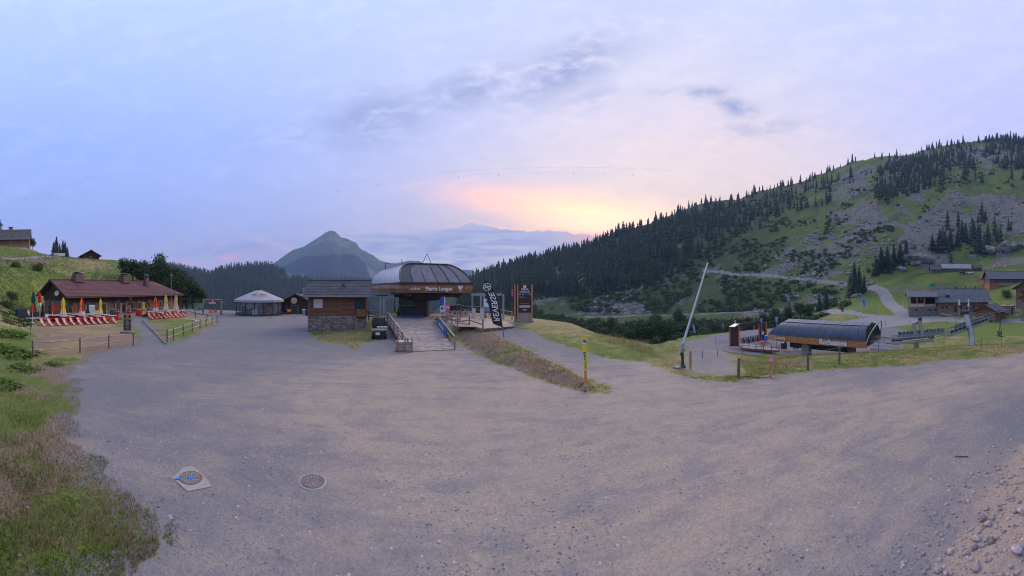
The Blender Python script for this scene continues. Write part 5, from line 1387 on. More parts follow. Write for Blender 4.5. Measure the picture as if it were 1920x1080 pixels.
def make_table():
    t = thing('picnic_table', '', 'picnic table')
    MB().box((0, 0, .77), (3.4, .85, .06)).build('table_top', TABLE, t)
    for s in (-1, 1):
        MB().box((0, s * .75, .44), (3.4, .30, .06)).build('bench', RED, t)
        MB().bar((s * .9, -.7, .02), (s * .9, 0, .74), .06).bar((s * .9, .7, .02), (s * .9, 0, .74), .06).bar((s * .9, -.75, .40), (s * .9, .75, .40), .05).build('leg', RED, t)
    return t
tb_ = make_table(); ft = True
TP = [(95, 601, 'picnic table at the left end behind the first deck chairs'), (109, 598, 'picnic table close to the gable corner'), (122, 602, 'picnic table behind the fourth deck chair'), (135, 599, 'picnic table under the red and yellow parasol'), (148, 602, 'picnic table behind the sixth deck chair'), (160, 599, 'picnic table near the white freezer'), (173, 602, 'picnic table behind the eighth deck chair'), (186, 599, 'picnic table before the glazed doors'), (200, 601, 'picnic table nearest the red bar tables'),
      (288, 594, 'picnic table at the left of the right terrace'), (302, 592, 'picnic table under the second red and yellow parasol'), (318, 591, 'picnic table between the two pale yellow parasols'), (332, 590, 'picnic table at the right end of the terrace')]
for (a_, b_, lb) in TP:
    p = A(a_, max(b_, facade_y(a_) + 1.2)); rz = RZ + PI / 2 + .1
    if ft: tb_.location = p; tb_.rotation_euler = (0, 0, rz); tb_['label'] = lb; tb_['group'] = 'red picnic tables on the terrace'; ft = False
    else: place_copy(tb_, p, rz, lb, 'red picnic tables on the terrace')


def bar_table(px, py, lb):
    t = thing('bar_table', lb, 'bar table', A(px, max(py, 599)), RZ, 'red bar tables at the path')
    MB().box((0, 0, .55), (.34, .34, 1.1)).build('column', RED, t); MB().box((0, 0, 1.13), (.75, .75, .05)).build('table_top', RED, t); MB().box((0, 0, .03), (.6, .6, .06)).build('foot', RED, t)
bar_table(221, 597, 'red bar table at the end of the left terrace'); bar_table(242.5, 597, 'red bar table standing in front of the serving counter')
def simple(name, label, cat, px, py, parts, rz=RZ, group=None):
    t = thing(name, label, cat, A(px, max(py, facade_y(px) - .3)), rz, group)
    for nm, mb, m in parts: mb.build(nm, m, t)
    return t
simple('planter_crate', 'dark blue crate standing left of the deck', 'crate', 40, 594, [('body', MB().box((0, 0, .55), (1.5, 1.1, 1.1)), mat('navy_wood', (.02, .03, .055), .7, .15, 3)), ('rim', MB().box((0, 0, 1.12), (1.56, 1.16, .06)), CHAR)])
simple('planter_crate', 'dark low crate at the foot of the red and white parasol', 'crate', 66, 595, [('body', MB().box((0, 0, .4), (1.3, .9, .8)), mat('navy_wood', (.02, .03, .055))), ('rim', MB().box((0, 0, .82), (1.36, .96, .05)), CHAR)])
t = thing('timber_deck', 'low grey timber deck at the left end of the restaurant terrace', 'deck', A(58, 598), RZ)
for k in range(16): MB().box((-2.4 + k * .31, 0, .10), (.29, 2.6, .06)).build('plank', W_pale, t)
MB().box((0, 0, .02), (5.0, 2.5, .1)).build('frame', W_rail, t)
simple('beach_ball', 'large white ball with a dark red stripe beside the black parasol', 'ball', 87.5, 602, [('ball', MB().lathe([(.02, 0), (.22, .05), (.38, .2), (.42, .42), (.38, .64), (.22, .79), (.02, .84)], 14), WF), ('stripe', MB().box((0, 0, .42), (.2, .868, .5), ry=.5), MF)])
simple('curtain_stand', 'red curtain screen by the gable corner', 'screen', 107, 596, [('fabric', MB().box((0, 0, 1.15), (1.9, .1, 1.9)), mat('deep_red_fabric', (.16, .022, .022), .85, .2, 4)), ('frame', MB().bar((-1, 0, 0), (-1, 0, 2.2), .07).bar((1, 0, 0), (1, 0, 2.2), .07).bar((-1, 0, 2.2), (1, 0, 2.2), .07), W_dark)])
simple('freezer', 'white freezer against the restaurant wall', 'freezer', 170, 593, [('body', MB().box((0, 0, .9), (1.2, .7, 1.8)), WHITE), ('door', MB().box((0, -.37, .95), (1.1, .05, 1.6)), mat('freezer_print', (.45, .55, .62), .4, .2, 6)), ('handle', MB().box((.45, -.43, 1.1), (.04, .05, .5)), STEEL)])
simple('menu_cabinet', 'small yellow and white cabinet next to the freezer', 'cabinet', 181, 593, [('body', MB().box((0, 0, .55), (.9, .5, 1.1)), mat('ochre_board', (.50, .33, .12), .6, .1, 4)), ('top', MB().box((0, 0, 1.13), (1.0, .6, .06)), CHAR)])
simple('waste_bin', 'dark teal bin with a red lid by the glazed doors', 'bin', 213, 596, [('body', MB().box((0, 0, .6), (.75, .75, 1.2)), mat('teal_panel', (.03, .085, .10), .6, .1, 4)), ('lid', MB().box((0, 0, 1.27), (.8, .8, .14)), mat('pale_red', (.60, .12, .12), .6, .1, 4))])
simple('ice_cream_freezer', 'red chest freezer with a blue and yellow front by the path', 'freezer', 266, 592, [('body', MB().box((0, 0, .5), (1.9, .9, 1.0)), RED), ('front_print', MB().box((.1, -.47, .5), (.9, .03, .7)), YELLOW), ('print_badge', MB().box((.1, -.495, .95), (.8, .04, .5)), LBLUE), ('lid', MB().box((0, 0, 1.04), (1.8, .85, .08)), mat('clear_lid', (.3, .33, .36), .2, .1, 3))])
# menu board
t = thing('menu_board', 'tall framed chalkboard menu stand at the corner of the lawn', 'chalkboard', A(239, 625), .95)
MB().box((0, 0, .1), (1.5, .9, .2)).build('stand', W_rail, t)
quad_frame(MB(), .95, 1.35, .1, .12).build('frame', W_orange, t).location = (0, 0, .95)
MB().box((0, 0, .95), (.78, .06, 1.18)).build('board', CHAR, t)
quad_frame(MB(), .95, .5, .09, .12).build('top_frame', W_orange, t).location = (0, 0, 1.87)
MB().box((0, 0, 1.87), (.8, .06, .35)).build('top_board', CHAR, t)
for i, s in enumerate(('Plats', 'Burgers', 'Salades', 'Pizzas', 'Crepes')): text(s, .17, WHITE, t, (0, -.04, 1.36 - i * .19), name='writing')
text('20', .28, CREAM, t, (0, -.04, 1.87), name='writing', bold=.01)


# ---------------------------------------------------------------- rail fences at the lawn
def rail_fence(label, pts, heights, rails=(1.0, .45), m=W_pale, cat='fence', skip=()):
    P_ = [A(*p) for p in pts]; t = thing('wooden_fence', label, cat, P_[0], 0)
    for i, p in enumerate(P_):
        q = p - P_[0]; MB().tube([q + Vector((0, 0, -.1)), q + Vector((random.uniform(-.03, .03), 0, heights))], .065, 7).build('post', mat('fence_post', (.14, .105, .09), .9, .2, 4, bump=.4), t)
    for i in range(len(P_) - 1):
        if i in skip: continue
        for z in rails:
            a_ = P_[i] - P_[0] + Vector((0, 0, z)); b_ = P_[i + 1] - P_[0] + Vector((0, 0, z + random.uniform(-.04, .04)))
            mid_ = (a_ + b_) / 2 + Vector((0, 0, random.uniform(-.04, .02)))
            MB().tube([a_, mid_, b_], [.05, .045, .04], 6).build('rail', m, t)
    return t
rail_fence('weathered rail fence along the dry lawn left of the path', [(61, 668), (150, 662), (204, 653), (250, 649)], 1.15)
f = rail_fence('weathered rail fence curving round the right lawn', [(313.5, 641.5), (325, 637), (343.5, 629), (360.5, 622), (375, 616), (386.5, 612.5), (397.5, 607.5), (407, 606)], 1.15)
rail_fence('low dark rail fence behind the right lawn', [(348, 590), (367, 596), (388.5, 600.5), (407, 604.5)], 1.0, rails=(.8,), m=mat('fence_post', (.14, .1, .09)))
a_, b_ = A(250, 649), A(313.5, 641.5)
tag(MB().tube([a_ + Vector((0, 0, .8)), (a_ + b_) / 2 + Vector((0, 0, .62)), b_ + Vector((0, 0, .85))], .02, 5).build('rope', mat('faded_red_rope', (.35, .16, .14), .9)), 'thin faded red rope strung across the gravel path between two fence posts', 'rope')
p1, p2 = A(300, 602), A(313, 644); tag(MB().bar(A(268, 601) + Vector((0, 0, .06)), A(311, 646) + Vector((0, 0, .06)), .12, .12).build('edging_beam', W_rail), 'long grey edging beam between the gravel path and the right lawn', 'beam')
tag(MB().bar(A(361, 601) + Vector((0, 0, .1)), A(372, 604) + Vector((0, 0, .1)), .3, .08).build('plank', STEEL), 'pale plank lying on the right lawn', 'plank')
p = A(14, 587); tag(MB().tube([A(0, 583) + Vector((0, 0, .15)), A(14, 588) + Vector((0, 0, .15))], [.22, .2], 8).build('log', mat('old_log', (.22, .15, .14), .9, .2, 4, bump=.6)), 'fallen log on the grass at the far left', 'log')
for (a_, b0_, b1_, lb) in ((20.5, 600, 646, 'thin grey pole standing nearest the left edge'), (57, 602, 628, 'thin dark pole left of the rail fence')):
    p = A(a_, b1_); d_ = math.hypot(p.x, p.y); tag(MB().tube([(p.x, p.y, p.z), (p.x, p.y, HC + (540 - b0_) / K * d_)], .025, 5).build('thin_pole', DARKM), lb, 'pole', 'thin poles on the left meadow')
p = Pg(10, 553)
for k, (a_, b_) in enumerate(((11, 545), (41, 546), (54, 547))):
    p = Pg(a_, b_); tag(MB().tube([p, p + Vector((0, 0, 1.2))], .05, 5).build('meadow_post', W_rail), ['short post on the left slope nearest the edge', 'short post in the middle of the left slope', 'short post on the left slope nearest the restaurant'][k], 'post', 'short posts on the left slope')

# ---------------------------------------------------------------- arch, billboard, banner
t = thing('timber_arch', 'rustic timber arch with twisted trunk posts and a red signboard', 'arch', A(399, 590), 0)
p0 = A(381, 590) - t.location; p1 = A(415, 590) - t.location
dA = A(399, 590); dd = math.hypot(dA.x, dA.y); hA = HC + (540 - 563.5) / K * dd
t.rotation_euler = (0, 0, 0)
def wob(a_, b_, r0, r1, n_=6, j=.08):
    return MB().tube([a_.lerp(b_, i / (n_ - 1)) + Vector((random.uniform(-j, j), random.uniform(-j, j), 0)) for i in range(n_)], [r0 + (r1 - r0) * i / (n_ - 1) for i in range(n_)], 8)
wob(p0, p0 + Vector((0, 0, hA)), .13, .11).build('post', W_rail, t); wob(p1, p1 + Vector((0, 0, hA)), .24, .16, j=.16).build('post', W_rail, t)
MB().tube([p0 + Vector((-.3, 0, hA + .1)), p1 + Vector((.3, 0, hA + .12))], .12, 8).build('beam', W_rail, t)
MB().tube([p0.lerp(p1, .82) + Vector((0, 0, hA)), p1 + Vector((0, 0, hA - .7))], .08, 6).build('brace', W_rail, t); MB().tube([p0.lerp(p1, .18) + Vector((0, 0, hA)), p0 + Vector((0, 0, hA - .7))], .08, 6).build('brace', W_rail, t)
ux = (p1 - p0).normalized(); Mr = Matrix.Translation(p0.lerp(p1, .5) + Vector((0, 0, hA - .45))) @ Matrix.Rotation(math.atan2(ux.y, ux.x), 4, 'Z') @ Matrix.Rotation(PI / 2, 4, 'X')
sg = MB().prism([(-.75, -.2), (.75, -.2), (.8, .25), (.45, .35), (.25, .9), (.05, 1.15), (-.1, .8), (-.4, .4), (-.8, .25)], -.05, .05, Mr).build('signboard', RED, t)
MB().prism([(-.7, -.14), (.7, -.14), (.68, .05), (-.68, .05)], .055, .07, Mr).build('sign_stripe', WF, sg); MB().prism([(-.15, .2), (.15, .2), (.2, .5), (-.1, .6)], .055, .07, Mr).build('sign_emblem', WF, sg)
t = thing('billboard', 'colourful picture board on legs left of the timber arch', 'board', A(372, 590), math.atan2(ux.y, ux.x))
MB().box((0, 0, 1.35), (1.7, .08, 1.2)).build('panel', mat('picture_print', (.24, .10, .14), .5, .5, 1.6, col2=(.16, .26, .20)), t); MB().box((0, 0, 2.0), (2.0, .16, .08)).build('cap', W_rail, t)
for s in (-.8, .8): MB().box((s, .03, .7), (.1, .1, 1.4)).build('post', W_rail, t)
t = thing('fence_banner', 'bright orange banner hung low under the timber arch', 'banner', A(399, 588), math.atan2(ux.y, ux.x)); MB().box((0, 0, .42), (1.6, .05, .5)).build('cloth', ORANGE, t)
for s in (-.8, .8): MB().bar((s, 0, 0), (s, 0, .75), .05).build('post', W_rail, t)
MB().box((0, -.035, .42), (.5, .02, .16)).build('print', WF, t)
p = Pd(321, 66); t = thing('street_lamp', 'thin lamp post rising behind the right end of the restaurant roof', 'lamp post', p)
zt = HC + (540 - 516) / K * 66 - p.z; MB().tube([(0, 0, 0), (0, 0, zt)], [.07, .04], 8).build('pole', METAL, t); MB().box((.1, 0, zt + .05), (.6, .3, .1)).build('lamp_head', STEEL, t)

# upper left houses
p = Pd(14, 113.5); hz = HC + (540 - 452) / K * 113
t = house('upper_house', 'old farmhouse with a long grey roof on the left skyline', 'house', (p.x, p.y, hz - 2.6), math.atan2(math.cos(az(14)), math.sin(az(14))) - PI / 2 - .12, 15.5, 8.5, 2.5, 6.5, W_red, R_grey, .8, ov=.5, n_=10)
chimney(t, 1.2, 0, 6.0, 1.5, 1.2, S_grey)
for x in (-4.5, -2, 1.5, 4.5): window(t, (x, -4.3, 1.7), .8, .8)
MB().box((-6.2, -4.9, 1.2), (3.2, 1.0, 2.6)).build('porch', W_dark, t)
p = Pd(167, 121); zr_ = HC + (540 - 471.5) / K * 121
t = house('alpine_hut', 'low dark roof peeking over the crest behind the restaurant', 'hut', (p.x, p.y, zr_ - 4.3), math.atan2(math.cos(az(167)), math.sin(az(167))) + .15, 8, 6.2, 2.2, 4.3, W_dark, R_grey, .3, ov=.8, ovy=.8, n_=8); chimney(t, -.5, -1.2, 3.6, .6, .9)
door(t, (-4.02, 0, .1), .9, 1.9, -PI / 2); window(t, (-4.02, 1.8, 1.4), .8, .8, -PI / 2)
p = Pd(111, 190); tag(MB().box((p.x, p.y, p.z + .8), (7, 3, 1.6), rz=az(111) * -1).build('white_shed', WHITE), 'distant low white shed between small spruces on the left skyline', 'shed')

# ================================================================ rotunda bar
rc = Pd(485.5, 62.0); RR = 4.35
t = thing('round_pavilion', 'round glazed bar pavilion under a grey canvas cone roof', 'pavilion', (rc.x, rc.y, 0), -az(485.5))
MB().lathe([(RR + .25, -.2), (RR + .25, .12)], 32).build('floor_slab', mat('dark_plinth', (.05, .05, .055), .7), t)
NP = 16
for k in range(NP):
    a0_ = 2 * PI * (k + .5) / NP; a1_ = 2 * PI * (k + 1.5) / NP; am = (a0_ + a1_) / 2
    x0, y0, x1, y1 = RR * math.cos(a0_), RR * math.sin(a0_), RR * math.cos(a1_), RR * math.sin(a1_)
    MB().bar((x0, y0, .1), (x0, y0, 2.5), .12).build('frame_post', FRAME_B, t)
    MB().bar((x0, y0, .18), (x1, y1, .18), .08, .16).build('frame_rail', FRAME_B, t); MB().bar((x0, y0, 2.38), (x1, y1, 2.38), .08, .2).build('frame_rail', FRAME_B, t)
glassm = bpy.data.materials.new('clear_glass'); glassm.use_nodes = True
_n = N(glassm.node_tree); _b = glassm.node_tree.nodes['Principled BSDF']; _b.inputs['Base Color'].default_value = (.5, .55, .6, 1); _b.inputs['Roughness'].default_value = .03; _b.inputs['Alpha'].default_value = .10; _b.inputs['Specular IOR Level'].default_value = .7
for k in range(NP):
    a0_ = 2 * PI * (k + .5) / NP; a1_ = 2 * PI * (k + 1.5) / NP; q = RR * .995
    MB().bar((q * math.cos(a0_), q * math.sin(a0_), 1.28), (q * math.cos(a1_), q * math.sin(a1_), 1.28), .015, 2.0).build('pane', glassm, t)
CANV = mat('grey_canvas', (.38, .375, .43), .8, .06, 2)
rf = MB().lathe([(4.75, 2.42), (4.78, 2.80), (4.62, 2.90), (2.6, 3.75), (.55, 4.55), (.3, 4.62)], NP); rf.v = [tuple(Matrix.Rotation(PI / NP, 4, 'Z') @ Vector(v)) for v in rf.v]; rf.build('canvas_roof', CANV, t)
MB().lathe([(.32, 4.60), (.42, 4.85), (.30, 4.92)], 12).build('roof_vent', CHAR, t)
# oval logo on the canvas: lies on the cone's camera side
sl_ = math.atan2(.85, 2.02)
lg = MB(); nn_ = 28
for j in range(nn_):
    for r0_, r1_ in ((.86, 1.0),):
        a_, b_ = 2 * PI * j / nn_, 2 * PI * (j + 1) / nn_
        if 1.2 < a_ < 1.7: continue
        P = lambda u, r: (1.55 * r * math.cos(u), -1.0, .62 * r * math.sin(u))
        lg.add([P(a_, r0_), P(b_, r0_), P(b_, r1_ * 1.06), P(a_, r1_ * 1.06)], [(0, 1, 2, 3)])
def on_cone(o, dz=.03):
    for v in o.data.vertices:
        u, w_ = v.co.x, v.co.z        # w: up the slope
        s_ = 1.0 + .0; rr = 2.75 - w_ * math.cos(sl_); ang_ = u / rr
        # faceted cone radius
        ph = ((-PI / 2 + ang_) - PI / NP) % (2 * PI / NP) - PI / NP
        rf_ = rr * math.cos(PI / NP) / math.cos(ph)
        v.co = Vector((rf_ * math.sin(ang_), -rf_ * math.cos(ang_), 3.70 + w_ * math.sin(sl_) + dz + .03))
o = lg.build('logo_ring', mat('logo_orange', (.75, .38, .10), .7, .05, 3), t); on_cone(o)
lt = MB()
for (c0_, c1_, c2_, c3_) in ((-.9, .62, -.1, .95), (.15, .58, .62, .95)):
    lt.add([(c0_, -1, c1_), (c2_, -1, c1_ - .05), (c2_, -1, c3_), (c0_ + .2, -1, c3_ + .03)], [(0, 1, 2, 3)])
o = lt.build('logo_top', mat('logo_orange', (.75, .38, .10)), t); on_cone(o, .04)
me = text_mesh('Yeti  Nöm', .68, .0, bold=.012, shear=.25); me.transform(Matrix.Rotation(PI / 2, 4, 'X')); o = link('lettering', me, mat('logo_navy', (.06, .07, .16), .7), t); on_cone(o, .055)
for (x, y, sx, sy, sz, m_, nm) in ((-1.9, -2.2, 1.6, .5, 1.1, W_dark, 'bar_counter'), (-.6, -2.6, .5, .4, 1.0, WHITE, 'cabinet'), (-1.0, -2.7, .35, .35, .9, WHITE, 'cabinet'), (.8, -1.6, 1.9, .6, 1.7, mat('grey_brick_panel', (.16, .14, .14), .8, .3, 3), 'counter_wall'), (2.1, -2.2, 1.3, .5, 1.3, W_red, 'bar_counter'), (3.0, .8, .5, .5, 1.6, ORANGE, 'drink_cooler'), (-3.0, .6, .7, .5, 1.4, W_dark, 'shelf'), (1.9, 2.0, 1.2, .5, 1.9, RED, 'drink_cooler')):
    MB().box((x, y, sz / 2 + .12), (sx, sy, sz)).build(nm, m_, t)

# ================================================================ small cafe behind
cz = 0.; p = Pd(556, 68); fz_ = math.atan2(math.cos(az(556)), math.sin(az(556)))
t = house('small_cafe', 'small dark timber cafe with a round white sign in its gable', 'cafe', (p.x, p.y, p.z - .1), fz_ - .05, 7.0, 6.4, 2.6, 4.45, W_dark, R_grey, .3, ov=.8, ovy=.7, n_=8)
MB().cyl((-4.1, .3, 3.15), .62, .1, 24, axis='x').build('round_sign', CREAM, t)
sg = MB().cyl((-4.17, .3, 3.15), .5, .06, 24, axis='x').build('sign_rim', mat('sign_brown', (.30, .2, .15), .7), t); MB().cyl((-4.20, .3, 3.15), .42, .06, 24, axis='x').build('sign_face', CREAM, sg)
text('Café', .34, mat('sign_brown', (.3, .2, .15)), t, (-4.25, .3, 3.15), (PI / 2, 0, -PI / 2))
door(t, (-3.55, .2, .1), 1.3, 2.1, -PI / 2, mat('green_door', (.05, .08, .05), .6), True)
for y in (-2.1, 2.3): window(t, (-3.55, y, 1.65), 1.5, 1.2, -PI / 2, W_dark, mull=2)
for y in (-2.1, 2.3): MB().box((-3.75, y, .75), (.3, 1.7, .12)).build('flower_box', mat('red_flowers2', (.4, .08, .06), .8, .3, 9), t)
chimney(t, .5, -1.8, 3.7, .9, 1.6, METAL)
MB().box((-2.2, -1.4, 4.25), (2.6, .8, .12)).build('snow_guard', STEEL, t)


def cafe_chair(px, py, m, lb):
    t = thing('tub_chair', lb, 'chair', A(px, py), random.uniform(-.6, .6) + az(px) * -1, 'orange chairs in front of the small cafe')
    MB().lathe([(.26, .36), (.33, .42), (.36, .62), (.33, .66)], 12).build('seat', m, t)
    MB().prism([(.36 * math.cos(a_), .36 * math.sin(a_)) for a_ in [PI * k / 8 for k in range(9)]] + [(.28 * math.cos(a_), .28 * math.sin(a_)) for a_ in [PI * k / 8 for k in range(8, -1, -1)]], .6, .98).build('backrest', m, t)
    for k in range(4): MB().bar((.22 * math.cos(k * PI / 2 + .8), .22 * math.sin(k * PI / 2 + .8), 0), (.18 * math.cos(k * PI / 2 + .8), .18 * math.sin(k * PI / 2 + .8), .4), .035).build('leg', FRAME_B, t)
for k, (a_, b_, m_, lb) in enumerate(((530.5, 587, ORANGE, 'orange tub chair beside the round pavilion'), (539, 586, ORANGE, 'orange tub chair under the left cafe window'), (545.5, 586, ORANGE, 'orange tub chair left of the cafe door'), (552, 586, ORANGE, 'orange tub chair right before the cafe door'), (561, 586, ORANGE, 'orange tub chair right of the cafe door'), (567, 585.5, ORANGE, 'orange tub chair under the right cafe window'), (572, 585, ORANGE, 'orange tub chair nearest the grey bins'), (541.5, 589, mat('amber_plastic', (.85, .36, .04), .5), 'amber stool standing out in front of the orange chairs'))): cafe_chair(a_, b_, m_, lb)
p = A(556, 588); tag(MB().box((p.x, p.y, .65), (.8, .8, .05), rz=.6).box((p.x, p.y, .32), (.1, .1, .64)).build('cafe_table', CREAM), 'small square cafe table in front of the cafe door', 'table')
for (a_, m_, lb) in ((570.5, METAL, 'pale grey bin beside the hut corner'), (576, mat('navy_bin', (.03, .04, .07), .5), 'navy wheeled bin touching the hut corner')):
    t = thing('waste_bin', lb, 'bin', A(a_, 591.5), .6, 'bins next to the hut'); MB().box((0, 0, .5), (.62, .62, 1.0), taper=1.1).build('body', m_, t); MB().box((0, 0, 1.05), (.7, .7, .09)).build('lid', WHITE if m_ == METAL else CHAR, t)
for (a_, b_) in ((505, 596.5), (550, 594.5)):
    p = A(a_, b_); tag(MB().box((p.x, p.y, p.z + .01), (.9, .5, .03), rz=.5).build('drain_grate', CHAR), 'small dark drain grate in the gravel before the pavilion' if a_ < 520 else 'small dark drain grate in the gravel before the cafe', 'drain', 'drain grates')

# ================================================================ timber hut on a stone base
ha = math.atan2(.438, .9); HA = Vector((-21.65, 30.0, 0)); HL, HW = 6.6, 5.6
Mh = Matrix.Rotation(ha, 3, 'Z'); hc_ = HA + Mh @ Vector((HL / 2, HW / 2, 0))
hut = thing('timber_hut', 'brown timber ticket hut on a rubble stone base with a grey roof', 'hut', hc_, ha)
zb_ = 1.88
MB().box((0, 0, (zb_ + 4.05) / 2), (HL - .12, HW - .12, 4.05 - zb_)).build('wall', W_dark, hut)
Mg = Matrix(((0, 0, 1, 0), (1, 0, 0, 0), (0, 1, 0, 0), (0, 0, 0, 1)))
MB().prism([(-HW / 2 + .06, 4.0), (HW / 2 - .06, 4.0), (0, 5.55)], -HL / 2 + .06, HL / 2 - .06, Mg).build('gable_wall', W_dark, hut)
npl = 12; ph = (4.05 - zb_) / npl
for i in range(npl):
    z = zb_ + ph * (i + .5)
    for (xa, xb) in ((-HL / 2, .28), (.42, HL / 2)):
        MB().box(((xa + xb) / 2, -HW / 2 - .01 + random.uniform(-.006, .006), z), (xb - xa - .02, .07, ph - .018)).build('plank', W_hut, hut)
    MB().box((-HL / 2, 0, z), (.07, HW - .1, ph - .018)).build('plank', W_hut, hut); MB().box((HL / 2, 0, z), (.07, HW - .1, ph - .018)).build('plank', W_hut, hut)
MB().box((.35, -HW / 2 - .06, (zb_ + 4.05) / 2), (.14, .06, 4.05 - zb_)).build('trim_board', W_red, hut)
for x in (-HL / 2 + .05, HL / 2 - .05): MB().box((x, -HW / 2 - .06, (zb_ + 4.05) / 2), (.16, .06, 4.05 - zb_)).build('corner_board', W_red, hut)
MB().box((0, 0, zb_ / 2 - .42), (HL - .15, HW - .15, zb_ + .84)).build('stone_base', mat('mortar', (.14, .13, .125), .95), hut)
rs = random.Random(5)
for face in ('f', 'l'):
    z = -.35
    while z < zb_ - .05:
        h_ = rs.uniform(.13, .21); h_ = min(h_, zb_ - z); x = -HL / 2 if face == 'f' else -HW / 2; end = HL / 2 if face == 'f' else HW / 2
        while x < end - .05:
            w_ = min(rs.uniform(.28, .62), end - x); dp = rs.uniform(.05, .12)
            if face == 'f': mb = MB().box((x + w_ / 2, -HW / 2 + .07 - dp / 2, z + h_ / 2), (w_ - .02, dp + .1, h_ - .02), taper=1)
            else: mb = MB().box((-HL / 2 + .07 - dp / 2, x + w_ / 2, z + h_ / 2), (dp + .1, w_ - .02, h_ - .02))
            if not (face == 'l' and z < -.1): mb.build('stone', S_stone, hut)
            x += w_
        z += h_
roof(hut, HL, HW + 1.1, 4.05, 5.85, .5, R_grey, 10, fascia=W_dark)
MB().tube([(-HL / 2 - .5, -HW / 2 - .62, 4.05), (HL / 2 + .5, -HW / 2 - .62, 4.03)], .06, 6).build('gutter', METAL, hut)
sh_ = MB().box((-HL / 2 + 1.15, -HW / 2 - .09, 3.25), (1.05, .06, 1.02)).build('window_shutter', mat('pale_shutter', (.50, .50, .52), .6, .04), hut)
quad_frame(MB(), 1.18, 1.15, .07, .1).build('shutter_frame', W_red, hut).location = (-HL / 2 + 1.15, -HW / 2 - .09, 3.25)
MB().box((HL / 2 - .8, -HW / 2 - .09, 3.2), (1.15, .06, 1.25)).build('window_shutter', mat('green_shutter', (.012, .04, .035), .6, .1), hut)
bx_ = MB().box((HL / 2 - .62, -HW / 2 - .35, 2.22), (1.0, .5, .85)).build('wall_cabinet', W_hut, hut)
for x in (-.25, .25): MB().box((HL / 2 - .62 + x, -HW / 2 - .62, 2.22), (.44, .04, .72)).build('cabinet_door', W_red, bx_)
chim = MB().box((.6, -1.6, 5.35), (.35, .35, .25)).build('roof_vent', DARKM, hut)
p = A(579.5, 623); t = thing('snow_stake', 'red and white snow stake at the left corner of the hut', 'stake', (p.x, p.y, p.z - .1))
MB().tube([(0, 0, 0), (0, 0, 4.2)], .04, 6).build('pole', W_rail, t)
for k in range(5): MB().tube([(0, 0, .2 + k * .4), (0, 0, .4 + k * .4)], .05, 6).build('red_band', RED, t)

# ================================================================ utility vehicle
p = A(711, 637); v = thing('utility_vehicle', 'small dark utility vehicle with a grey cargo bed seen from behind', 'utility vehicle', p, -az(711) + .02)
MB().box((0, 1.45, .62), (1.42, 2.7, .45)).build('body', mat('dark_green_paint', (.012, .03, .022), .45), v)
MB().box((0, .02, .50), (1.15, .10, .50)).build('tail_panel', mat('dark_green_paint', (.012, .03, .022)), v)
MB().box((-.15, -.05, .58), (.42, .02, .26)).build('number_plate', WHITE, v)
bed = MB().box((0, .75, .84), (1.5, 1.5, .06)).box((-.74, .75, 1.0), (.05, 1.5, .3)).box((.74, .75, 1.0), (.05, 1.5, .3)).box((0, .02, .98), (1.5, .05, .26)).build('cargo_bed', METAL, v)
MB().box((0, -.02, 1.0), (1.40, .03, .10)).build('tailgate_stripe', STEEL, bed)
ca = MB().box((0, 2.15, 1.05), (1.38, 1.1, .5)).box((0, 2.15, 1.92), (1.32, 1.2, .08)).bar((-.62, 1.6, 1.0), (-.60, 1.62, 1.9), .08).bar((.62, 1.6, 1.0), (.60, 1.62, 1.9), .08).bar((-.62, 2.7, 1.2), (-.60, 2.6, 1.9), .07).bar((.62, 2.7, 1.2), (.60, 2.6, 1.9), .07).build('cab', CHAR, v)
MB().box((0, 1.62, 1.58), (1.18, .03, .52)).build('rear_window', GLASS, v); MB().box((0, 1.58, 1.28), (1.24, .06, .2)).build('seat_back', CHAR, v)
for s in (-1, 1):
    for y in (.55, 2.3):
        w_ = thing('wheel', None, None); w_.parent = v
        del_ = None
        MB().cyl((s * .62, y, .30), .30, .22, 16, axis='x').build('tyre', RUBBER, w_); MB().cyl((s * .735, y, .30), .15, .03, 10, axis='x').build('rim', METAL, w_)
    MB().box((s * .62, -.045, .62), (.13, .03, .17)).build('tail_lamp', RED, v)
ld = thing('firewood_load', 'row of pale wooden blocks loaded on the cargo bed', 'load', p + Vector((0, .75, .88)), -az(711) + .02)
MB().box((0, 0, .12), (1.05, .5, .22)).build('base_box', mat('load_board', (.42, .27, .12), .8), ld)
for k in range(8): MB().cyl((-.46 + k * .13, 0, .28), .058, .42, 8, axis='y').build('log', CREAM, ld)

# ================================================================ ramp, decks, railings
deckz = 1.15
RBL, RBR, RTL, RTR = Vector((-7.96, 24.2, .05)), Vector((-4.65, 25.9, .05)), Vector((-14.05, 35.2, deckz)), Vector((-9.77, 39.8, deckz))
ramp = thing('boarding_ramp', 'wide grey plank ramp climbing from the gravel to the lift station', 'ramp', RBL)
NPK = 62
for i in range(NPK):
    t0, t1 = i / NPK, (i + .88) / NPK
    a_, b_ = RBL.lerp(RTL, t0), RBR.lerp(RTR, t0); c_, d_ = RBR.lerp(RTR, t1), RBL.lerp(RTL, t1)
    j = Vector((0, 0, random.uniform(-.008, .008)))
    MB().quadslab([a_ - RBL + j, b_ - RBL + j, c_ - RBL + j, d_ - RBL + j], .04).build('plank', W_pale, ramp)
for (a_, b_) in ((RBL, RTL), (RBR, RTR), ((RBL + RBR) / 2, (RTL + RTR) / 2)):
    MB().bar(a_ - RBL + Vector((0, 0, -.12)), b_ - RBL + Vector((0, 0, -.14)), .14, .16).build('joist', W_rail, ramp)
for t_ in (.35, .55, .75, .95):
    for (a_, b_) in ((RBL, RTL), (RBR, RTR)):
        q = a_.lerp(b_, t_) - RBL; MB().bar(q + Vector((0, 0, -.15)), (q.x, q.y, -.3), .16).build('support', W_rail, ramp)


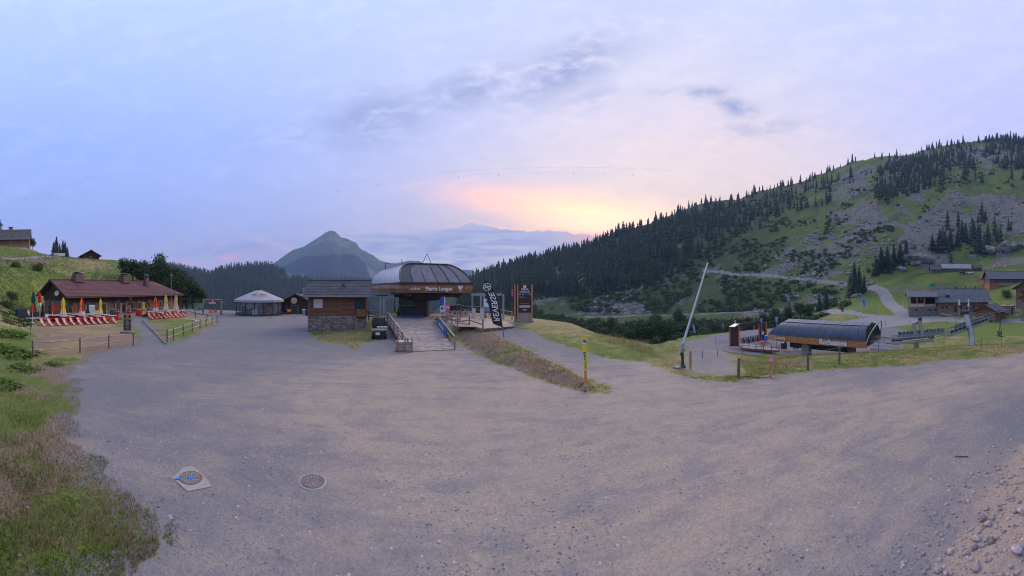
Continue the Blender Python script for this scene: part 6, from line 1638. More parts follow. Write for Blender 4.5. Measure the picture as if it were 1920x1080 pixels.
def railing(label, pts, h=1.0, step=1.9, mid=(.5,), m=W_rail, cap=.12, lower_board=False, name='deck_railing', group=None):
    pts = [Vector(p) for p in pts]; O = pts[0].copy(); t = thing(name, label, 'railing', O, 0, group)
    pts = [p - O for p in pts]
    for a_, b_ in zip(pts[:-1], pts[1:]):
        L_ = (b_ - a_).length; n_ = max(1, round(L_ / step))
        for i in range(n_ + 1):
            if i == 0 and a_ != pts[0]: continue
            q = a_.lerp(b_, i / n_); MB().box((q.x, q.y, q.z + h / 2 - .1), (.11, .11, h + .2), rz=math.atan2((b_ - a_).y, (b_ - a_).x)).build('post', m, t)
        MB().bar(a_ + Vector((0, 0, h + .03)), b_ + Vector((0, 0, h + .03)), cap, .05).build('hand_rail', W_pale, t)
        for z in mid: MB().bar(a_ + Vector((0, 0, z * h)), b_ + Vector((0, 0, z * h)), .04, .12).build('mid_rail', m, t)
    return t
up = Vector((0, 0, 1))
inl = (RBR - RBL).normalized()
rl = railing('long sloping railing along the left edge of the ramp', [RBL - inl * .05, RTL - inl * .05], 1.0, 2.4, (.35, .7))
for k, c_ in enumerate((W_pale, mat('pale_blue_board', (.28, .36, .5), .7), W_pale)):
    q = (RTL - RBL) * (.2 + k * .2); 
rr_ = railing('sloping railing with a blue banner along the right edge of the ramp', [RBR + inl * .05, RBR.lerp(RTR, .72) + inl * .05], 1.0, 2.6, (.5,))
# banner hung on the right railing
a_ = RBR.lerp(RTR, .26); b_ = RBR.lerp(RTR, .72); dv_ = (b_ - a_); L_ = dv_.length
bn_ = thing('railing_banner', 'blue fabric banner with white lettering hung on the right ramp railing', 'banner', a_ - inl * .06)
M_b = Matrix.Rotation(math.atan2(dv_.y, dv_.x), 4, 'Z') @ Matrix.Rotation(-math.asin(dv_.z / L_), 4, 'Y')
mb = MB().box((L_ / 2, 0, .42), (L_ - .1, .03, .82)); mb.v = [tuple(M_b @ Vector(q)) for q in mb.v]; mb.build('cloth', BLUE, bn_)
me = text_mesh('PORTES DU SOLEIL', .40, .005, bold=.01); me.transform(Matrix.Translation((L_ / 2, .03, .45)) @ Matrix.Rotation(PI, 4, 'Z') @ Matrix.Rotation(PI / 2, 4, 'X')); me.transform(M_b); link('lettering', me, WHITE, bn_)
q = RBR.lerp(RTR, .72) + inl * .05
railing('short railing joining the ramp to the platform', [q, q + Vector((2.3, 1.3, .0))], 1.0, 2.6, (.5,))
# main deck
DK = [Vector((-14.05, 35.2, deckz)), Vector((-9.77, 39.8, deckz)), Vector((-7.6, 41.5, deckz)), Vector((-8.2, 47.5, deckz)), Vector((-18.6, 46.5, deckz)), Vector((-17.4, 38.2, deckz))]
deck = thing('station_deck', 'flat plank deck under the upper lift station', 'deck', DK[0])
mb = MB(); mb.prism([(p.x - DK[0].x, p.y - DK[0].y) for p in DK], -.35, -.06); mb.build('deck_frame', W_rail, deck)
for k in range(30):
    y0 = 35.3 + k * .41
    xs = []
    for a_, b_ in zip(DK, DK[1:] + DK[:1]):
        for yy in (y0, y0 + .38):
            if (a_.y - yy) * (b_.y - yy) < 0: xs.append(a_.x + (yy - a_.y) / (b_.y - a_.y) * (b_.x - a_.x))
    if len(xs) >= 2 and max(xs) - min(xs) > .4:
        MB().box(((min(xs) + max(xs)) / 2 - DK[0].x, y0 + .19 - DK[0].y, -.025), (max(xs) - min(xs) - .1, .38, .05)).build('plank', W_pale, deck)
for p in DK: MB().bar((p.x - DK[0].x, p.y - DK[0].y, -.3), (p.x - DK[0].x, p.y - DK[0].y, -2.2), .18).build('support', W_rail, deck)
railing('railing across the back corner of the deck behind the vehicle', [RTL - inl * .05, (-17.2, 36.6, deckz), (-19.5, 34.6, deckz)], 1.0, 1.7, (.35, .7))
t = thing('notice_panel', 'pale notice board fixed on the deck railing behind the vehicle', 'notice board', (-15.6, 35.75, deckz + .5), -.42); MB().box((0, 0, 0), (1.1, .05, .6)).build('panel', CREAM, t)
# terrace deck on the right
T_ = [G(836.7, 602, 1.2), G(858, 612, 1.2), G(880, 609, 1.2), G(905.5, 618, 1.1), G(966, 612, 1.15), G(948, 603, 1.2), G(905, 595, 1.2), G(880, 592, 1.25), G(836, 590, 1.25)]
td = thing('terrace_deck', 'lighter timber deck with tables right of the ramp', 'deck', (T_[0][0], T_[0][1], 1.2))
MB().prism([(a_[0] - T_[0][0], a_[1] - T_[0][1]) for a_ in T_], -.32, -.05).build('deck_frame', W_rail, td)
for k in range(40):
    y0 = 29.6 + k * .36
    xs = []
    for a_, b_ in zip(T_, T_[1:] + T_[:1]):
        for yy in (y0, y0 + .34):
            if (a_[1] - yy) * (b_[1] - yy) < 0: xs.append(a_[0] + (yy - a_[1]) / (b_[1] - a_[1]) * (b_[0] - a_[0]))
    if len(xs) >= 2 and max(xs) - min(xs) > .3: MB().box(((min(xs) + max(xs)) / 2 - T_[0][0], y0 + .17 - T_[0][1], -.02), (max(xs) - min(xs) - .06, .34, .05)).build('plank', mat('fresh_deck_wood', (.42, .31, .24), .8, .12, 3, bump=.3), td)
for a_ in T_[:4]: MB().bar((a_[0] - T_[0][0], a_[1] - T_[0][1], -.3), (a_[0] - T_[0][0], a_[1] - T_[0][1], -1.6), .16).build('support', W_rail, td)
tv = lambda i, z=1.2: Vector((T_[i][0], T_[i][1], z))
railing('low railing around the near edge of the terrace deck', [G(829, 600, 1.2) + (1.2,), tv(1), tv(2)], .95, 2.0, (.5,))
railing('railing along the access to the terrace deck', [tv(2), tv(3, 1.1)], .95, 2.4, (.5,))
railing('far railing of the terrace deck below the station', [G(864, 586, 1.3) + (1.3,), G(905, 588, 1.3) + (1.3,), G(960, 600, 1.2) + (1.2,)], .95, 2.6, (.5,))
# low gates / turnstile boxes
def gate_box(px, py, z, lb, h=.75):
    x, y = G(px, py, z); t = thing('turnstile', lb, 'turnstile', (x, y, z), .5, 'access gates on the terrace deck')
    MB().box((0, 0, h * .45), (.42, .9, h * .9)).build('housing', mat('pale_pink_panel', (.50, .38, .38), .6), t); MB().box((0, -.2, h * .95), (.2, .3, .22)).build('reader', CHAR, t); MB().tube([(.2, -.1, h * .75), (.75, -.1, h * .7)], .025, 6).build('arm', STEEL, t)
for k, (a_, b_) in enumerate(((846, 592), (856, 592), (866, 592.5), (875, 592))): gate_box(a_, b_, 1.25, ['turnstile nearest the pink round sign', 'second turnstile from the pink sign', 'third turnstile from the pink sign', 'turnstile farthest from the pink sign'][k])
# grey portal
x0, y0 = G(886, 595, 1.2); x1, y1 = G(944, 597, 1.2); t = thing('steel_portal', 'grey steel portal frame over the path beside the station', 'portal', (x0, y0, 1.2), math.atan2(y1 - y0, x1 - x0)); Lp = math.hypot(x1 - x0, y1 - y0); Hp = 3.0
for x in (0, .28 * Lp, .38 * Lp, .62 * Lp, Lp): MB().box((x, 0, Hp / 2 - .2), (.2, .2, Hp + .4)).build('column', METAL, t)
MB().box((Lp * .45, 0, Hp - .05), (Lp * .95, .28, .3)).build('beam', METAL, t)
for x in (.05 * Lp, .31 * Lp): MB().box((x + .2, -.5, .55), (.5, .06, 1.3)).build('side_gate', STEEL, t)
def flat_sign(name, lb, cat, px, py, z, parts, pole_h, pole_m=WHITE, rz=None):
    x, y = G(px, py, z); t = thing(name, lb, cat, (x, y, z), -az(px) if rz is None else rz)
    if pole_h: MB().box((0, .06, pole_h / 2), (.1, .06, pole_h)).build('post', pole_m, t)
    for nm, mb, m_ in parts: mb.build(nm, m_, t)
    return t
t = flat_sign('direction_sign', 'blue and white two part direction sign by the ramp', 'sign', 829, 598, 1.2, [('upper_panel', MB().box((0, 0, 2.15), (.42, .04, .95)), BLUE), ('lower_panel', MB().box((0, 0, 1.2), (.46, .04, .85)), WHITE), ('round_mark', MB().cyl((0, -.03, 1.3), .17, .02, 16, axis='y'), BLUE)], 1.2)
MB().box((.33, 0, 1.7), (.13, .05, 1.9)).build('side_panel', WHITE, t)
t = flat_sign('no_entry_sign', 'pink round no entry sign on a pink board', 'sign', 839, 601, 1.2, [('disc', MB().cyl((0, 0, 1.55), .33, .04, 20, axis='y'), mat('faded_pink', (.62, .17, .27), .6)), ('board', MB().box((0, .03, .75), (.32, .04, 1.5)), mat('faded_pink', (.6, .2, .3))), ('bar', MB().box((0, -.03, 1.55), (.44, .02, .09)), WHITE)], 0)
t = flat_sign('info_sign', 'white and blue info sign with a red post at the portal', 'sign', 914, 597, 1.2, [('panel', MB().box((0, 0, 1.95), (.85, .05, 1.0)), WHITE), ('lower_panel', MB().box((0, 0, 1.2), (.6, .05, .5)), LBLUE), ('round_mark', MB().cyl((0, -.035, 2.1), .2, .02, 16, axis='y'), BLUE)], 0)
MB().box((-.2, 0, .5), (.16, .1, 1.0)).build('post', RED, t)
# crate at the ramp foot
p = A(757, 660); t = thing('pallet_crate', 'grey timber pallet box with orange netting at the foot of the ramp', 'crate', (p.x, p.y + .3, p.z), .33)
for s in (-1, 1):
    for i in range(3):
        MB().box((0, s * .42, .24 + i * .24), (1.15, .04, .2)).build('plank', W_pale, t); MB().box((s * .56, 0, .24 + i * .24), (.04, .8, .2)).build('plank', W_pale, t)
    for x in (-.55, 0, .55): MB().box((x, s * .45, .5), (.1, .03, .86)).build('batten', W_rail, t)
MB().box((0, 0, .06), (1.2, .9, .1)).build('pallet', W_rail, t); MB().box((0, 0, .55), (1.0, .7, .5)).build('load', WF, t)
MB().box((-.66, -.1, .45), (.12, .6, .75), ry=.1).build('netting', mat('orange_net', (.62, .22, .14), .8, .2, 8), t)

# ================================================================ upper lift station
SA = math.atan2(.56, .83); SP = Vector((-12.9, 36.5, 0))
st = thing('lift_station', 'upper chairlift station with a silver ribbed shell, glass end and copper timber fascia', 'lift station', SP, SA)
SW, SL_, zt0, zt1 = 9.4, 22.0, 5.6, 8.2
def arc(t, side):  # point of the shell section
    a_ = t * PI / 2; x = 2.3 * (1 - math.cos(a_)) ** .9 - .55 * math.sin(PI * t) * .25; z = zt0 + (zt1 - zt0) * math.sin(a_) ** .92; return (x if side == 0 else SW - x, z)
yc = lambda z: 3.4 * (z - zt0) / (zt1 - zt0)
NS, NPn = 8, 13
for side in (0, 1):
    for k in range(NPn):
        V = []; F = []
        for j in range(NS + 1):
            x, z = arc(j / NS, side); ya, yb = yc(z), SL_ - yc(z); y0 = ya + (yb - ya) * k / NPn; y1 = ya + (yb - ya) * (k + 1) / NPn - .05
            V += [(x, y0, z), (x, y1, z)]
        for j in range(NS): F.append((2 * j, 2 * j + 1, 2 * j + 3, 2 * j + 2) if side == 1 else (2 * j, 2 * j + 2, 2 * j + 3, 2 * j + 1))
        o = MB().add(V, F).build('shell_panel', SILVER, st, smooth=True)
    for k in range(NPn + 1):
        pts = []
        for j in range(NS + 1):
            x, z = arc(j / NS, side); ya, yb = yc(z), SL_ - yc(z); pts.append((x + (-.03 if side == 0 else .03), ya + (yb - ya) * k / NPn - .02, z + .02))
        MB().tube(pts, .03 if k else .08, 5).build('rib', DARKM if k == 0 else STEEL, st)
MB().box((SW / 2, SL_ / 2, zt1 + .03), (SW - 4.5, SL_ - 6.6, .08)).build('roof_top', R_blue, st)
MB().bar((2.2, 3.35, zt1), (SW - 2.2, 3.35, zt1), .16).build('top_beam', DARKM, st)
NG = 6
for k in range(NG):
    g0, g1 = k / NG + .006, (k + 1) / NG - .006; rows = []
    for j in range(NS + 1):
        xl, z = arc(j / NS, 0); xr_, _ = arc(j / NS, 1); rows.append((xl + (xr_ - xl) * g0, xl + (xr_ - xl) * g1, yc(z) + .02, z))
    V = []; F = []
    for a_, b_, y, z in rows: V += [(a_, y, z), (b_, y, z)]
    for j in range(NS): F.append((2 * j, 2 * j + 1, 2 * j + 3, 2 * j + 2))
    MB().add(V, F).build('glass_pane', GLASSV if k else DARKM, st)
for k in range(NG + 1):
    pts = []
    for j in range(NS + 1):
        xl, z = arc(j / NS, 0); xr_, _ = arc(j / NS, 1); pts.append((xl + (xr_ - xl) * k / NG, yc(z) - .02, z))
    MB().tube(pts, .06, 5).build('mullion', DARKM, st)
b = MB()
for k in range(10):
    x = 1.6 + k * .75; b.bar((x, 1.2, 6.1), (x + .8, 5.2, 7.6), .07)
b.build('roof_truss', STEEL, st)
MB().box((SW / 2, -.05, zt0 - .03), (SW + .3, .3, .26)).build('gutter_band', DARKM, st); MB().box((-.12, SL_ / 2, zt0 - .03), (.3, SL_, .26)).build('gutter_band', DARKM, st); MB().box((SW + .12, SL_ / 2, zt0 - .03), (.3, SL_, .26)).build('gutter_band', DARKM, st)
zf0, zf1 = 4.40, 5.44
def fascia_panel(x0, y0, x1, y1, m_, drop0=0, drop1=0):
    a_ = Vector((x0, y0, 0)); b_ = Vector((x1, y1, 0)); d_ = (b_ - a_).normalized(); nrm = Vector((d_.y, -d_.x, 0)); g = .03
    a_ += d_ * g; b_ -= d_ * g; i_ = nrm * -.35
    V = [a_ + up * zf1, b_ + up * zf1, b_ + up * (zf1 - .5) + nrm * .02, a_ + up * (zf1 - .5) + nrm * .02, b_ + up * (zf0 + drop1) + i_, a_ + up * (zf0 + drop0) + i_]
    V += [v_ - nrm * .08 for v_ in V]
    F = [(1, 0, 3, 2), (2, 3, 5, 4), (6, 7, 8, 9), (9, 8, 10, 11), (0, 1, 7, 6), (5, 11, 10, 4), (0, 6, 9, 3), (3, 9, 11, 5), (1, 2, 8, 7), (2, 4, 10, 8)]
    MB().add(V, [f[::-1] for f in F]).build('fascia_panel', m_, st)
fx = [0, 1.15, 2.35, 4.7, 7.1, 8.3, SW]
for a_, b_ in zip(fx[:-1], fx[1:]): fascia_panel(a_, 0, b_, 0, COPPER)
for k in range(9): fascia_panel(-.05 - .5 * math.sin(PI * (k + 1) / 9.), SL_ * (k + 1) / 9, -.05 - .5 * math.sin(PI * k / 9.), SL_ * k / 9, COPPER)
for k in range(9): fascia_panel(SW + .05, SL_ * k / 9, SW + .05, SL_ * (k + 1) / 9, COPPER)
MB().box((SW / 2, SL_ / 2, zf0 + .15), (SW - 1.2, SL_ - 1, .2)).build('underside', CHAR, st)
LET = mat('pale_letters', (.74, .72, .70), .5, .02)
text('Pierre Longue', .66, LET, st, (4.75, -.14, 4.90), extrude=.03, bold=.022, sx=.93)
text('CHÂTEL', .34, LET, st, (1.75, -.09, 4.86), extrude=.02, bold=.01)
text('▲', .2, CHAR, st, (.7, -.09, 4.86), extrude=.01)
hm = MB(); 
hp = [(.0, -.33), (.30, .02), (.33, .22), (.20, .34), (.03, .27), (-.02, .18), (-.12, .30), (-.30, .28), (-.34, .10), (-.22, -.12)]
hm.prism(hp, -.02, .02, Matrix.Translation((7.65, -.09, 5.02)) @ Matrix.Rotation(PI / 2, 4, 'X')); hm.build('logo', LET, st); MB().box((7.75, -.1, 4.6), (.7, .03, .05), ry=-.25).build('logo_stroke', LET, st)
# machinery
MB().box((SW / 2 - .6, 8, 3.95), (3.4, 12, .8)).build('drive_frame', mat('machine_green', (.03, .045, .035), .5), st)
MB().box((SW / 2 - .9, 4.2, 2.6), (1.5, 1.2, 3.2)).build('support_column', mat('column_brown', (.09, .05, .045), .7), st); MB().box((SW / 2 + .6, 5.2, 2.6), (.25, .25, 3.0)).build('strut', METAL, st)
MB().lathe([(2.1, 3.35), (2.25, 3.42), (2.25, 3.52), (2.1, 3.6), (1.9, 3.55), (1.9, 3.4)], 24, (SW / 2 - .5, 4.6, 0)).build('bull_wheel', CHAR, st)
for s in (-1, 1):
    for k in range(9): MB().cyl((SW / 2 + s * 3.4, 1.5 + k * .8, 3.9), .22, .1, 10, axis='x').build('tyre_wheel', RUBBER, st)
    MB().box((SW / 2 + s * 3.4, 6, 4.15), (.2, 11, .25)).build('tyre_beam', DARKM, st)
for k in range(2):
    x = SW * .5 - .5 + k * 1.0; MB().tube([(x - .5, 3.7, zt1), (x, 4.2, zt1 + 1.5 if k == 0 else zt1 + 1.5)], .035, 5)
af = MB().tube([(SW / 2 - .75, 4.2, zt1), (SW / 2, 4.2, zt1 + 1.45)], .04, 5).tube([(SW / 2 + .65, 4.2, zt1), (SW / 2, 4.2, zt1 + 1.45)], .04, 5); af.build('roof_mast', W_red, st)
MB().tube([(3.0, 12, zt1), (3.2, 12.1, zt1 + 1.4)], .03, 5).tube([(3.5, 12, zt1), (3.2, 12.1, zt1 + 1.4)], .03, 5).build('roof_mast', W_red, st)
MB().tube([(1.8, 18, zt1 - .2), (1.8, 18, zt1 + .9), (1.9, 18.0, zt1 + 1.1), (2.2, 18, zt1 + 1.15), (2.4, 18, zt1 + 1.0)], .07, 6).build('vent_pipe', DARKM, st)
# rear wall / guide panels
MB().box((6.0, 16, 2.8), (4.6, .1, 3.2)).build('rear_glazing', mat('hazy_panel', (.10, .14, .20), .4), st)


def chair_unit(loc, rz, label, group='lift chairs hanging in the station', s=1.):
    t = thing('lift_chair', label, 'lift chair', loc, rz, group); t.scale = (s,) * 3
    MB().tube([(0, 0, 2.9), (-.5, 0, 2.8), (-1.25, 0, 2.5), (-1.45, 0, 1.9), (-1.45, 0, .5)], .06, 7).build('hanger', DARKM, t)
    MB().tube([(0, 0, 2.9), (.5, 0, 2.8), (1.25, 0, 2.5), (1.45, 0, 1.9), (1.45, 0, .5)], .06, 7).build('hanger', DARKM, t)
    MB().box((0, -.25, .45), (2.7, .5, .10)).build('seat', CHAR, t); MB().box((0, .05, .85), (2.7, .10, .62), rx=-.15).build('backrest', CHAR, t)
    MB().tube([(-1.4, -.5, 1.35), (1.4, -.5, 1.35)], .04, 6).build('safety_bar', METAL, t); MB().box((0, 0, 3.0), (.2, .5, .25)).build('grip', METAL, t)
    for x in (-.9, -.3, .3, .9): MB().bar((x, -.5, 1.35), (x * .95, -.65, .25), .035).build('foot_rest', METAL, t)
stM = Matrix.Translation(SP) @ Matrix.Rotation(SA, 4, 'Z')
chair_unit(stM @ Vector((1.6, 4.4, 1.35)), SA + .1, 'lift chair parked under the left side of the upper station')
chair_unit(stM @ Vector((SW - 1.1, 4.6, 1.35)), SA - .1, 'lift chair parked under the right side of the upper station')
q = stM @ Vector((1.9, 3.0, deckz)); t = thing('safety_mat', 'black padded safety screen with a yellow end under the station', 'safety screen', q, -.15)
MB().box((0, 0, .75), (3.6, .18, .95)).build('black_pad', CHAR, t); MB().box((-2.0, -.05, .85), (.42, .1, 1.05), ry=.12).build('yellow_pad', YELLOW, t); MB().box((0, -.02, .14), (3.7, .16, .28)).build('blue_board', mat('blue_board', (.05, .10, .28), .6), t)
x, y = G(795, 592, deckz); t = thing('lounge_chair', 'wooden lounge chair with a cream sling on the station deck', 'lounge chair', (x, y - 1, deckz), -.5)
MB().quadslab([(-.3, -.35, .35), (.3, -.35, .35), (.3, .15, .42), (-.3, .15, .42)], .04).build('seat', CREAM, t); MB().quadslab([(-.3, .15, .42), (.3, .15, .42), (.3, .65, 1.15), (-.3, .65, 1.15)], .04).build('backrest', CREAM, t)
for s in (-.33, .33): MB().tube([(s, -.9, .35), (s, -.4, .1), (s, .3, .02), (s, .6, .2), (s, .7, 1.1)], .035, 5).build('side_frame', W_pale, t)
MB().quadslab([(-.3, -.95, .38), (.3, -.95, .38), (.3, -.45, .30), (-.3, -.45, .30)], .04).build('foot_rest', W_pale, t)
q = stM @ Vector((-1.5, -.2, deckz)); t = thing('control_cabin', 'narrow pale steel frame beside the hut under the station', 'frame', (-17.6, 41.2, deckz), SA)
for x in (0, .5): MB().box((x, 0, 1.4), (.14, .14, 2.8)).build('post', STEEL, t)
MB().box((.2, 0, 2.85), (1.6, .6, .15)).build('roof', DARKM, t)

# ================================================================ totem sign
x, y = G(982, 606, 1.05); t = thing('totem_sign', 'tall brown station totem sign with orange timber edges', 'sign', (x, y, 1.0), -az(982) + .04); dT = math.hypot(x, y); TH_H = HC + (540 - 533.5) / K * dT - 1.0
Wt = 30 / K * dT
MB().box((-Wt / 2 - .1, 0, TH_H / 2), (.16, .45, TH_H)).build('timber_edge', W_orange, t); MB().box((-Wt / 2 + .22, 0, TH_H / 2), (.14, .45, TH_H)).build('timber_edge', W_orange, t); MB().box((Wt / 2 + .02, 0, TH_H / 2), (.16, .45, TH_H)).build('timber_edge', W_orange, t)
MB().box((-Wt / 2 + .06, .03, TH_H / 2), (.14, .2, TH_H - .1)).build('red_core', mat('dark_red_panel', (.10, .018, .014), .6), t)
pw = Wt - .36; px0_ = (.26 - .06) / 2
MB().box((px0_ + .01, 0, TH_H * .635), (pw, .12, TH_H * .71)).build('panel', BROWN_S, t); MB().box((px0_ + .01, 0, TH_H * .155), (pw - .04, .1, TH_H * .28)).build('lower_panel', mat('taupe_board', (.36, .28, .25), .75), t)
WT = mat('sign_white', (.68, .68, .70), .6, .02); LB2 = mat('sign_blue', (.10, .28, .50), .6, .05)
cx = px0_ + .01
MB().box((cx, -.07, TH_H * .945), (.34, .02, .34)).build('pictogram', WT, t); text('L', .28, BROWN_S, t, (cx, -.085, TH_H * .945), extrude=.003)
text('PIERRE', .28, WT, t, (cx, -.07, TH_H * .875), extrude=.006, bold=.006); text('LONGUE', .28, WT, t, (cx, -.07, TH_H * .815), extrude=.006, bold=.006)
for i in range(4): MB().box((cx - .55 + i * .37, -.07, TH_H * .755), (.22, .02, .2)).build('pictogram', LB2 if i != 2 else BLUE, t)
text('Accueil', .13, CREAM, t, (cx - .38, -.07, TH_H * .705), extrude=.003); text('Point de vue', .13, CREAM, t, (cx - .26, -.07, TH_H * .675), extrude=.003)
text('horaires ouverture', .12, CREAM, t, (cx, -.07, TH_H * .515), extrude=.003); MB().box((cx, -.07, TH_H * .44), (1.2, .02, .28)).build('notice', mat('notice_grey', (.42, .46, .50), .5, .1, 8), t); text('châtel', .2, WT, t, (cx, -.07, TH_H * .355), extrude=.003, bold=.006)
for i in range(3): MB().cyl((-Wt / 2 - .38, 0, TH_H * (.72 + i * .065)), .12, .05, 12, axis='y').build('side_disc', mat('faded_pink', (.6, .2, .3)), t)
MB().box((-Wt / 2 - .26, .03, TH_H * .78), (.2, .04, TH_H * .2)).build('side_bracket', DARKM, t)
for xx in (-Wt / 2 + .05, Wt / 2 - .05): MB().box((xx, 0, .1), (.5, .7, .5)).build('foundation', mat('concrete_grey', (.25, .25, .26), .9, .1, 3), t)
x, y = G(922, 604, 1.15); tag(MB().cyl((x, y, 1.2), 0.01, .01, 3).build('peg', CHAR), 'tiny dark peg on the deck', 'peg') if False else None

# ================================================================ feather flag REVERSE
def feather_flag(name, label, base, H, W_, cols, rz, txt=None, lean=0., group=None, cw=.78, tcol=None, emblem=False, mirror=False, tsize=None):
    """pole with a sail-shaped cloth; local x to the right, cloth on the left of the pole"""
    t = thing(name, label, 'flag', base, rz, group)
    sh = lambda z: lean * z
    pts = []
    for i in range(15):
        s = i / 14; z = H * s; bend = -W_ * .95 * max(0, (s - .55) / .45) ** 2.2; pts.append((sh(z) + bend, 0, z))
    MB().tube([p for p in pts], [.035 - .02 * i / 14 for i in range(15)], 6).build('pole', mat('flag_pole', (.16, .09, .07), .5), t)
    z0 = H * (1 - cw); V = []; n_ = 16
    for i in range(n_ + 1):
        s = i / n_; z = z0 + (H - z0) * s; ss = z / H
        xr_ = sh(z) - W_ * .95 * max(0, (ss - .55) / .45) ** 2.2
        wl = W_ * (.80 + .2 * min(1, s * 2.0)) * (1 - max(0, (s - .60) / .40) ** 2.6 * .98)
        if i == 0: V += [(xr_, .0, z - .18), (xr_ - wl, .03, z + .10)]
        else: V += [(xr_, .0, z), (xr_ - wl, .05 * math.sin(z * 2), z)]
    n1_ = len(V); V2 = [(a_, b_ + .012, c_) for a_, b_, c_ in V]
    F = [(2 * i, 2 * i + 2, 2 * i + 3, 2 * i + 1) for i in range(n_)]; F2 = [tuple(n1_ + k for k in f[::-1]) for f in F]
    o = MB().add(V + V2, F + F2).build('cloth', cols, t)
    if txt:
        me = text_mesh(txt, tsize or W_ * .72, .002, bold=.01)
        if mirror: me.transform(Matrix.Diagonal((-1, 1, 1, 1)))
        Lx = max(v_.co.x for v_ in me.vertices) - min(v_.co.x for v_ in me.vertices); tgt = (H - z0) * .62
        me.transform(Matrix.Diagonal((tgt / Lx, 1, 1, 1)))
        for v_ in me.vertices:
            u, w_, e_ = v_.co.x, v_.co.y, v_.co.z
            z = z0 + (H - z0) * .40 + (-u if mirror else u); ss = z / H
            xr_ = sh(z) - W_ * .95 * max(0, (ss - .55) / .45) ** 2.2
            v_.co = Vector((xr_ - W_ * .46 - (-w_ if mirror else w_), -.035 + .04 * math.sin(z * 2) - e_, z))
        o = link('lettering', me, tcol or WHITE, t)
        if mirror: me.flip_normals()
    if emblem:
        z = z0 + (H - z0) * .83; xx = sh(z) - W_ * .95 * max(0, (z / H - .55) / .45) ** 2.2 - W_ * .46
        e = MB(); 
        for j in range(18):
            a_, b_ = 2 * PI * j / 18, 2 * PI * (j + 1) / 18; R_ = W_ * .36
            e.add([(xx + R_ * math.cos(a_), -.05, z + R_ * math.sin(a_)), (xx + R_ * math.cos(b_), -.05, z + R_ * math.sin(b_)), (xx + .84 * R_ * math.cos(b_), -.05, z + .84 * R_ * math.sin(b_)), (xx + .84 * R_ * math.cos(a_), -.05, z + .84 * R_ * math.sin(a_))], [(0, 1, 2, 3)])
        for a_ in range(6):
            u = a_ * PI / 3 + .3; e.bar((xx, -.05, z), (xx + .32 * W_ * math.cos(u), -.05, z + .32 * W_ * math.sin(u)), .01, .045 * W_ * 2)
        e.build('emblem', WHITE, t)
    return t
p = A(945, 634); dF = math.hypot(p.x, p.y); HF = HC + (540 - 526) / K * dF - p.z + .1
feather_flag('feather_flag', 'tall black feather flag with reversed white lettering leaning over the bank', p, HF, .98, CHAR, -az(945), 'REVERSE', lean=-.13, mirror=True, emblem=True)

# yellow banner post
p = A(1098, 733); dY = math.hypot(p.x, p.y); HY = HC + (540 - 630) / K * dY - p.z
t = thing('banner_post', 'orange timber post wrapped in a yellow banner with a blue emblem', 'post', p, -az(1098))
MB().box((0, 0, HY / 2), (.13, .13, HY)).build('post', mat('orange_post', (.62, .25, .08), .7, .1, 3), t); MB().box((0, 0, .12), (.16, .16, .3)).build('post_foot', METAL, t)
yb = HY * .36
V = [(-.22, -.09, HY - .02), (.10, -.09, HY - .04), (.09, -.09, HY * .80), (.07, -.085, HY * .6), (.06, -.085, yb), (-.09, -.085, yb + .05), (-.07, -.085, HY * .58), (-.17, -.09, HY * .78)]
MB().add(V, [(0, 7, 2, 1), (7, 6, 3, 2), (6, 5, 4, 3)]).add([(a_, b_ + .015, c_) for a_, b_, c_ in V], [(1, 2, 7, 0), (2, 3, 6, 7), (3, 4, 5, 6)]).build('banner', YELLOW, t)
MB().cyl((-.045, -.105, HY * .89), .105, .012, 20, axis='y').build('emblem_disc', mat('pale_cyan', (.55, .68, .78), .5), t); MB().add([(-.15, -.115, HY * .90), (-.02, -.115, HY * .885), (.055, -.115, HY * .875), (.03, -.115, HY * .915), (-.05, -.115, HY * .935), (-.12, -.115, HY * .925)], [(0, 1, 2, 3, 4, 5)]).build('emblem_wave', mat('emblem_blue', (.02, .14, .42), .5), t)
for i, zz in enumerate((.70, .64, .585)): MB().box((-.055 + i * .012, -.1, HY * zz), (.09 - i * .015, .012, .10)).build('print', mat('teal_print', (.05, .15, .17), .6), t)
for i, zz in enumerate((.52, .47, .43)): MB().box((.0, -.1, HY * zz), (.07, .012, .04)).build('print', CHAR, t)
a_ = A(945, 634); b_ = p; pts = [a_.lerp(b_, i / 10) for i in range(11)]; pts = [Vector((q.x + .3, q.y + .3, gz(q.x + .3, q.y + .3) + .45 + (.1 if i % 5 else .3))) for i, q in enumerate(pts)]
tag(MB().tube(pts, .008, 4).build('rope', CREAM), 'thin pale cord running along the bank from the black flag to the yellow post', 'cord')

# ================================================================ snow lance
p = A(1280, 689); dS = math.hypot(p.x, p.y)
t = thing('snow_lance', 'long tilted steel snowmaking lance on a dark stand', 'snow lance', p)
topP = Vector(D(1328, dS * 1.03, HC + (540 - 490) / K * dS * 1.03)) - p; lowP = Vector(D(1275.5, dS * .99, HC + (540 - 660) / K * dS)) - p
MB().tube([(0, 0, 0), (-.02, 0, 1.15)], [.11, .07], 8).build('stand', DARKM, t); MB().lathe([(.22, -.05), (.17, .1), (.09, .25)], 10).build('stand_foot', DARKM, t)
MB().tube([lowP, lowP.lerp(topP, .5), topP], [.085, .065, .05], 10).build('lance_tube', STEEL, t)
MB().tube([lowP, lowP.lerp(topP, .10)], .11, 8).build('lance_sleeve', METAL, t); MB().box(topP, (.22, .16, .14), ry=.3).build('nozzle_head', DARKM, t)
MB().tube([lowP, lowP + Vector((.1, 0, -.25)), Vector((.05, .05, .6))], .04, 6).build('hose', RUBBER, t)
MB().box((0, 0, 1.12), (.2, .2, .25)).build('hinge', METAL, t)
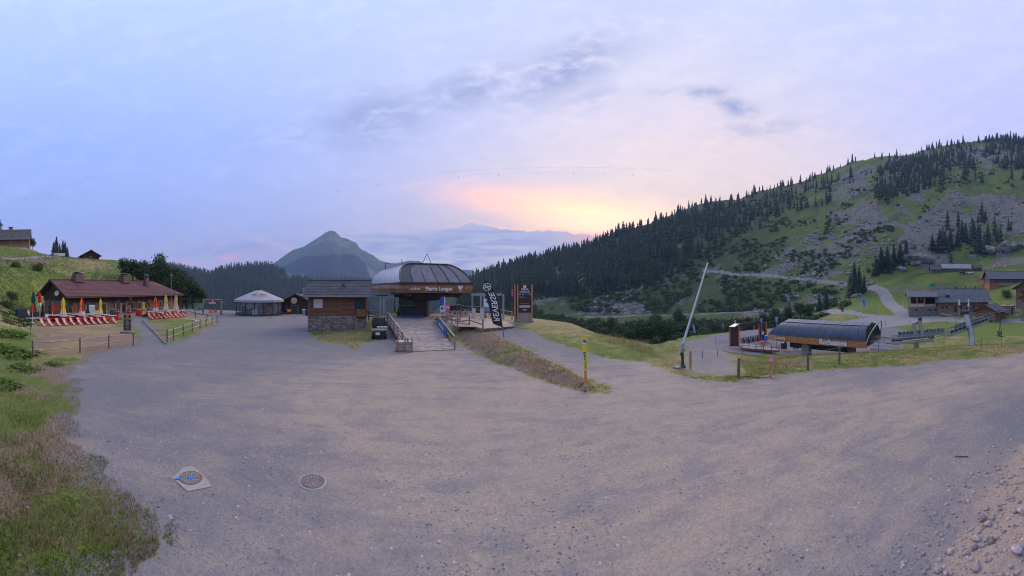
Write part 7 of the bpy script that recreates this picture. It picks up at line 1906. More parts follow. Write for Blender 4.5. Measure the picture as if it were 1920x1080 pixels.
tag(MB().box((p.x - .35, p.y, p.z + .03), (.5, .4, .12), rz=.4).build('concrete_pad', mat('concrete_grey', (.25, .25, .26))), 'small concrete pad at the foot of the snow lance', 'pad')


def post(px, ybase, ytop, r, m_, lb, name='timber_post', lean=(0, 0), square=True, group='posts along the edge of the gravel', extra=None):
    p = A(px, ybase); d_ = math.hypot(p.x, p.y); H = HC + (540 - ytop) / K * d_ - p.z; t = thing(name, lb, 'post', p, random.uniform(-.3, .3), group)
    mb = MB().bar((0, 0, -.1), (lean[0], lean[1], H), r * 2) if square else MB().tube([(0, 0, -.1), (lean[0], lean[1], H)], r, 8)
    mb.build('post', m_, t)
    return t, H
t, h_ = post(1294.5, 691, 658, .06, W_orange, 'orange square post right of the snow lance')
t, h_ = post(1384.5, 709, 671, .06, mat('brown_post', (.20, .11, .075), .85, .2, 3, bump=.3), 'brown timber post on the gravel right of the lance', lean=(.05, 0))
t, h_ = post(1446, 708, 675, .07, W_orange, 'short orange post carrying a small round pink sign')
MB().cyl((0, -.09, h_ + .02), .15, .02, 18, axis='y').build('round_sign', mat('faded_pink', (.6, .2, .3)), t); MB().box((0, -.105, h_ + .02), (.2, .01, .05)).build('sign_bar', WHITE, t); t.rotation_euler = (0, 0, -az(1446))
t, h_ = post(1452, 703, 666, .05, W_orange, 'taller orange post close behind the pink sign')
WP = mat('old_grey_post', (.15, .125, .115), .9, .2, 3, bump=.3)
fp = []
for k, (a_, b_, c_, lb) in enumerate(((1515, 694, 661, 'old grey post right of the pink sign on the grass edge'), (1574, 683, 650, 'old grey post below the station lettering'), (1533, 663, 648, 'thin post in front of the station fascia'), (1647, 662, 636, 'thin post at the right end of the station'), (1770, 653, 632, 'thin wire post left of the leaning pylon'), (1840, 652, 634, 'grey wire post right of the leaning pylon'), (1878, 650, 628, 'thin wire post below the hanging chair'), (1440, 664, 655, 'short stake on the lower grass'), (1392, 665, 656, 'short stake at the left of the lower grass'), (1345, 668, 657, 'short stake by the lower gravel'), (1317, 672, 658, 'short stake farthest left on the lower gravel'))):
    t, h_ = post(a_, b_, c_, .045 if k < 2 else .025, WP, lb, 'fence_post', group='wire fence posts at the grass edge', square=k < 2)
    fp.append((t.location.copy(), h_))
def wire(name, lb, pts, m_, r=.006): tag(MB().tube(pts, r, 4).build(name, m_), lb, 'wire')
P6 = [fp[i] for i in (0, 1, 3, 4, 5, 6)]
P7 = [(l, h) for l, h in P6] + [(Vector(D(1960, 34, gz(*D(1960, 34)[:2]))), .9)]
WY = mat('pale_wire', (.42, .46, .30), .6)
wire('fence_wire', 'upper pale wire of the pasture fence along the grass edge', [l + Vector((0, 0, h * .95)) for l, h in P7], WY, .007); wire('fence_wire', 'lower pale wire of the pasture fence along the grass edge', [l + Vector((0, 0, h * .45)) for l, h in P7], WY, .007)
a_, b_ = A(1385, 709), A(1446, 708); wire('ground_cord', 'cord lying on the gravel between the brown post and the pink sign', [a_ + Vector((0, 0, .04)), a_.lerp(b_, .3) + Vector((.1, .3, .03)), a_.lerp(b_, .6) + Vector((0, -.2, .03)), b_ + Vector((0, 0, .05))], CHAR, .02)

# ---------------------------------------------------------------- manhole covers
def manhole(px, py, label, blue):
    p = A(px, py); t = thing('manhole_cover', label, 'manhole cover', (p.x, p.y, p.z - .004), .4); t.scale = (.82, .82, 1)
    CC = mat('old_concrete', (.36, .31, .28), .9, .1, 4, bump=.3); CI = mat('rusty_cast_iron', (.20, .145, .14), .7, .3, 14, bump=.3)
    if blue: MB().prism([(-.48, -.34), (.30, -.62), (.78, -.05), (.55, .18), (-.30, .62), (-.52, .40)], -.05, .012).build('concrete_collar', CC, t)
    else: MB().lathe([(.42, -.05), (.47, .0), (.44, .012), (.36, .014)], 20, jit=.03).build('concrete_collar', CC, t)
    MB().lathe([(.375, -.02), (.375, .020), (.355, .026), (.345, .018), (.02, .018)], 28).build('iron_cover', CI, t)
    b = MB(); n_ = 0
    for ring, cnt in ((.29, 20), (.22, 15), (.15, 10)):
        for k in range(cnt): a_ = 2 * PI * k / cnt + ring * 9; b.box((ring * math.cos(a_), ring * math.sin(a_), .024), (.05, .022, .012), rz=a_)
    tag(b.build('cast_pattern', mat('pale_rust', (.42, .33, .31), .8, .2, 20), t), kind='stuff')
    if blue: MB().lathe([(.095, .018), (.095, .034), (.02, .036)], 16).build('blue_badge', mat('badge_blue', (.04, .22, .55), .5), t); MB().box((-.28, -.30, .025), (.18, .06, .02), rz=.4).build('blue_tab', mat('badge_blue', (.04, .22, .55)), t)
manhole(357.5, 897, 'iron manhole cover with a blue centre set in angular concrete', True); manhole(586, 903, 'plain round manhole cover in a round concrete collar', False)
# ================================================================ lower lift station
LZ = -8.0
L0 = Vector((42.6, 42.6, 0)); L1_ = Vector((45.9, 24.0, 0)); dl = (L1_ - L0); LL = dl.length; lrz = math.atan2(dl.y, dl.x)
ls = thing('lower_station', 'long low lift station with a blue grey barrel roof and orange fascia', 'lift station', (L0.x, L0.y, gz(L0.x, L0.y) * 0 + LZ), lrz)
# local: x along the front face (left to right in view), y away from the camera is +y
WD = 8.6; f0, f1 = 3.4, 4.45; zr_ = 7.1
def lsec(t):   # front curved sheet
    a_ = t * PI / 2; return (2.1 * (1 - math.cos(a_)) ** 1.1, f1 + (zr_ - .42 - f1) * math.sin(a_) ** .95)
x0f = lambda z: 2.6 * (z - f1) / (zr_ - f1)
NX = 12
for side in (0, 1):
    for k in range(NX):
        V = []; F = []
        for j in range(7):
            y, z = lsec(j / 6); yy = y if side == 0 else WD - y; a_ = x0f(z) + (LL - x0f(z) * .2 - x0f(z)) * k / NX; b_ = x0f(z) + (LL - x0f(z) * .2 - x0f(z)) * (k + 1) / NX - .04; V += [(a_, yy, z), (b_, yy, z)]
        for j in range(6): F.append((2 * j, 2 * j + 1, 2 * j + 3, 2 * j + 2) if side == 0 else (2 * j, 2 * j + 2, 2 * j + 3, 2 * j + 1))
        MB().add(V, F).build('shell_panel', mat('slate_blue_sheet', (.085, .095, .135), .42, .12, .7, metal=.3), ls, smooth=True)
yb_, zb2 = lsec(1)
for k in range(NX):
    a_ = 2.0 + (LL - 2.4) * k / NX; b_ = 2.0 + (LL - 2.4) * (k + 1) / NX - .05
    MB().add([(a_, yb_ - .1, zb2), (b_, yb_ - .1, zb2), (b_, WD / 2, zr_), (a_, WD / 2, zr_), (b_, WD - yb_ + .1, zb2), (a_, WD - yb_ + .1, zb2)], [(0, 1, 2, 3), (3, 2, 4, 5)]).build('top_panel', mat('top_sheet', (.20, .20, .25), .4, .1, 1, metal=.4), ls)
MB().box((LL / 2 + .8, yb_ - .12, zb2 + .02), (LL - 2.2, .12, .14)).build('edge_beam', DARKM, ls)
V = []; 
for j in range(7): y, z = lsec(j / 6); V += [(x0f(z), y, z), (x0f(z), WD - y, z)]
MB().add(V, [(2 * j, 2 * j + 2, 2 * j + 3, 2 * j + 1) for j in range(6)]).build('left_end_sheet', mat('slate_blue_sheet', (.085, .095, .135)), ls)
ends = MB(); Vv = [(LL - .55, y if s == 0 else WD - y, z) for s in (0, 1) for y, z in [lsec(j / 6) for j in range(7)]]
ends.add(Vv + [(LL - .5, 0, f1), (LL - .5, WD, f1)], [(0, 7, 8, 1), (1, 8, 9, 2), (2, 9, 10, 3), (3, 10, 11, 4), (4, 11, 12, 5), (5, 12, 13, 6)]); ends.build('right_end_glazing', mat('dark_glazing', (.02, .028, .03), .3), ls)
for k in range(9):
    y = WD * (k + .5) / 9; MB().bar((LL - .48, y, f1), (LL - .48, y, f1 + (zr_ - f1 - .6) * min(1, math.sin(PI * (k + .5) / 9) * 1.15)), .06).build('end_slat', DARKM, ls)
for dx_, r_ in ((0, .09), (.0, .0)):
    if r_: MB().tube([(LL - .1 + 1.9 * math.sin(PI * s / 14) * .6, WD * s / 14, f1 - .3 + (zr_ - f1 + .5) * math.sin(PI * s / 14) ** .7) for s in range(15)], r_, 8).build('end_hoop', METAL, ls)
fxs = [0, 1.9, 4.2, 6.3, 8.4, 10.6, 12.7, 15.6, LL]
for a_, b_ in zip(fxs[:-1], fxs[1:]):
    MB().box(((a_ + b_) / 2, .0, (f0 + f1) / 2), (b_ - a_ - .06, .14, f1 - f0), rx=-.08).build('fascia_panel', ORANGE_F if a_ > 1 else COPPER, ls)
    MB().box(((a_ + b_) / 2, WD, (f0 + f1) / 2), (b_ - a_ - .06, .14, f1 - f0)).build('fascia_panel', ORANGE_F, ls)
MB().box((0, WD / 2, (f0 + f1) / 2), (.14, WD - .2, f1 - f0)).build('fascia_panel', COPPER, ls)
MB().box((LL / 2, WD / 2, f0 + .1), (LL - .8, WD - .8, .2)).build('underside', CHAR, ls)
text('Rochassons', 1.2, LET, ls, (13.1, -.2, 3.98), extrude=.04, bold=.045, sx=.88); text('CHÂTEL', .62, LET, ls, (2.75, -.12, 3.92), extrude=.02, bold=.01)
MB().box((LL * .45, WD / 2, 2.6), (LL * .6, 2.4, 1.4)).build('drive_frame', CHAR, ls)
MB().box((7.2, 1.6, 1.7), (1.5, 1.0, 3.4)).build('concrete_pier', mat('concrete_grey', (.25, .25, .26)), ls); MB().box((14.5, WD / 2, 1.7), (1.6, 1.4, 3.4)).build('concrete_pier', mat('concrete_grey', (.25, .25, .26)), ls)
for k in range(8): MB().cyl((3.2 + k * 1.6, .9, 3.05), .2, .1, 10, axis='y').build('tyre_wheel', RUBBER, ls)
MB().tube([(LL - 2.2, WD * .45, zr_), (LL - 2.6, WD * .45, zr_ + 1.3), (LL - 2.3, WD * .45, zr_ + 1.7), (LL - 2.0, WD * .45, zr_ + 1.3), (LL - 1.8, WD * .45, zr_)], .05, 6).build('roof_mast', STEEL, ls)
for x in (9.5, 10.0): MB().tube([(x, WD * .4, zr_), (x, WD * .4, zr_ + .6)], .04, 5).build('roof_vent', METAL, ls)
lsM = Matrix.Translation(ls.location) @ Matrix.Rotation(lrz, 4, 'Z')

# deck, railing and timber gate at the lower station
def PZ(px, py, z): x, y = G(px, py, z); return Vector((x, y, z))
g1 = PZ(1377, 650, -7.9); g2 = PZ(1430, 640, -7.9); e1 = PZ(1391, 652, -7.6); e2 = PZ(1461, 657, -7.3)
t = thing('timber_gateway', 'brown timber gateway with orange edged pillars at the lower station', 'gateway', g1)
hg = 4.6; ug = (g2 - g1); ug.z = 0; Lg = ug.length; ug.normalize(); rg = math.atan2(ug.y, ug.x)
for q, w_ in ((Vector((0, 0, 0)), 1.7), (ug * Lg, 1.5)):
    c1_ = MB().box((q.x, q.y, hg / 2), (w_, .3, hg - .2), rz=-az(1380)).build('pillar_panel', BROWN_S, t)
    rx_ = Vector((math.cos(-az(1380)), math.sin(-az(1380)), 0))
    for s in (-1, 1): MB().box((q.x + rx_.x * s * (w_ / 2 + .12), q.y + rx_.y * s * (w_ / 2 + .12), hg / 2), (.3, .42, hg), rz=-az(1380)).build('timber_edge', mat('deep_orange_timber', (.42, .13, .045), .7, .15, 3), t)
MB().bar(Vector((0, 0, hg - .2)) + ug * .8, Vector((0, 0, hg + .1)) + ug * (Lg - .6), .3, .9).build('cross_beam', mat('beam_brown', (.05, .032, .028), .8, .2, 2), t)
MB().box((0, 0, hg + .1), (3.0, 1.2, .08), rz=.5, ry=-.12).build('small_roof', STEEL, t)
MB().box((ug.x * Lg - .1, ug.y * Lg - .25, hg * .45), (.5, .06, .7), rz=-az(1430)).build('notice', WHITE, t)
t = thing('access_deck', 'pale deck with railing leading into the lower station', 'deck', e1)
e3 = e2 + Vector((1.8, 4.2, 0)); e4 = e1 + Vector((3.4, 5.0, 0)); nb = 26
for i in range(nb):
    a_ = e1.lerp(e2, i / nb); b_ = e1.lerp(e2, (i + .9) / nb); c_ = e4.lerp(e3, (i + .9) / nb); d_ = e4.lerp(e3, i / nb)
    MB().quadslab([a_ - e1, b_ - e1, c_ - e1, d_ - e1], .05).build('plank', W_pale, t)
MB().bar(Vector((0, 0, -.2)), e2 - e1 + Vector((0, 0, -.2)), .12, .3).build('edge_board', mat('edge_red', (.20, .08, .05), .8), t)
railing('low railing with blue rails along the deck of the lower station', [e1 + Vector((0, 0, .02)), e2 + Vector((0, 0, .02))], 1.0, 1.9, (.5,), mat('blue_grey_rail', (.12, .14, .19), .7))
for k in range(8):
    q = g1.lerp(g2, .18 + k * .085) + Vector((1.2, 1.0, 0)); t = thing('turnstile', ['turnstile nearest the left gate pillar', 'second turnstile from the left gate pillar', 'third turnstile from the left gate pillar', 'fourth turnstile from the left gate pillar', 'fifth turnstile from the left gate pillar', 'sixth turnstile from the left gate pillar', 'seventh turnstile from the left gate pillar', 'turnstile nearest the right gate pillar'][k], 'turnstile', q, .4, 'turnstiles at the lower station')
    MB().box((0, 0, .55), (.18, .6, 1.1)).build('housing', DARKM if k % 2 else METAL, t); MB().tube([(.1, 0, .95), (.55, 0, .9)], .03, 5).build('arm', STEEL, t); MB().box((0, 0, 1.3), (.12, .3, .5)).build('reader', CHAR, t)
q = PZ(1436, 640, -7.5); t = thing('blue_bin', 'bright blue crash pad at the left end of the lower station', 'pad', q, .3); MB().cyl((0, 0, .8), .45, 1.0, 14).build('pad', mat('bright_blue_pad', (.03, .17, .62), .6), t); MB().cyl((0, 0, 1.34), .3, .1, 12).build('cap', WHITE, t)
q = PZ(1430, 643, -7.6); t = thing('red_mound', 'small red rounded cover on the deck of the lower station', 'cover', q); MB().lathe([(.7, 0), (.65, .3), (.4, .5), (.05, .58)], 14).build('cover', mat('coral_red', (.62, .14, .09), .6), t); MB().lathe([(.75, 0), (.75, .06)], 14).build('rim', CHAR, t)
for k, (a_, lb) in enumerate(((1470, 'dark winch box right of the deck at the lower station'), (1492, 'second machine box under the orange fascia'))):
    q = PZ(a_, 654, -7.8); t = thing('machine_box', lb, 'machine', q, lrz, 'machines at the lower station'); MB().box((0, 0, .6), (1.1, .8, 1.2)).build('housing', DARKM if k == 0 else METAL, t); MB().cyl((.3, -.45, .8), .3, .1, 12, axis='y').build('wheel', CHAR, t); MB().box((0, 0, 1.25), (.7, .5, .15)).build('lid', STEEL, t)

# flags on the lower field
FG = 'feather flags at the far edge of the lower gravel'
for (a_, yb2, yt2, col_, tx, lb, tc) in ((1305, 629, 606, LBLUE, 'SCOTT', 'light blue feather flag, leftmost at the lower gravel', WHITE), (1325, 628, 606, mat('brown_flag', (.13, .09, .09), .8), None, 'dull brown feather flag right of the blue one', WHITE), (1343, 625, 597, CHAR, 'REVERSE', 'black feather flag with white lettering in the middle of the lower field', WHITE), (1358, 623, 600, mat('grey_orange_flag', (.22, .13, .08), .8, .4, .8, col2=(.12, .12, .13)), 'BOSCH', 'grey and orange feather flag right of the black one', WHITE), (1384, 626, 592, CHAR, 'REVERSE', 'black feather flag rising behind the gateway roof', WHITE)):
    p = Pg(a_, yb2); d_ = math.hypot(p.x, p.y); H = HC + (540 - yt2) / K * d_ - p.z
    feather_flag('feather_flag', lb, p, H, .17 * H if H < 5 else .75, col_, -az(a_), tx, lean=-.12 if a_ < 1310 or a_ > 1380 else .0, group=FG, tcol=tc, emblem=(col_ == CHAR), tsize=.55)
# blue safety net
q1, q2 = PZ(1342, 646, -8), PZ(1374, 644, -8); t = thing('safety_net', 'light blue netting on thin posts left of the gateway', 'net', q1)
nb = MB()
for i in range(5): nb.bar(Vector((0, 0, .12 + i * .2)), q2 - q1 + Vector((0, 0, .12 + i * .2 - .12)), .02)
for i in range(14): u = (q2 - q1) * (i / 13); nb.bar(u + Vector((0, 0, .1)), u + Vector((0, 0, .95)), .02)
nb.build('netting', mat('net_blue', (.08, .22, .40), .7), t)
for i in (0, .8, 1): u = (q2 - q1) * i; MB().tube([u, u + Vector((0, 0, 1.9))], .04, 5).build('post', DARKM, t)

# cup shaped wind banners on poles
def cup_flag(px, ytop, ybot, dist, m_, lb, zb=None, txt=None, name='pole_banner'):
    p = Pd(px, dist); d_ = dist; zt_ = HC + (540 - ytop) / K * d_ - p.z; zb_2 = HC + (540 - ybot) / K * d_ - p.z; h_ = zt_ - zb_2
    t = thing(name, lb, 'banner', p, -az(px)); MB().tube([(0, 0, 0), (0, 0, zt_)], .06, 6).build('pole', METAL, t)
    MB().add([(-h_ * .42, 0, zt_), (h_ * .42, 0, zt_), (h_ * .25, 0, zb_2), (-h_ * .25, 0, zb_2), (-h_ * .42, .05, zt_), (h_ * .42, .05, zt_), (h_ * .25, .05, zb_2), (-h_ * .25, .05, zb_2)], [(0, 3, 2, 1), (4, 5, 6, 7), (0, 4, 7, 3), (1, 2, 6, 5), (0, 1, 5, 4)]).build('cloth', m_, t)
    if txt: text(txt, h_ * .4, WHITE, t, (0, -.04, (zt_ + zb_2) / 2), extrude=.004, bold=.01)
cup_flag(1427.5, 597, 604, 66, mat('lavender_cloth', (.22, .25, .42), .7), 'lavender banner on a pole above the right gate pillar'); cup_flag(1456, 594, 603, 70, LBLUE, 'blue banner on a pole over the left end of the lower station')
def slim_pole(px, yt_, yb2, d_, m_, lb, lean=0., r=.1, head=None, name='light_pole'):
    p = Pd(px, d_); z0 = HC + (540 - yb2) / K * d_; zt_ = HC + (540 - yt_) / K * d_; z0 = min(z0, p.z); t = thing(name, lb, 'pole', (p.x, p.y, z0), -az(px)); MB().tube([(0, 0, 0), (lean, 0, zt_ - z0)], [r, r * .6], 7).build('pole', m_, t)
    if head: MB().box((lean, 0, zt_ - z0), head).build('head', m_, t)
    return t
slim_pole(1518, 562, 600, 110, W_pale, 'pale leaning light pole behind the lower station roof', 1.0, .14, (.9, .3, .25)); slim_pole(1414, 582, 610, 105, W_orange, 'orange timber pole behind the gateway', 0, .16); slim_pole(1388, 563, 580, 215, STEEL, 'thin tilted pole on the far slope above the lower track', 2.5, .12, None); slim_pole(1547, 579, 590, 128, STEEL, 'thin pale post among bushes left of the road junction', 0, .08)
slim_pole(1592, 594, 600, 106, YELLOW, 'small yellow marker on the grass by the road junction', 0, .08, (.9, .2, .4), name='marker'); slim_pole(1693, 565, 571, 118, WHITE, 'short white marker post on the meadow left of the big chalet', 0, .1, name='marker')
# blue banner by the road
p = Pg(1620, 581); d_ = math.hypot(p.x, p.y); t = thing('road_banner', 'tall light blue banner with a printed figure beside the road junction', 'banner', p, -az(1620)); hb = HC + (540 - 560) / K * d_ - p.z; wb = 9 / K * d_
MB().add([(-wb / 2, 0, hb), (wb / 2, 0, hb), (wb * .30, 0, hb * .3), (-wb * .30, 0, hb * .3), (-wb / 2, .08, hb), (wb / 2, .08, hb), (wb * .3, .08, hb * .3), (-wb * .3, .08, hb * .3)], [(0, 3, 2, 1), (4, 5, 6, 7), (0, 1, 5, 4), (0, 4, 7, 3), (1, 2, 6, 5)]).build('cloth', mat('sky_blue_banner', (.12, .30, .60), .7), t)
for s in (-.25, .25): MB().tube([(s, .04, 0), (s, .04, hb * .4)], .05, 5).build('post', METAL, t)
MB().prism([(-.25 * wb, hb * .7), (-.1 * wb, hb * .9), (.12 * wb, hb * .88), (.02 * wb, hb * .7), (.2 * wb, hb * .5), (0, hb * .42), (-.05 * wb, hb * .6)], -.03, -.01, Matrix(((1, 0, 0, 0), (0, 0, 1, 0), (0, 1, 0, 0), (0, 0, 0, 1)))).build('print', mat('print_navy', (.04, .12, .30), .7), t)
# info boards at the track
p = Pg(1579, 585); t = thing('info_board', 'dark info board on a red base at the track entrance', 'board', p, -az(1579)); MB().box((0, 0, 1.6), (1.3, .3, 1.9)).build('board', mat('slate_board', (.06, .07, .065), .7), t); MB().box((.1, 0, .4), (.7, .4, .8)).build('base', RED, t)
p = Pg(1573, 580); t = thing('info_board', 'narrow brown info kiosk with a small roof behind the dark board', 'board', p, -az(1573)); MB().box((0, 0, 1.3), (.7, .5, 2.6)).build('kiosk', W_red, t); MB().box((0, 0, 2.75), (1.2, .9, .14)).build('roof', CREAM, t)

# ================================================================ lift pylons
def sheaves(t, a_, b_, n_, m_=METAL, side=1):
    """sheave train: beams, wheels and catwalk grille between a_ and b_"""
    a_ = Vector(a_); b_ = Vector(b_); d_ = (b_ - a_).normalized(); y = Vector((-d_.y, d_.x, 0)).normalized()
    bm_ = thing('sheave_train', None, None); bm_.parent = t
    MB().bar(a_, b_, .24, .42).build('beam', m_, bm_)
    for k in range(n_):
        c_ = a_.lerp(b_, (k + .5) / n_) + Vector((0, 0, .22)); MB().cyl(c_ + Vector((0, 0, .08)), .30, .18, 12, axis=y).build('wheel', CHAR, bm_)
    cw = MB(); 
    for k in range(int(n_ * 1.6)):
        c_ = a_.lerp(b_, k / (n_ * 1.6 - 1)) + y * .9 * side; cw.bar(c_ + Vector((0, 0, -.3)), c_ + Vector((0, 0, .85)), .07)
    for z in (-.3, .25, .75): cw.bar(a_ + y * .9 * side + Vector((0, 0, z)), b_ + y * .9 * side + Vector((0, 0, z)), .09)
    cw.bar(a_ + y * .55 * side + Vector((0, 0, -.32)), b_ + y * .55 * side + Vector((0, 0, -.32)), .6, .04); cw.build('catwalk', mat('galvanised_blue', (.20, .25, .28), .5, .15, 4, metal=.4), bm_)
    return bm_
def Pz(px, py, d_): return Vector(D(px, d_, HC + (540 - py) / K * d_))
# leaning pylon
pb0 = Pz(1826, 664, 47); pt = Pz(1810, 583, 49)
t = thing('lift_pylon', 'leaning grey lift pylon with two sheave trains, rightmost', 'lift pylon', pb0, 0, 'lift pylons beside the lower station'); R_ = lambda v_: v_ - pb0
MB().tube([R_(Pz(1826, 670, 47)), R_(Pz(1820, 622, 48)), R_(pt)], [.55, .42, .34], 12).build('mast', METAL, t)
MB().box(R_(Pz(1822, 640, 46.6)), (.6, .08, 1.3), rz=-az(1822)).build('number_plate', STEEL, t)
MB().cyl(R_(Pz(1809, 585, 48.5)), .28, 1.2, 12, axis=(math.cos(-az(1810)), math.sin(-az(1810)), 0)).build('head_pulley', DARKM, t); MB().bar(R_(Pz(1809, 583, 49)), R_(Pz(1825, 600, 52)), .3).build('head_arm', METAL, t)
sheaves(t, R_(Pz(1781, 628, 46)), R_(Pz(1852, 603, 51)), 10); sheaves(t, R_(Pz(1790, 616, 51)), R_(Pz(1856, 594, 56)), 10, side=-1)
MB().bar(R_(Pz(1814, 612, 47)), R_(Pz(1822, 606, 53)), .4).build('cross_arm', METAL, t)
for (a_, b_) in ((1781, 628), (1852, 603)): pass
# portal pylon
pb0 = Pz(1719, 655, 50); t = thing('lift_pylon', 'low grey portal pylon with long sheave trains next to the lower station', 'lift pylon', pb0, 0, 'lift pylons beside the lower station'); R_ = lambda v_: v_ - pb0
MB().tube([R_(Pz(1719, 672, 50)), R_(Pz(1717, 640, 50))], [.5, .4], 10).build('mast', METAL, t)
for a_, b_, c_, e_ in ((1713, 610, 1718, 634), (1724, 602, 1730, 628)): MB().tube([R_(Pz(c_, e_, 50)), R_(Pz(a_, b_, 50))], [.32, .26], 10).build('portal_leg', METAL, t)
MB().bar(R_(Pz(1712, 608, 50)), R_(Pz(1727, 600, 52)), .4).build('portal_beam', METAL, t); MB().cyl(R_(Pz(1725, 600, 51)), .3, .8, 10).build('portal_head', DARKM, t)
sheaves(t, R_(Pz(1672, 643, 49)), R_(Pz(1752, 637, 49)), 12); sheaves(t, R_(Pz(1684, 630, 54)), R_(Pz(1770, 622, 55)), 12, side=-1)
MB().bar(R_(Pz(1692, 640, 47.5)), R_(Pz(1742, 634, 47.5)), .35, .12).build('walk_board', W_pale, t)
for (a_, b_, c_, e_) in ((1726, 603, 1748, 626), (1713, 610, 1698, 634)): MB().tube([R_(Pz(a_, b_, 50)), R_(Pz(c_, e_, 51))], .05, 5).build('stay', METAL, t)
# outfeed cage
c0_ = lsM @ Vector((LL + .3, 1.0, 3.2)); t = thing('guide_cage', 'grey steel guide cage at the open right end of the lower station', 'cage', c0_, lrz); cg = MB()
for i in range(11):
    u = i / 10; cg.tube([(u * 4.6, 0, 0), (u * 4.6, .3, 1.3 - u * .5), (u * 4.4, 3, 1.7 - u * .6), (u * 4.2, 5.6, 1.2 - u * .4), (u * 4.2, 6, 0)], .04, 5)
for yy, zz in ((0, 0), (.3, 1.2), (3, 1.5), (5.6, 1.1), (6, 0), (.1, .6)): cg.tube([(0, yy, zz), (4.5, yy, zz * .62)], .05, 5)
cg.build('bars', mat('galvanised_blue', (.20, .25, .28)), t); MB().box((2.3, .0, -.1), (4.6, .3, .2)).build('base_beam', METAL, t)
# hanging chair and cables
q = Pz(1875, 633, 56); t = thing('lift_chair', 'empty lift chair hanging from the cable at the right', 'lift chair', q, .5, None)
MB().tube([(0, 0, 4.4), (.05, 0, 3.2), (0, 0, 1.9), (.4, 0, 1.0), (1.0, 0, .1)], .07, 6).build('hanger', DARKM, t); MB().tube([(0, 0, 3.6), (-.5, 0, 1.8), (-.6, 0, .5)], .05, 6).build('hanger', DARKM, t)
MB().box((0, 0, .25), (1.8, .5, .12)).build('seat', CHAR, t); MB().box((-.2, .2, .75), (1.5, .12, .8), rx=-.2).build('backrest', mat('seat_slate', (.06, .06, .08), .7), t); MB().tube([(-1.0, -.4, -.2), (.6, -.4, .3), (1.2, -.4, 1.3)], .05, 6).build('safety_bar', CREAM, t); MB().box((0, 0, 4.5), (1.1, .3, .3), ry=-.35).build('grip', CHAR, t)
def cable(lb, pts, r=.035): 
    P_ = []
    for a_, b_ in zip(pts[:-1], pts[1:]):
        for i in range(8): u = i / 8; q_ = a_.lerp(b_, u); P_.append(q_ - Vector((0, 0, (b_ - a_).length * .012 * 4 * u * (1 - u))))
    P_.append(pts[-1]); tag(MB().tube(P_, r, 5).build('haul_cable', DARKM), lb, 'cable', 'haul cables of the lower lift')
cable('near haul cable running from the lower station over the pylons', [Pz(1660, 644, 49), Pz(1712, 639, 49), Pz(1781, 626, 46), Pz(1852, 601, 51), Pz(1872, 592, 56), Pz(1990, 540, 80)]); cable('far haul cable running from the lower station over the pylons', [Pz(1668, 630, 55), Pz(1727, 624, 55), Pz(1790, 613, 51), Pz(1856, 592, 56), Pz(1990, 500, 90)])
# high cable across the sky
def sky_cable(lb, pts, r):
    P_ = []
    xs = np.linspace(pts[0][0], pts[-1][0], 60); ys = np.interp(xs, [p[0] for p in pts], [p[1] for p in pts]); ys = np.convolve(np.pad(ys, 3, 'edge'), np.ones(7) / 7, 'valid')
    for a_, b_ in zip(xs, ys): d_ = 300 / max(.35, math.cos(az(a_) - .1)); P_.append(Pz(a_, b_, d_))
    tag(MB().tube(P_, r, 4).build('sky_cable', mat('cable_grey', (.45, .46, .52), .6)), lb, 'cable', 'distant lift cables in the sky'); return P_
SCb = sky_cable('faint lift cable arching high over the valley', [(320, 410), (400, 395), (520, 368), (600, 350), (700, 336), (800, 325), (900, 318), (1000, 314), (1080, 313), (1200, 316), (1330, 326), (1440, 345)], .03)
sky_cable('lower faint lift cable arching over the valley', [(560, 372), (640, 357), (720, 345), (800, 336), (900, 326), (1000, 323), (1100, 324), (1200, 329), (1300, 338)], .02)
for k, (a_, b_) in enumerate(((633, 359), (706, 348), (782, 339), (860, 333), (935, 329), (1009, 325.5), (1075, 325), (1132, 326), (1186, 328))):
    d_ = 300 / max(.35, math.cos(az(a_) - .1)); q = Pz(a_, b_, d_); t = tag(MB().box((0, 0, 0), (.55, .3, .45)).bar((0, 0, .2), (0, 0, 1.4), .05).build('distant_chair', mat('distant_chair_grey', (.08, .09, .11), .6), loc=q), ['tiny distant chair farthest left on the high cable', 'tiny distant chair, second from the left on the high cable', 'tiny distant chair, third on the high cable', 'tiny distant chair, fourth on the high cable', 'tiny distant chair in the middle of the high cable', 'tiny distant chair just left of the sunset glow', 'tiny distant chair above the sunset glow', 'tiny distant chair right of the sunset glow', 'tiny distant chair farthest right on the high cable'][k], 'lift chair', 'tiny chairs on the high cable')

# ================================================================ village on the right
def face_rz(px, off=0.): return -az(px) + off      # local -y looks at the camera
# big chalet
p = Pg(1800, 583); c = Vector(D(1800, 112, 0)); zc = gz(*D(1770, 104)[:2])
ch = house('big_chalet', 'large chalet with a wide slate roof and covered timber terrace', 'chalet', (c.x, c.y, zc), face_rz(1800, .22), 17, 11, 4.3, 8.6, W_warm, R_blue, 1.0, S_wall, 1.0, 1.2, 12, drop=3)
dC = 112.
for (x, lbm) in ((-6.0, 1), (-3.4, 1)): chimney(ch, x, .6, 8.1, .7, .9, METAL)
for x in (-1.2, 2.0, 5.5): MB().cyl((x, .2, 9.0), .22, 1.0, 10).build('vent_pipe', DARKM, ch)
MB().box((-5.2, -4.2, 6.35), (1.1, 1.0, .6)).build('skylight', GLASS, ch)
for x in (-7.0, -5.6, -1.0, 1.2, 3.4, 5.6): window(ch, (x, -5.53, 2.6), 1.1, 1.3)
door(ch, (-2.8, -5.53, 1.0), 1.1, 2.1)
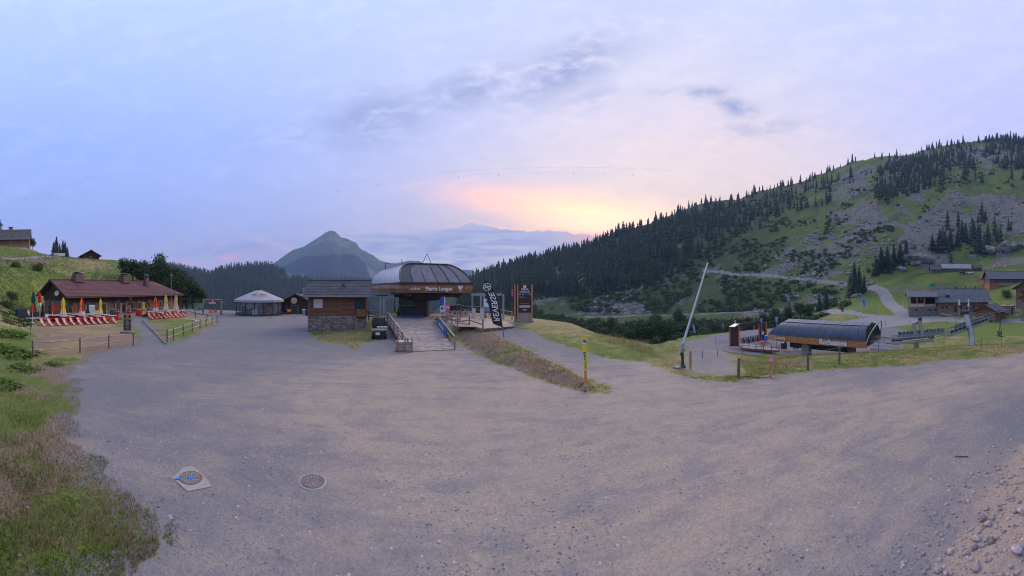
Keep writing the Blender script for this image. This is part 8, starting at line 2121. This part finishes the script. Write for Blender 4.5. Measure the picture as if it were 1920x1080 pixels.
# veranda
MB().box((-13.2, -1.0, 1.1), (9.2, 8.5, 3.4)).build('terrace_base', S_wall, ch)
for (x, y) in ((-17.5, -5.1), (-15.2, -5.1), (-12.9, -5.1), (-9.3, -5.1), (-17.5, 1.5)): MB().box((x, y, 4.4), (.26, .26, 3.4)).build('veranda_post', W_orange, ch)
MB().bar((-17.6, -5.1, 6.0), (-8.6, -5.1, 6.0), .26).build('veranda_beam', W_orange, ch); MB().box((-16.4, -5.12, 3.3), (2.5, .1, 1.1)).box((-14.0, -5.12, 3.3), (2.1, .1, 1.1)).build('veranda_panel', mat('pale_peach', (.55, .40, .33), .7), ch); MB().box((-11.0, -5.12, 3.3), (3.4, .08, .9)).build('veranda_rail', W_rail, ch)
for x in (-15.8, -14.2): MB().bar((x, -5.1, 5.0), (x + .6, -5.1, 5.9), .14).build('veranda_brace', W_orange, ch)
MB().box((-12.0, 2.6, 4.4), (9.5, .2, 3.4)).build('veranda_back_wall', W_dark, ch)
vr = MB().quadslab([(-18.6, -6.2, 6.1), (-8.3, -6.2, 6.1), (-8.3, -1.0, 7.9), (-18.6, -1.0, 7.9)], .15).quadslab([(-8.3, 4.2, 6.1), (-18.6, 4.2, 6.1), (-18.6, -1.0, 7.9), (-8.3, -1.0, 7.9)], .15).build('veranda_roof', R_blue, ch)
for x in (-15.5, -11, -9.4): MB().box((x, -5.32, 1.9), (.7, .1, .6)).build('base_window', GLASS, ch)
MB().box((-.5, -7.5, .6), (15, .1, .9)).build('terrace_rail', W_rail, ch)
MB().bar((-8.0, -8.0, .9), (.5, -10.5, -1.2), .25).build('timber_rail', W_pale, ch)
# annex
c = Vector(D(1858, 99, 0)); zc = gz(*D(1850, 96)[:2]) - .1
an = house('red_annex', 'small red timber outbuilding with a grey roof in front of the big chalet', 'outbuilding', (c.x, c.y, zc), face_rz(1858, PI / 2 - .35), 8.5, 6.2, 2.9, 5.0, W_red, R_blue, .3, S_grey, .9, 1.0, 9)
door(an, (-4.28, -1.4, .1), 1.1, 2.0, -PI / 2, mat('maroon_door', (.10, .02, .03), .6), True); door(an, (-4.28, 1.5, .1), 1.1, 2.0, -PI / 2, mat('maroon_door', (.10, .02, .03)), True)
door(an, (1, -3.12, .1), 1.0, 2.0)
c = Vector(D(1887, 107, 0)); t = thing('low_shed', 'small pale concrete shed with a flat roof right of the red outbuilding', 'shed', (c.x, c.y, gz(c.x, c.y)), face_rz(1887, .4)); MB().box((0, 0, 1.3), (4.6, 3.5, 2.6)).build('wall', mat('concrete_grey', (.25, .25, .26)), t); MB().box((0, 0, 2.7), (5.2, 4.1, .14)).build('roof', R_light, t); door(t, (1.2, -1.78, 0), .9, 2.0, 0, mat('maroon_door', (.1, .02, .03)))
# chalet C on the slope above
c = Vector(D(1893, 152, 0)); zc = gz(*D(1885, 146)[:2]) - .2
t = house('stone_chalet', 'stone chalet with a blue grey roof higher on the slope at the right', 'chalet', (c.x, c.y, zc), face_rz(1893, .30), 22, 11, 3.0, 6.6, S_wall, R_blue, .9, mat('red_brick_base', (.34, .13, .07), .8, .2, 3), 1.0, 1.2, 11)
for x in (-7.5, -4.8, -2.2, 1.0, 4.6, 7.0): window(t, (x, -5.53, 2.1), 1.1, 1.1, 0, W_red)
window(t, (-11.03, -1.5, 2.4), 1.2, 1.1, -PI / 2, W_red); window(t, (-11.03, 1.8, 2.4), 1.2, 1.1, -PI / 2, W_red); window(t, (-11.03, 0.2, 4.4), 1.0, .9, -PI / 2, W_red); door(t, (3, -5.53, .9), 1.1, 2.0, 0, W_red)
for x in (-6, 0, 3): chimney(t, x, .3, 6.2, .5, .6, METAL)
MB().box((2, -8.0, .6), (18, .1, .8)).build('terrace_rail', W_rail, t)
c = Vector(D(1852, 156, 0)); t = thing('red_roof_shed', 'small shed with a bright red roof at the left gable of the stone chalet', 'shed', (c.x, c.y, gz(c.x, c.y)), face_rz(1852, .3)); MB().box((0, 0, 1.4), (5, 4, 2.8)).build('wall', S_wall, t); MB().quadslab([(-3, -2.6, 2.9), (3, -2.6, 2.9), (3, 2.6, 4.6), (-3, 2.6, 4.6)], .15).build('roof', mat('bright_red_sheet', (.55, .04, .05), .5), t); door(t, (0, -2.03, 0), 1, 2)
# long chalet B
c = Vector(D(1785, 198, 0)); zc = gz(c.x, c.y) - .3
def pad_house(nm, lb, cat, px, dd, off, L, W, ze, zr, wm, rm, **kw):
    c = Vector(D(px, dd, 0)); zz = HC + (540 - kw.pop('yb')) / K * dd; return house(nm, lb, cat, (c.x, c.y, zz), face_rz(px, off), L, W, ze, zr, wm, rm, **kw)
t = pad_house('long_chalet', 'long old stone chalet with a pale roof on the upper meadow', 'chalet', 1792, 200, .12, 16.5, 8, 3.6, 6.6, S_wall, R_light, yb=515, base=.6, ov=.8, ovy=.8, n_=8)
for x in (-6.5, -4.6, -2.7, -.8, 1.1, 3.0, 4.9, 6.8): window(t, (x, -4.03, 2.2), .8, 1.0, 0, W_dark)
chimney(t, -3, 0, 6.2, .7, .5); door(t, (-7.6, -4.03, .3), .9, 1.9)
t = pad_house('long_chalet', 'lower stone wing with a grey roof at the left of the long chalet', 'chalet', 1758, 199, .12, 8.5, 7.5, 3.3, 6.0, S_wall, R_grey, yb=516, base=.6, ov=.8, ovy=.7, n_=7)
for x in (-2.5, 0, 2.4): window(t, (x, -3.78, 2.1), .9, 1.1, 0, W_dark)
door(t, (3.5, -3.78, .3), .9, 1.9)
c = Pz(1746, 516, 192); t = thing('terrace_railing', 'dark terrace railing below the long stone chalet', 'railing', c, face_rz(1746, .1)); 
for k in range(12): MB().box((-8 + k * 1.7, 0, .2), (.15, .15, 1.6)).build('post', W_dark, t)
for z in (.4, .9): MB().box((1.2, 0, z), (19, .1, .14)).build('rail', W_dark, t)
t = pad_house('wood_hut', 'small dark wooden hut right of the parked cars', 'hut', 1832, 196, .3, 4.6, 4.2, 2.4, 4.1, W_dark, R_grey, yb=510, base=.4, ov=.5, ovy=.5, n_=5); door(t, (0, -2.13, .3), .9, 1.8); window(t, (-1.5, -2.13, 1.6), .6, .6)
t = pad_house('wood_hut', 'tiny reddish hut high on the meadow under the boulders', 'hut', 1872, 245, .3, 4.6, 3.6, 2.4, 3.9, W_red, R_grey, yb=476, base=.4, ov=.5, ovy=.5, n_=5); door(t, (0, -1.83, .3), .9, 1.8)
# chalets cut by the right edge
t = pad_house('timber_chalet', 'red timber chalet with a steep dark gable near the right edge', 'chalet', 1936, 118, PI / 2 - .25, 10, 9.5, 4.6, 8.2, W_red, R_grey, yb=566, base=1.0, ov=1.3, ovy=1.2, n_=9)
window(t, (-5.03, -2.5, 3.6), 1.3, 1.5, -PI / 2); window(t, (-5.03, 2.0, 3.6), 1.3, 1.5, -PI / 2); window(t, (-5.03, 0, 6.2), 1.5, 1.3, -PI / 2, WHITE); window(t, (-5.03, 2.6, 1.7), 1.0, 1.0, -PI / 2)
t = pad_house('timber_chalet', 'nearer orange timber chalet cut off by the right edge', 'chalet', 1948, 100, PI / 2 - .3, 9, 8, 4.2, 7.0, W_warm, R_grey, yb=585, base=1.3, ov=1.3, ovy=1.1, n_=8)
window(t, (-4.53, 1.8, 3.2), 1.0, 1.2, -PI / 2); door(t, (-4.53, -.5, .8), 1.0, 2.0, -PI / 2)
p = Pd(1888, 128); shrub((p.x, p.y, p.z), 4.5, 1, 'round green bush between the chalets near the right edge', None, 1.2)
for (a_, b_, c_, d_, lb) in ((1798.5, 561, 572, 99, 'closed white parasol on the left of the big chalet terrace'), (1816, 560, 575, 98, 'closed white parasol on the right of the big chalet terrace')): parasol(a_, b_, c_, 0, (WF,), lb, 'white parasols at the big chalet', .3, d=d_)
for (a_, d_, m_, lb) in ((1817, 97, RED, 'red folded deck chair group item at the big chalet'), (1806, 99, CHAR, 'dark bench on the terrace of the big chalet')):
    p = Pd(a_, d_); t = thing('terrace_bench', lb.replace('folded deck chair group item', 'bench'), 'bench', p + Vector((0, 0, .9)), face_rz(a_)); MB().box((0, 0, .45), (2.2, .4, .08)).build('seat', m_, t); MB().box((0, .2, .75), (2.2, .06, .4)).build('backrest', m_, t); MB().box((-.9, 0, .22), (.1, .4, .44)).build('leg', m_, t); MB().box((.9, 0, .22), (.1, .4, .44)).build('leg', m_, t)


def car(px, yb2, d_, rz, m_, lb, L=4.2):
    z = HC + (540 - yb2) / K * d_; c = Vector(D(px, d_, z)); t = thing('parked_car', lb, 'car', c, rz, 'cars parked by the long chalet')
    prof = [(-L / 2, .35), (-L / 2, .85), (-L * .38, .95), (-L * .24, 1.42), (L * .14, 1.45), (L * .30, .98), (L * .47, .85), (L / 2, .6), (L / 2, .35)]
    Mc = Matrix(((1, 0, 0, 0), (0, 0, 1, 0), (0, 1, 0, 0), (0, 0, 0, 1))); MB().prism(prof, -.85, .85, Mc).build('body', m_, t)
    for s in (-1, 1): MB().prism([(-L * .34, .98), (-L * .22, 1.36), (L * .12, 1.38), (L * .25, 1.0)], s * .86, s * .875, Mc).build('side_window', GLASS, t)
    MB().add([(L * .16, -.75, 1.40), (L * .16, .75, 1.40), (L * .31, .78, 1.0), (L * .31, -.78, 1.0)], [(0, 3, 2, 1)]).build('windscreen', GLASS, t)
    for x in (-L * .31, L * .31):
        for s in (-1, 1):
            w_ = thing('wheel', None, None); w_.parent = t; MB().cyl((x, s * .80, .33), .33, .2, 14, axis='y').build('tyre', RUBBER, w_); MB().cyl((x, s * .91, .33), .18, .02, 10, axis='y').build('rim', METAL, w_)
    for s in (-.6, .6): MB().box((L / 2 + .005, s, .68), (.03, .3, .14)).build('headlight', WHITE, t)
car(1818.5, 513, 188, face_rz(1818, PI + .1), WHITE, 'white car parked beside the long chalet', 4.6); car(1804.5, 513.5, 189, face_rz(1804, .3), CHAR, 'dark car parked left of the white car', 4.0)
# swiss-like signs
c = Pz(1861, 508, 150); t = thing('flag', 'small red and white flag above the red roof shed', 'flag', c, face_rz(1861)); MB().tube([(0, 0, -2), (0, 0, 3.4)], .06, 5).build('pole', METAL, t); fl = MB().box((.7, 0, 2.6), (1.4, .03, 1.3), ry=.15).build('cloth', mat('coral_flag', (.62, .18, .13), .7), t); MB().box((.7, -.03, 2.6), (.9, .02, .5)).build('cross', WF, fl)
c = Pz(1748.5, 537, 125); t = thing('green_sign', 'teal hoarding behind the left end of the big chalet', 'hoarding', Vector((c.x, c.y, gz(c.x, c.y))), face_rz(1748)); zz = c.z - gz(c.x, c.y); MB().box((0, 0, zz + .4), (2.2, .1, 1.4)).build('panel', mat('teal_sign', (.02, .22, .17), .6), t); MB().box((0, .05, zz / 2), (.15, .1, zz)).build('post', METAL, t)
# road fence posts
for k, (a_, b_) in enumerate(((1706, 608), (1749, 606), (1774, 605), (1792, 605), (1888, 606), (1660, 612))):
    p = Pg(a_, b_); tag(MB().tube([(0, 0, -.1), (0, 0, 1.3)], .06, 5).build('roadside_post', WP, loc=p), ['roadside post above the portal pylon', 'second roadside post, left of the annex', 'roadside post left of the pylon head', 'roadside post touching the pylon head', 'roadside post at the far right of the road', 'roadside post above the station end hoop'][k], 'post', 'posts along the asphalt road')
b = MB(); p = Pg(1813, 586)
for k in range(14):
    q = Pg(1776 + k * 2.2, 586 + random.uniform(-2, 3)); s = random.uniform(.5, 1.2); o = link('rubble_stone', stm[k % 4]); o.location = q; o.scale = (s, s, s * .7); tag(o, f'{ORD[k]} stone from the left in the rubble below the big chalet terrace', 'stone', 'rubble stones below the big chalet')
for k, (a_, b_, s) in enumerate(((1612, 580, 1.6), (1616, 581, 1.2), (1608, 582, 1.0), (1648, 586, .8), (1885, 500, 2.4), (1877, 505, 1.2), (1900, 590, 1.4), (1908, 592, 1.8))):
    p = Pg(a_, b_); o = link('field_stone', stm[k % 4]); o.location = p; o.scale = (s, s, s * .6); tag(o, ['pale stone left of the blue road banner', 'small pale stone touching the blue road banner', 'flat stone on the grass left of the road banner', 'white stone at the road fork', 'large pale stone on the meadow above the stone chalet', 'smaller stone on the meadow above the stone chalet', 'stone at the foot of the nearer orange chalet', 'larger stone at the corner of the nearer orange chalet'][k], 'stone', 'pale field stones')

# ================================================================ air
hz_m = bpy.data.materials.new('haze'); hz_m.use_nodes = True; nt_ = hz_m.node_tree; nt_.nodes.clear(); n_ = N(nt_)
pv = n_.new('ShaderNodeVolumePrincipled'); pv.inputs['Color'].default_value = (.42, .60, 1.0, 1); pv.inputs['Density'].default_value = 2.4e-4; pv.inputs['Anisotropy'].default_value = .0
ho = n_.new('ShaderNodeOutputMaterial'); nt_.links.new(pv.outputs[0], ho.inputs['Volume'])
z0_, z1_ = -195., 560.
mb = MB().box((0, 0, (z0_ + z1_) / 2), (6800, 6800, z1_ - z0_)); tag(mb.build('haze', hz_m), kind='stuff')
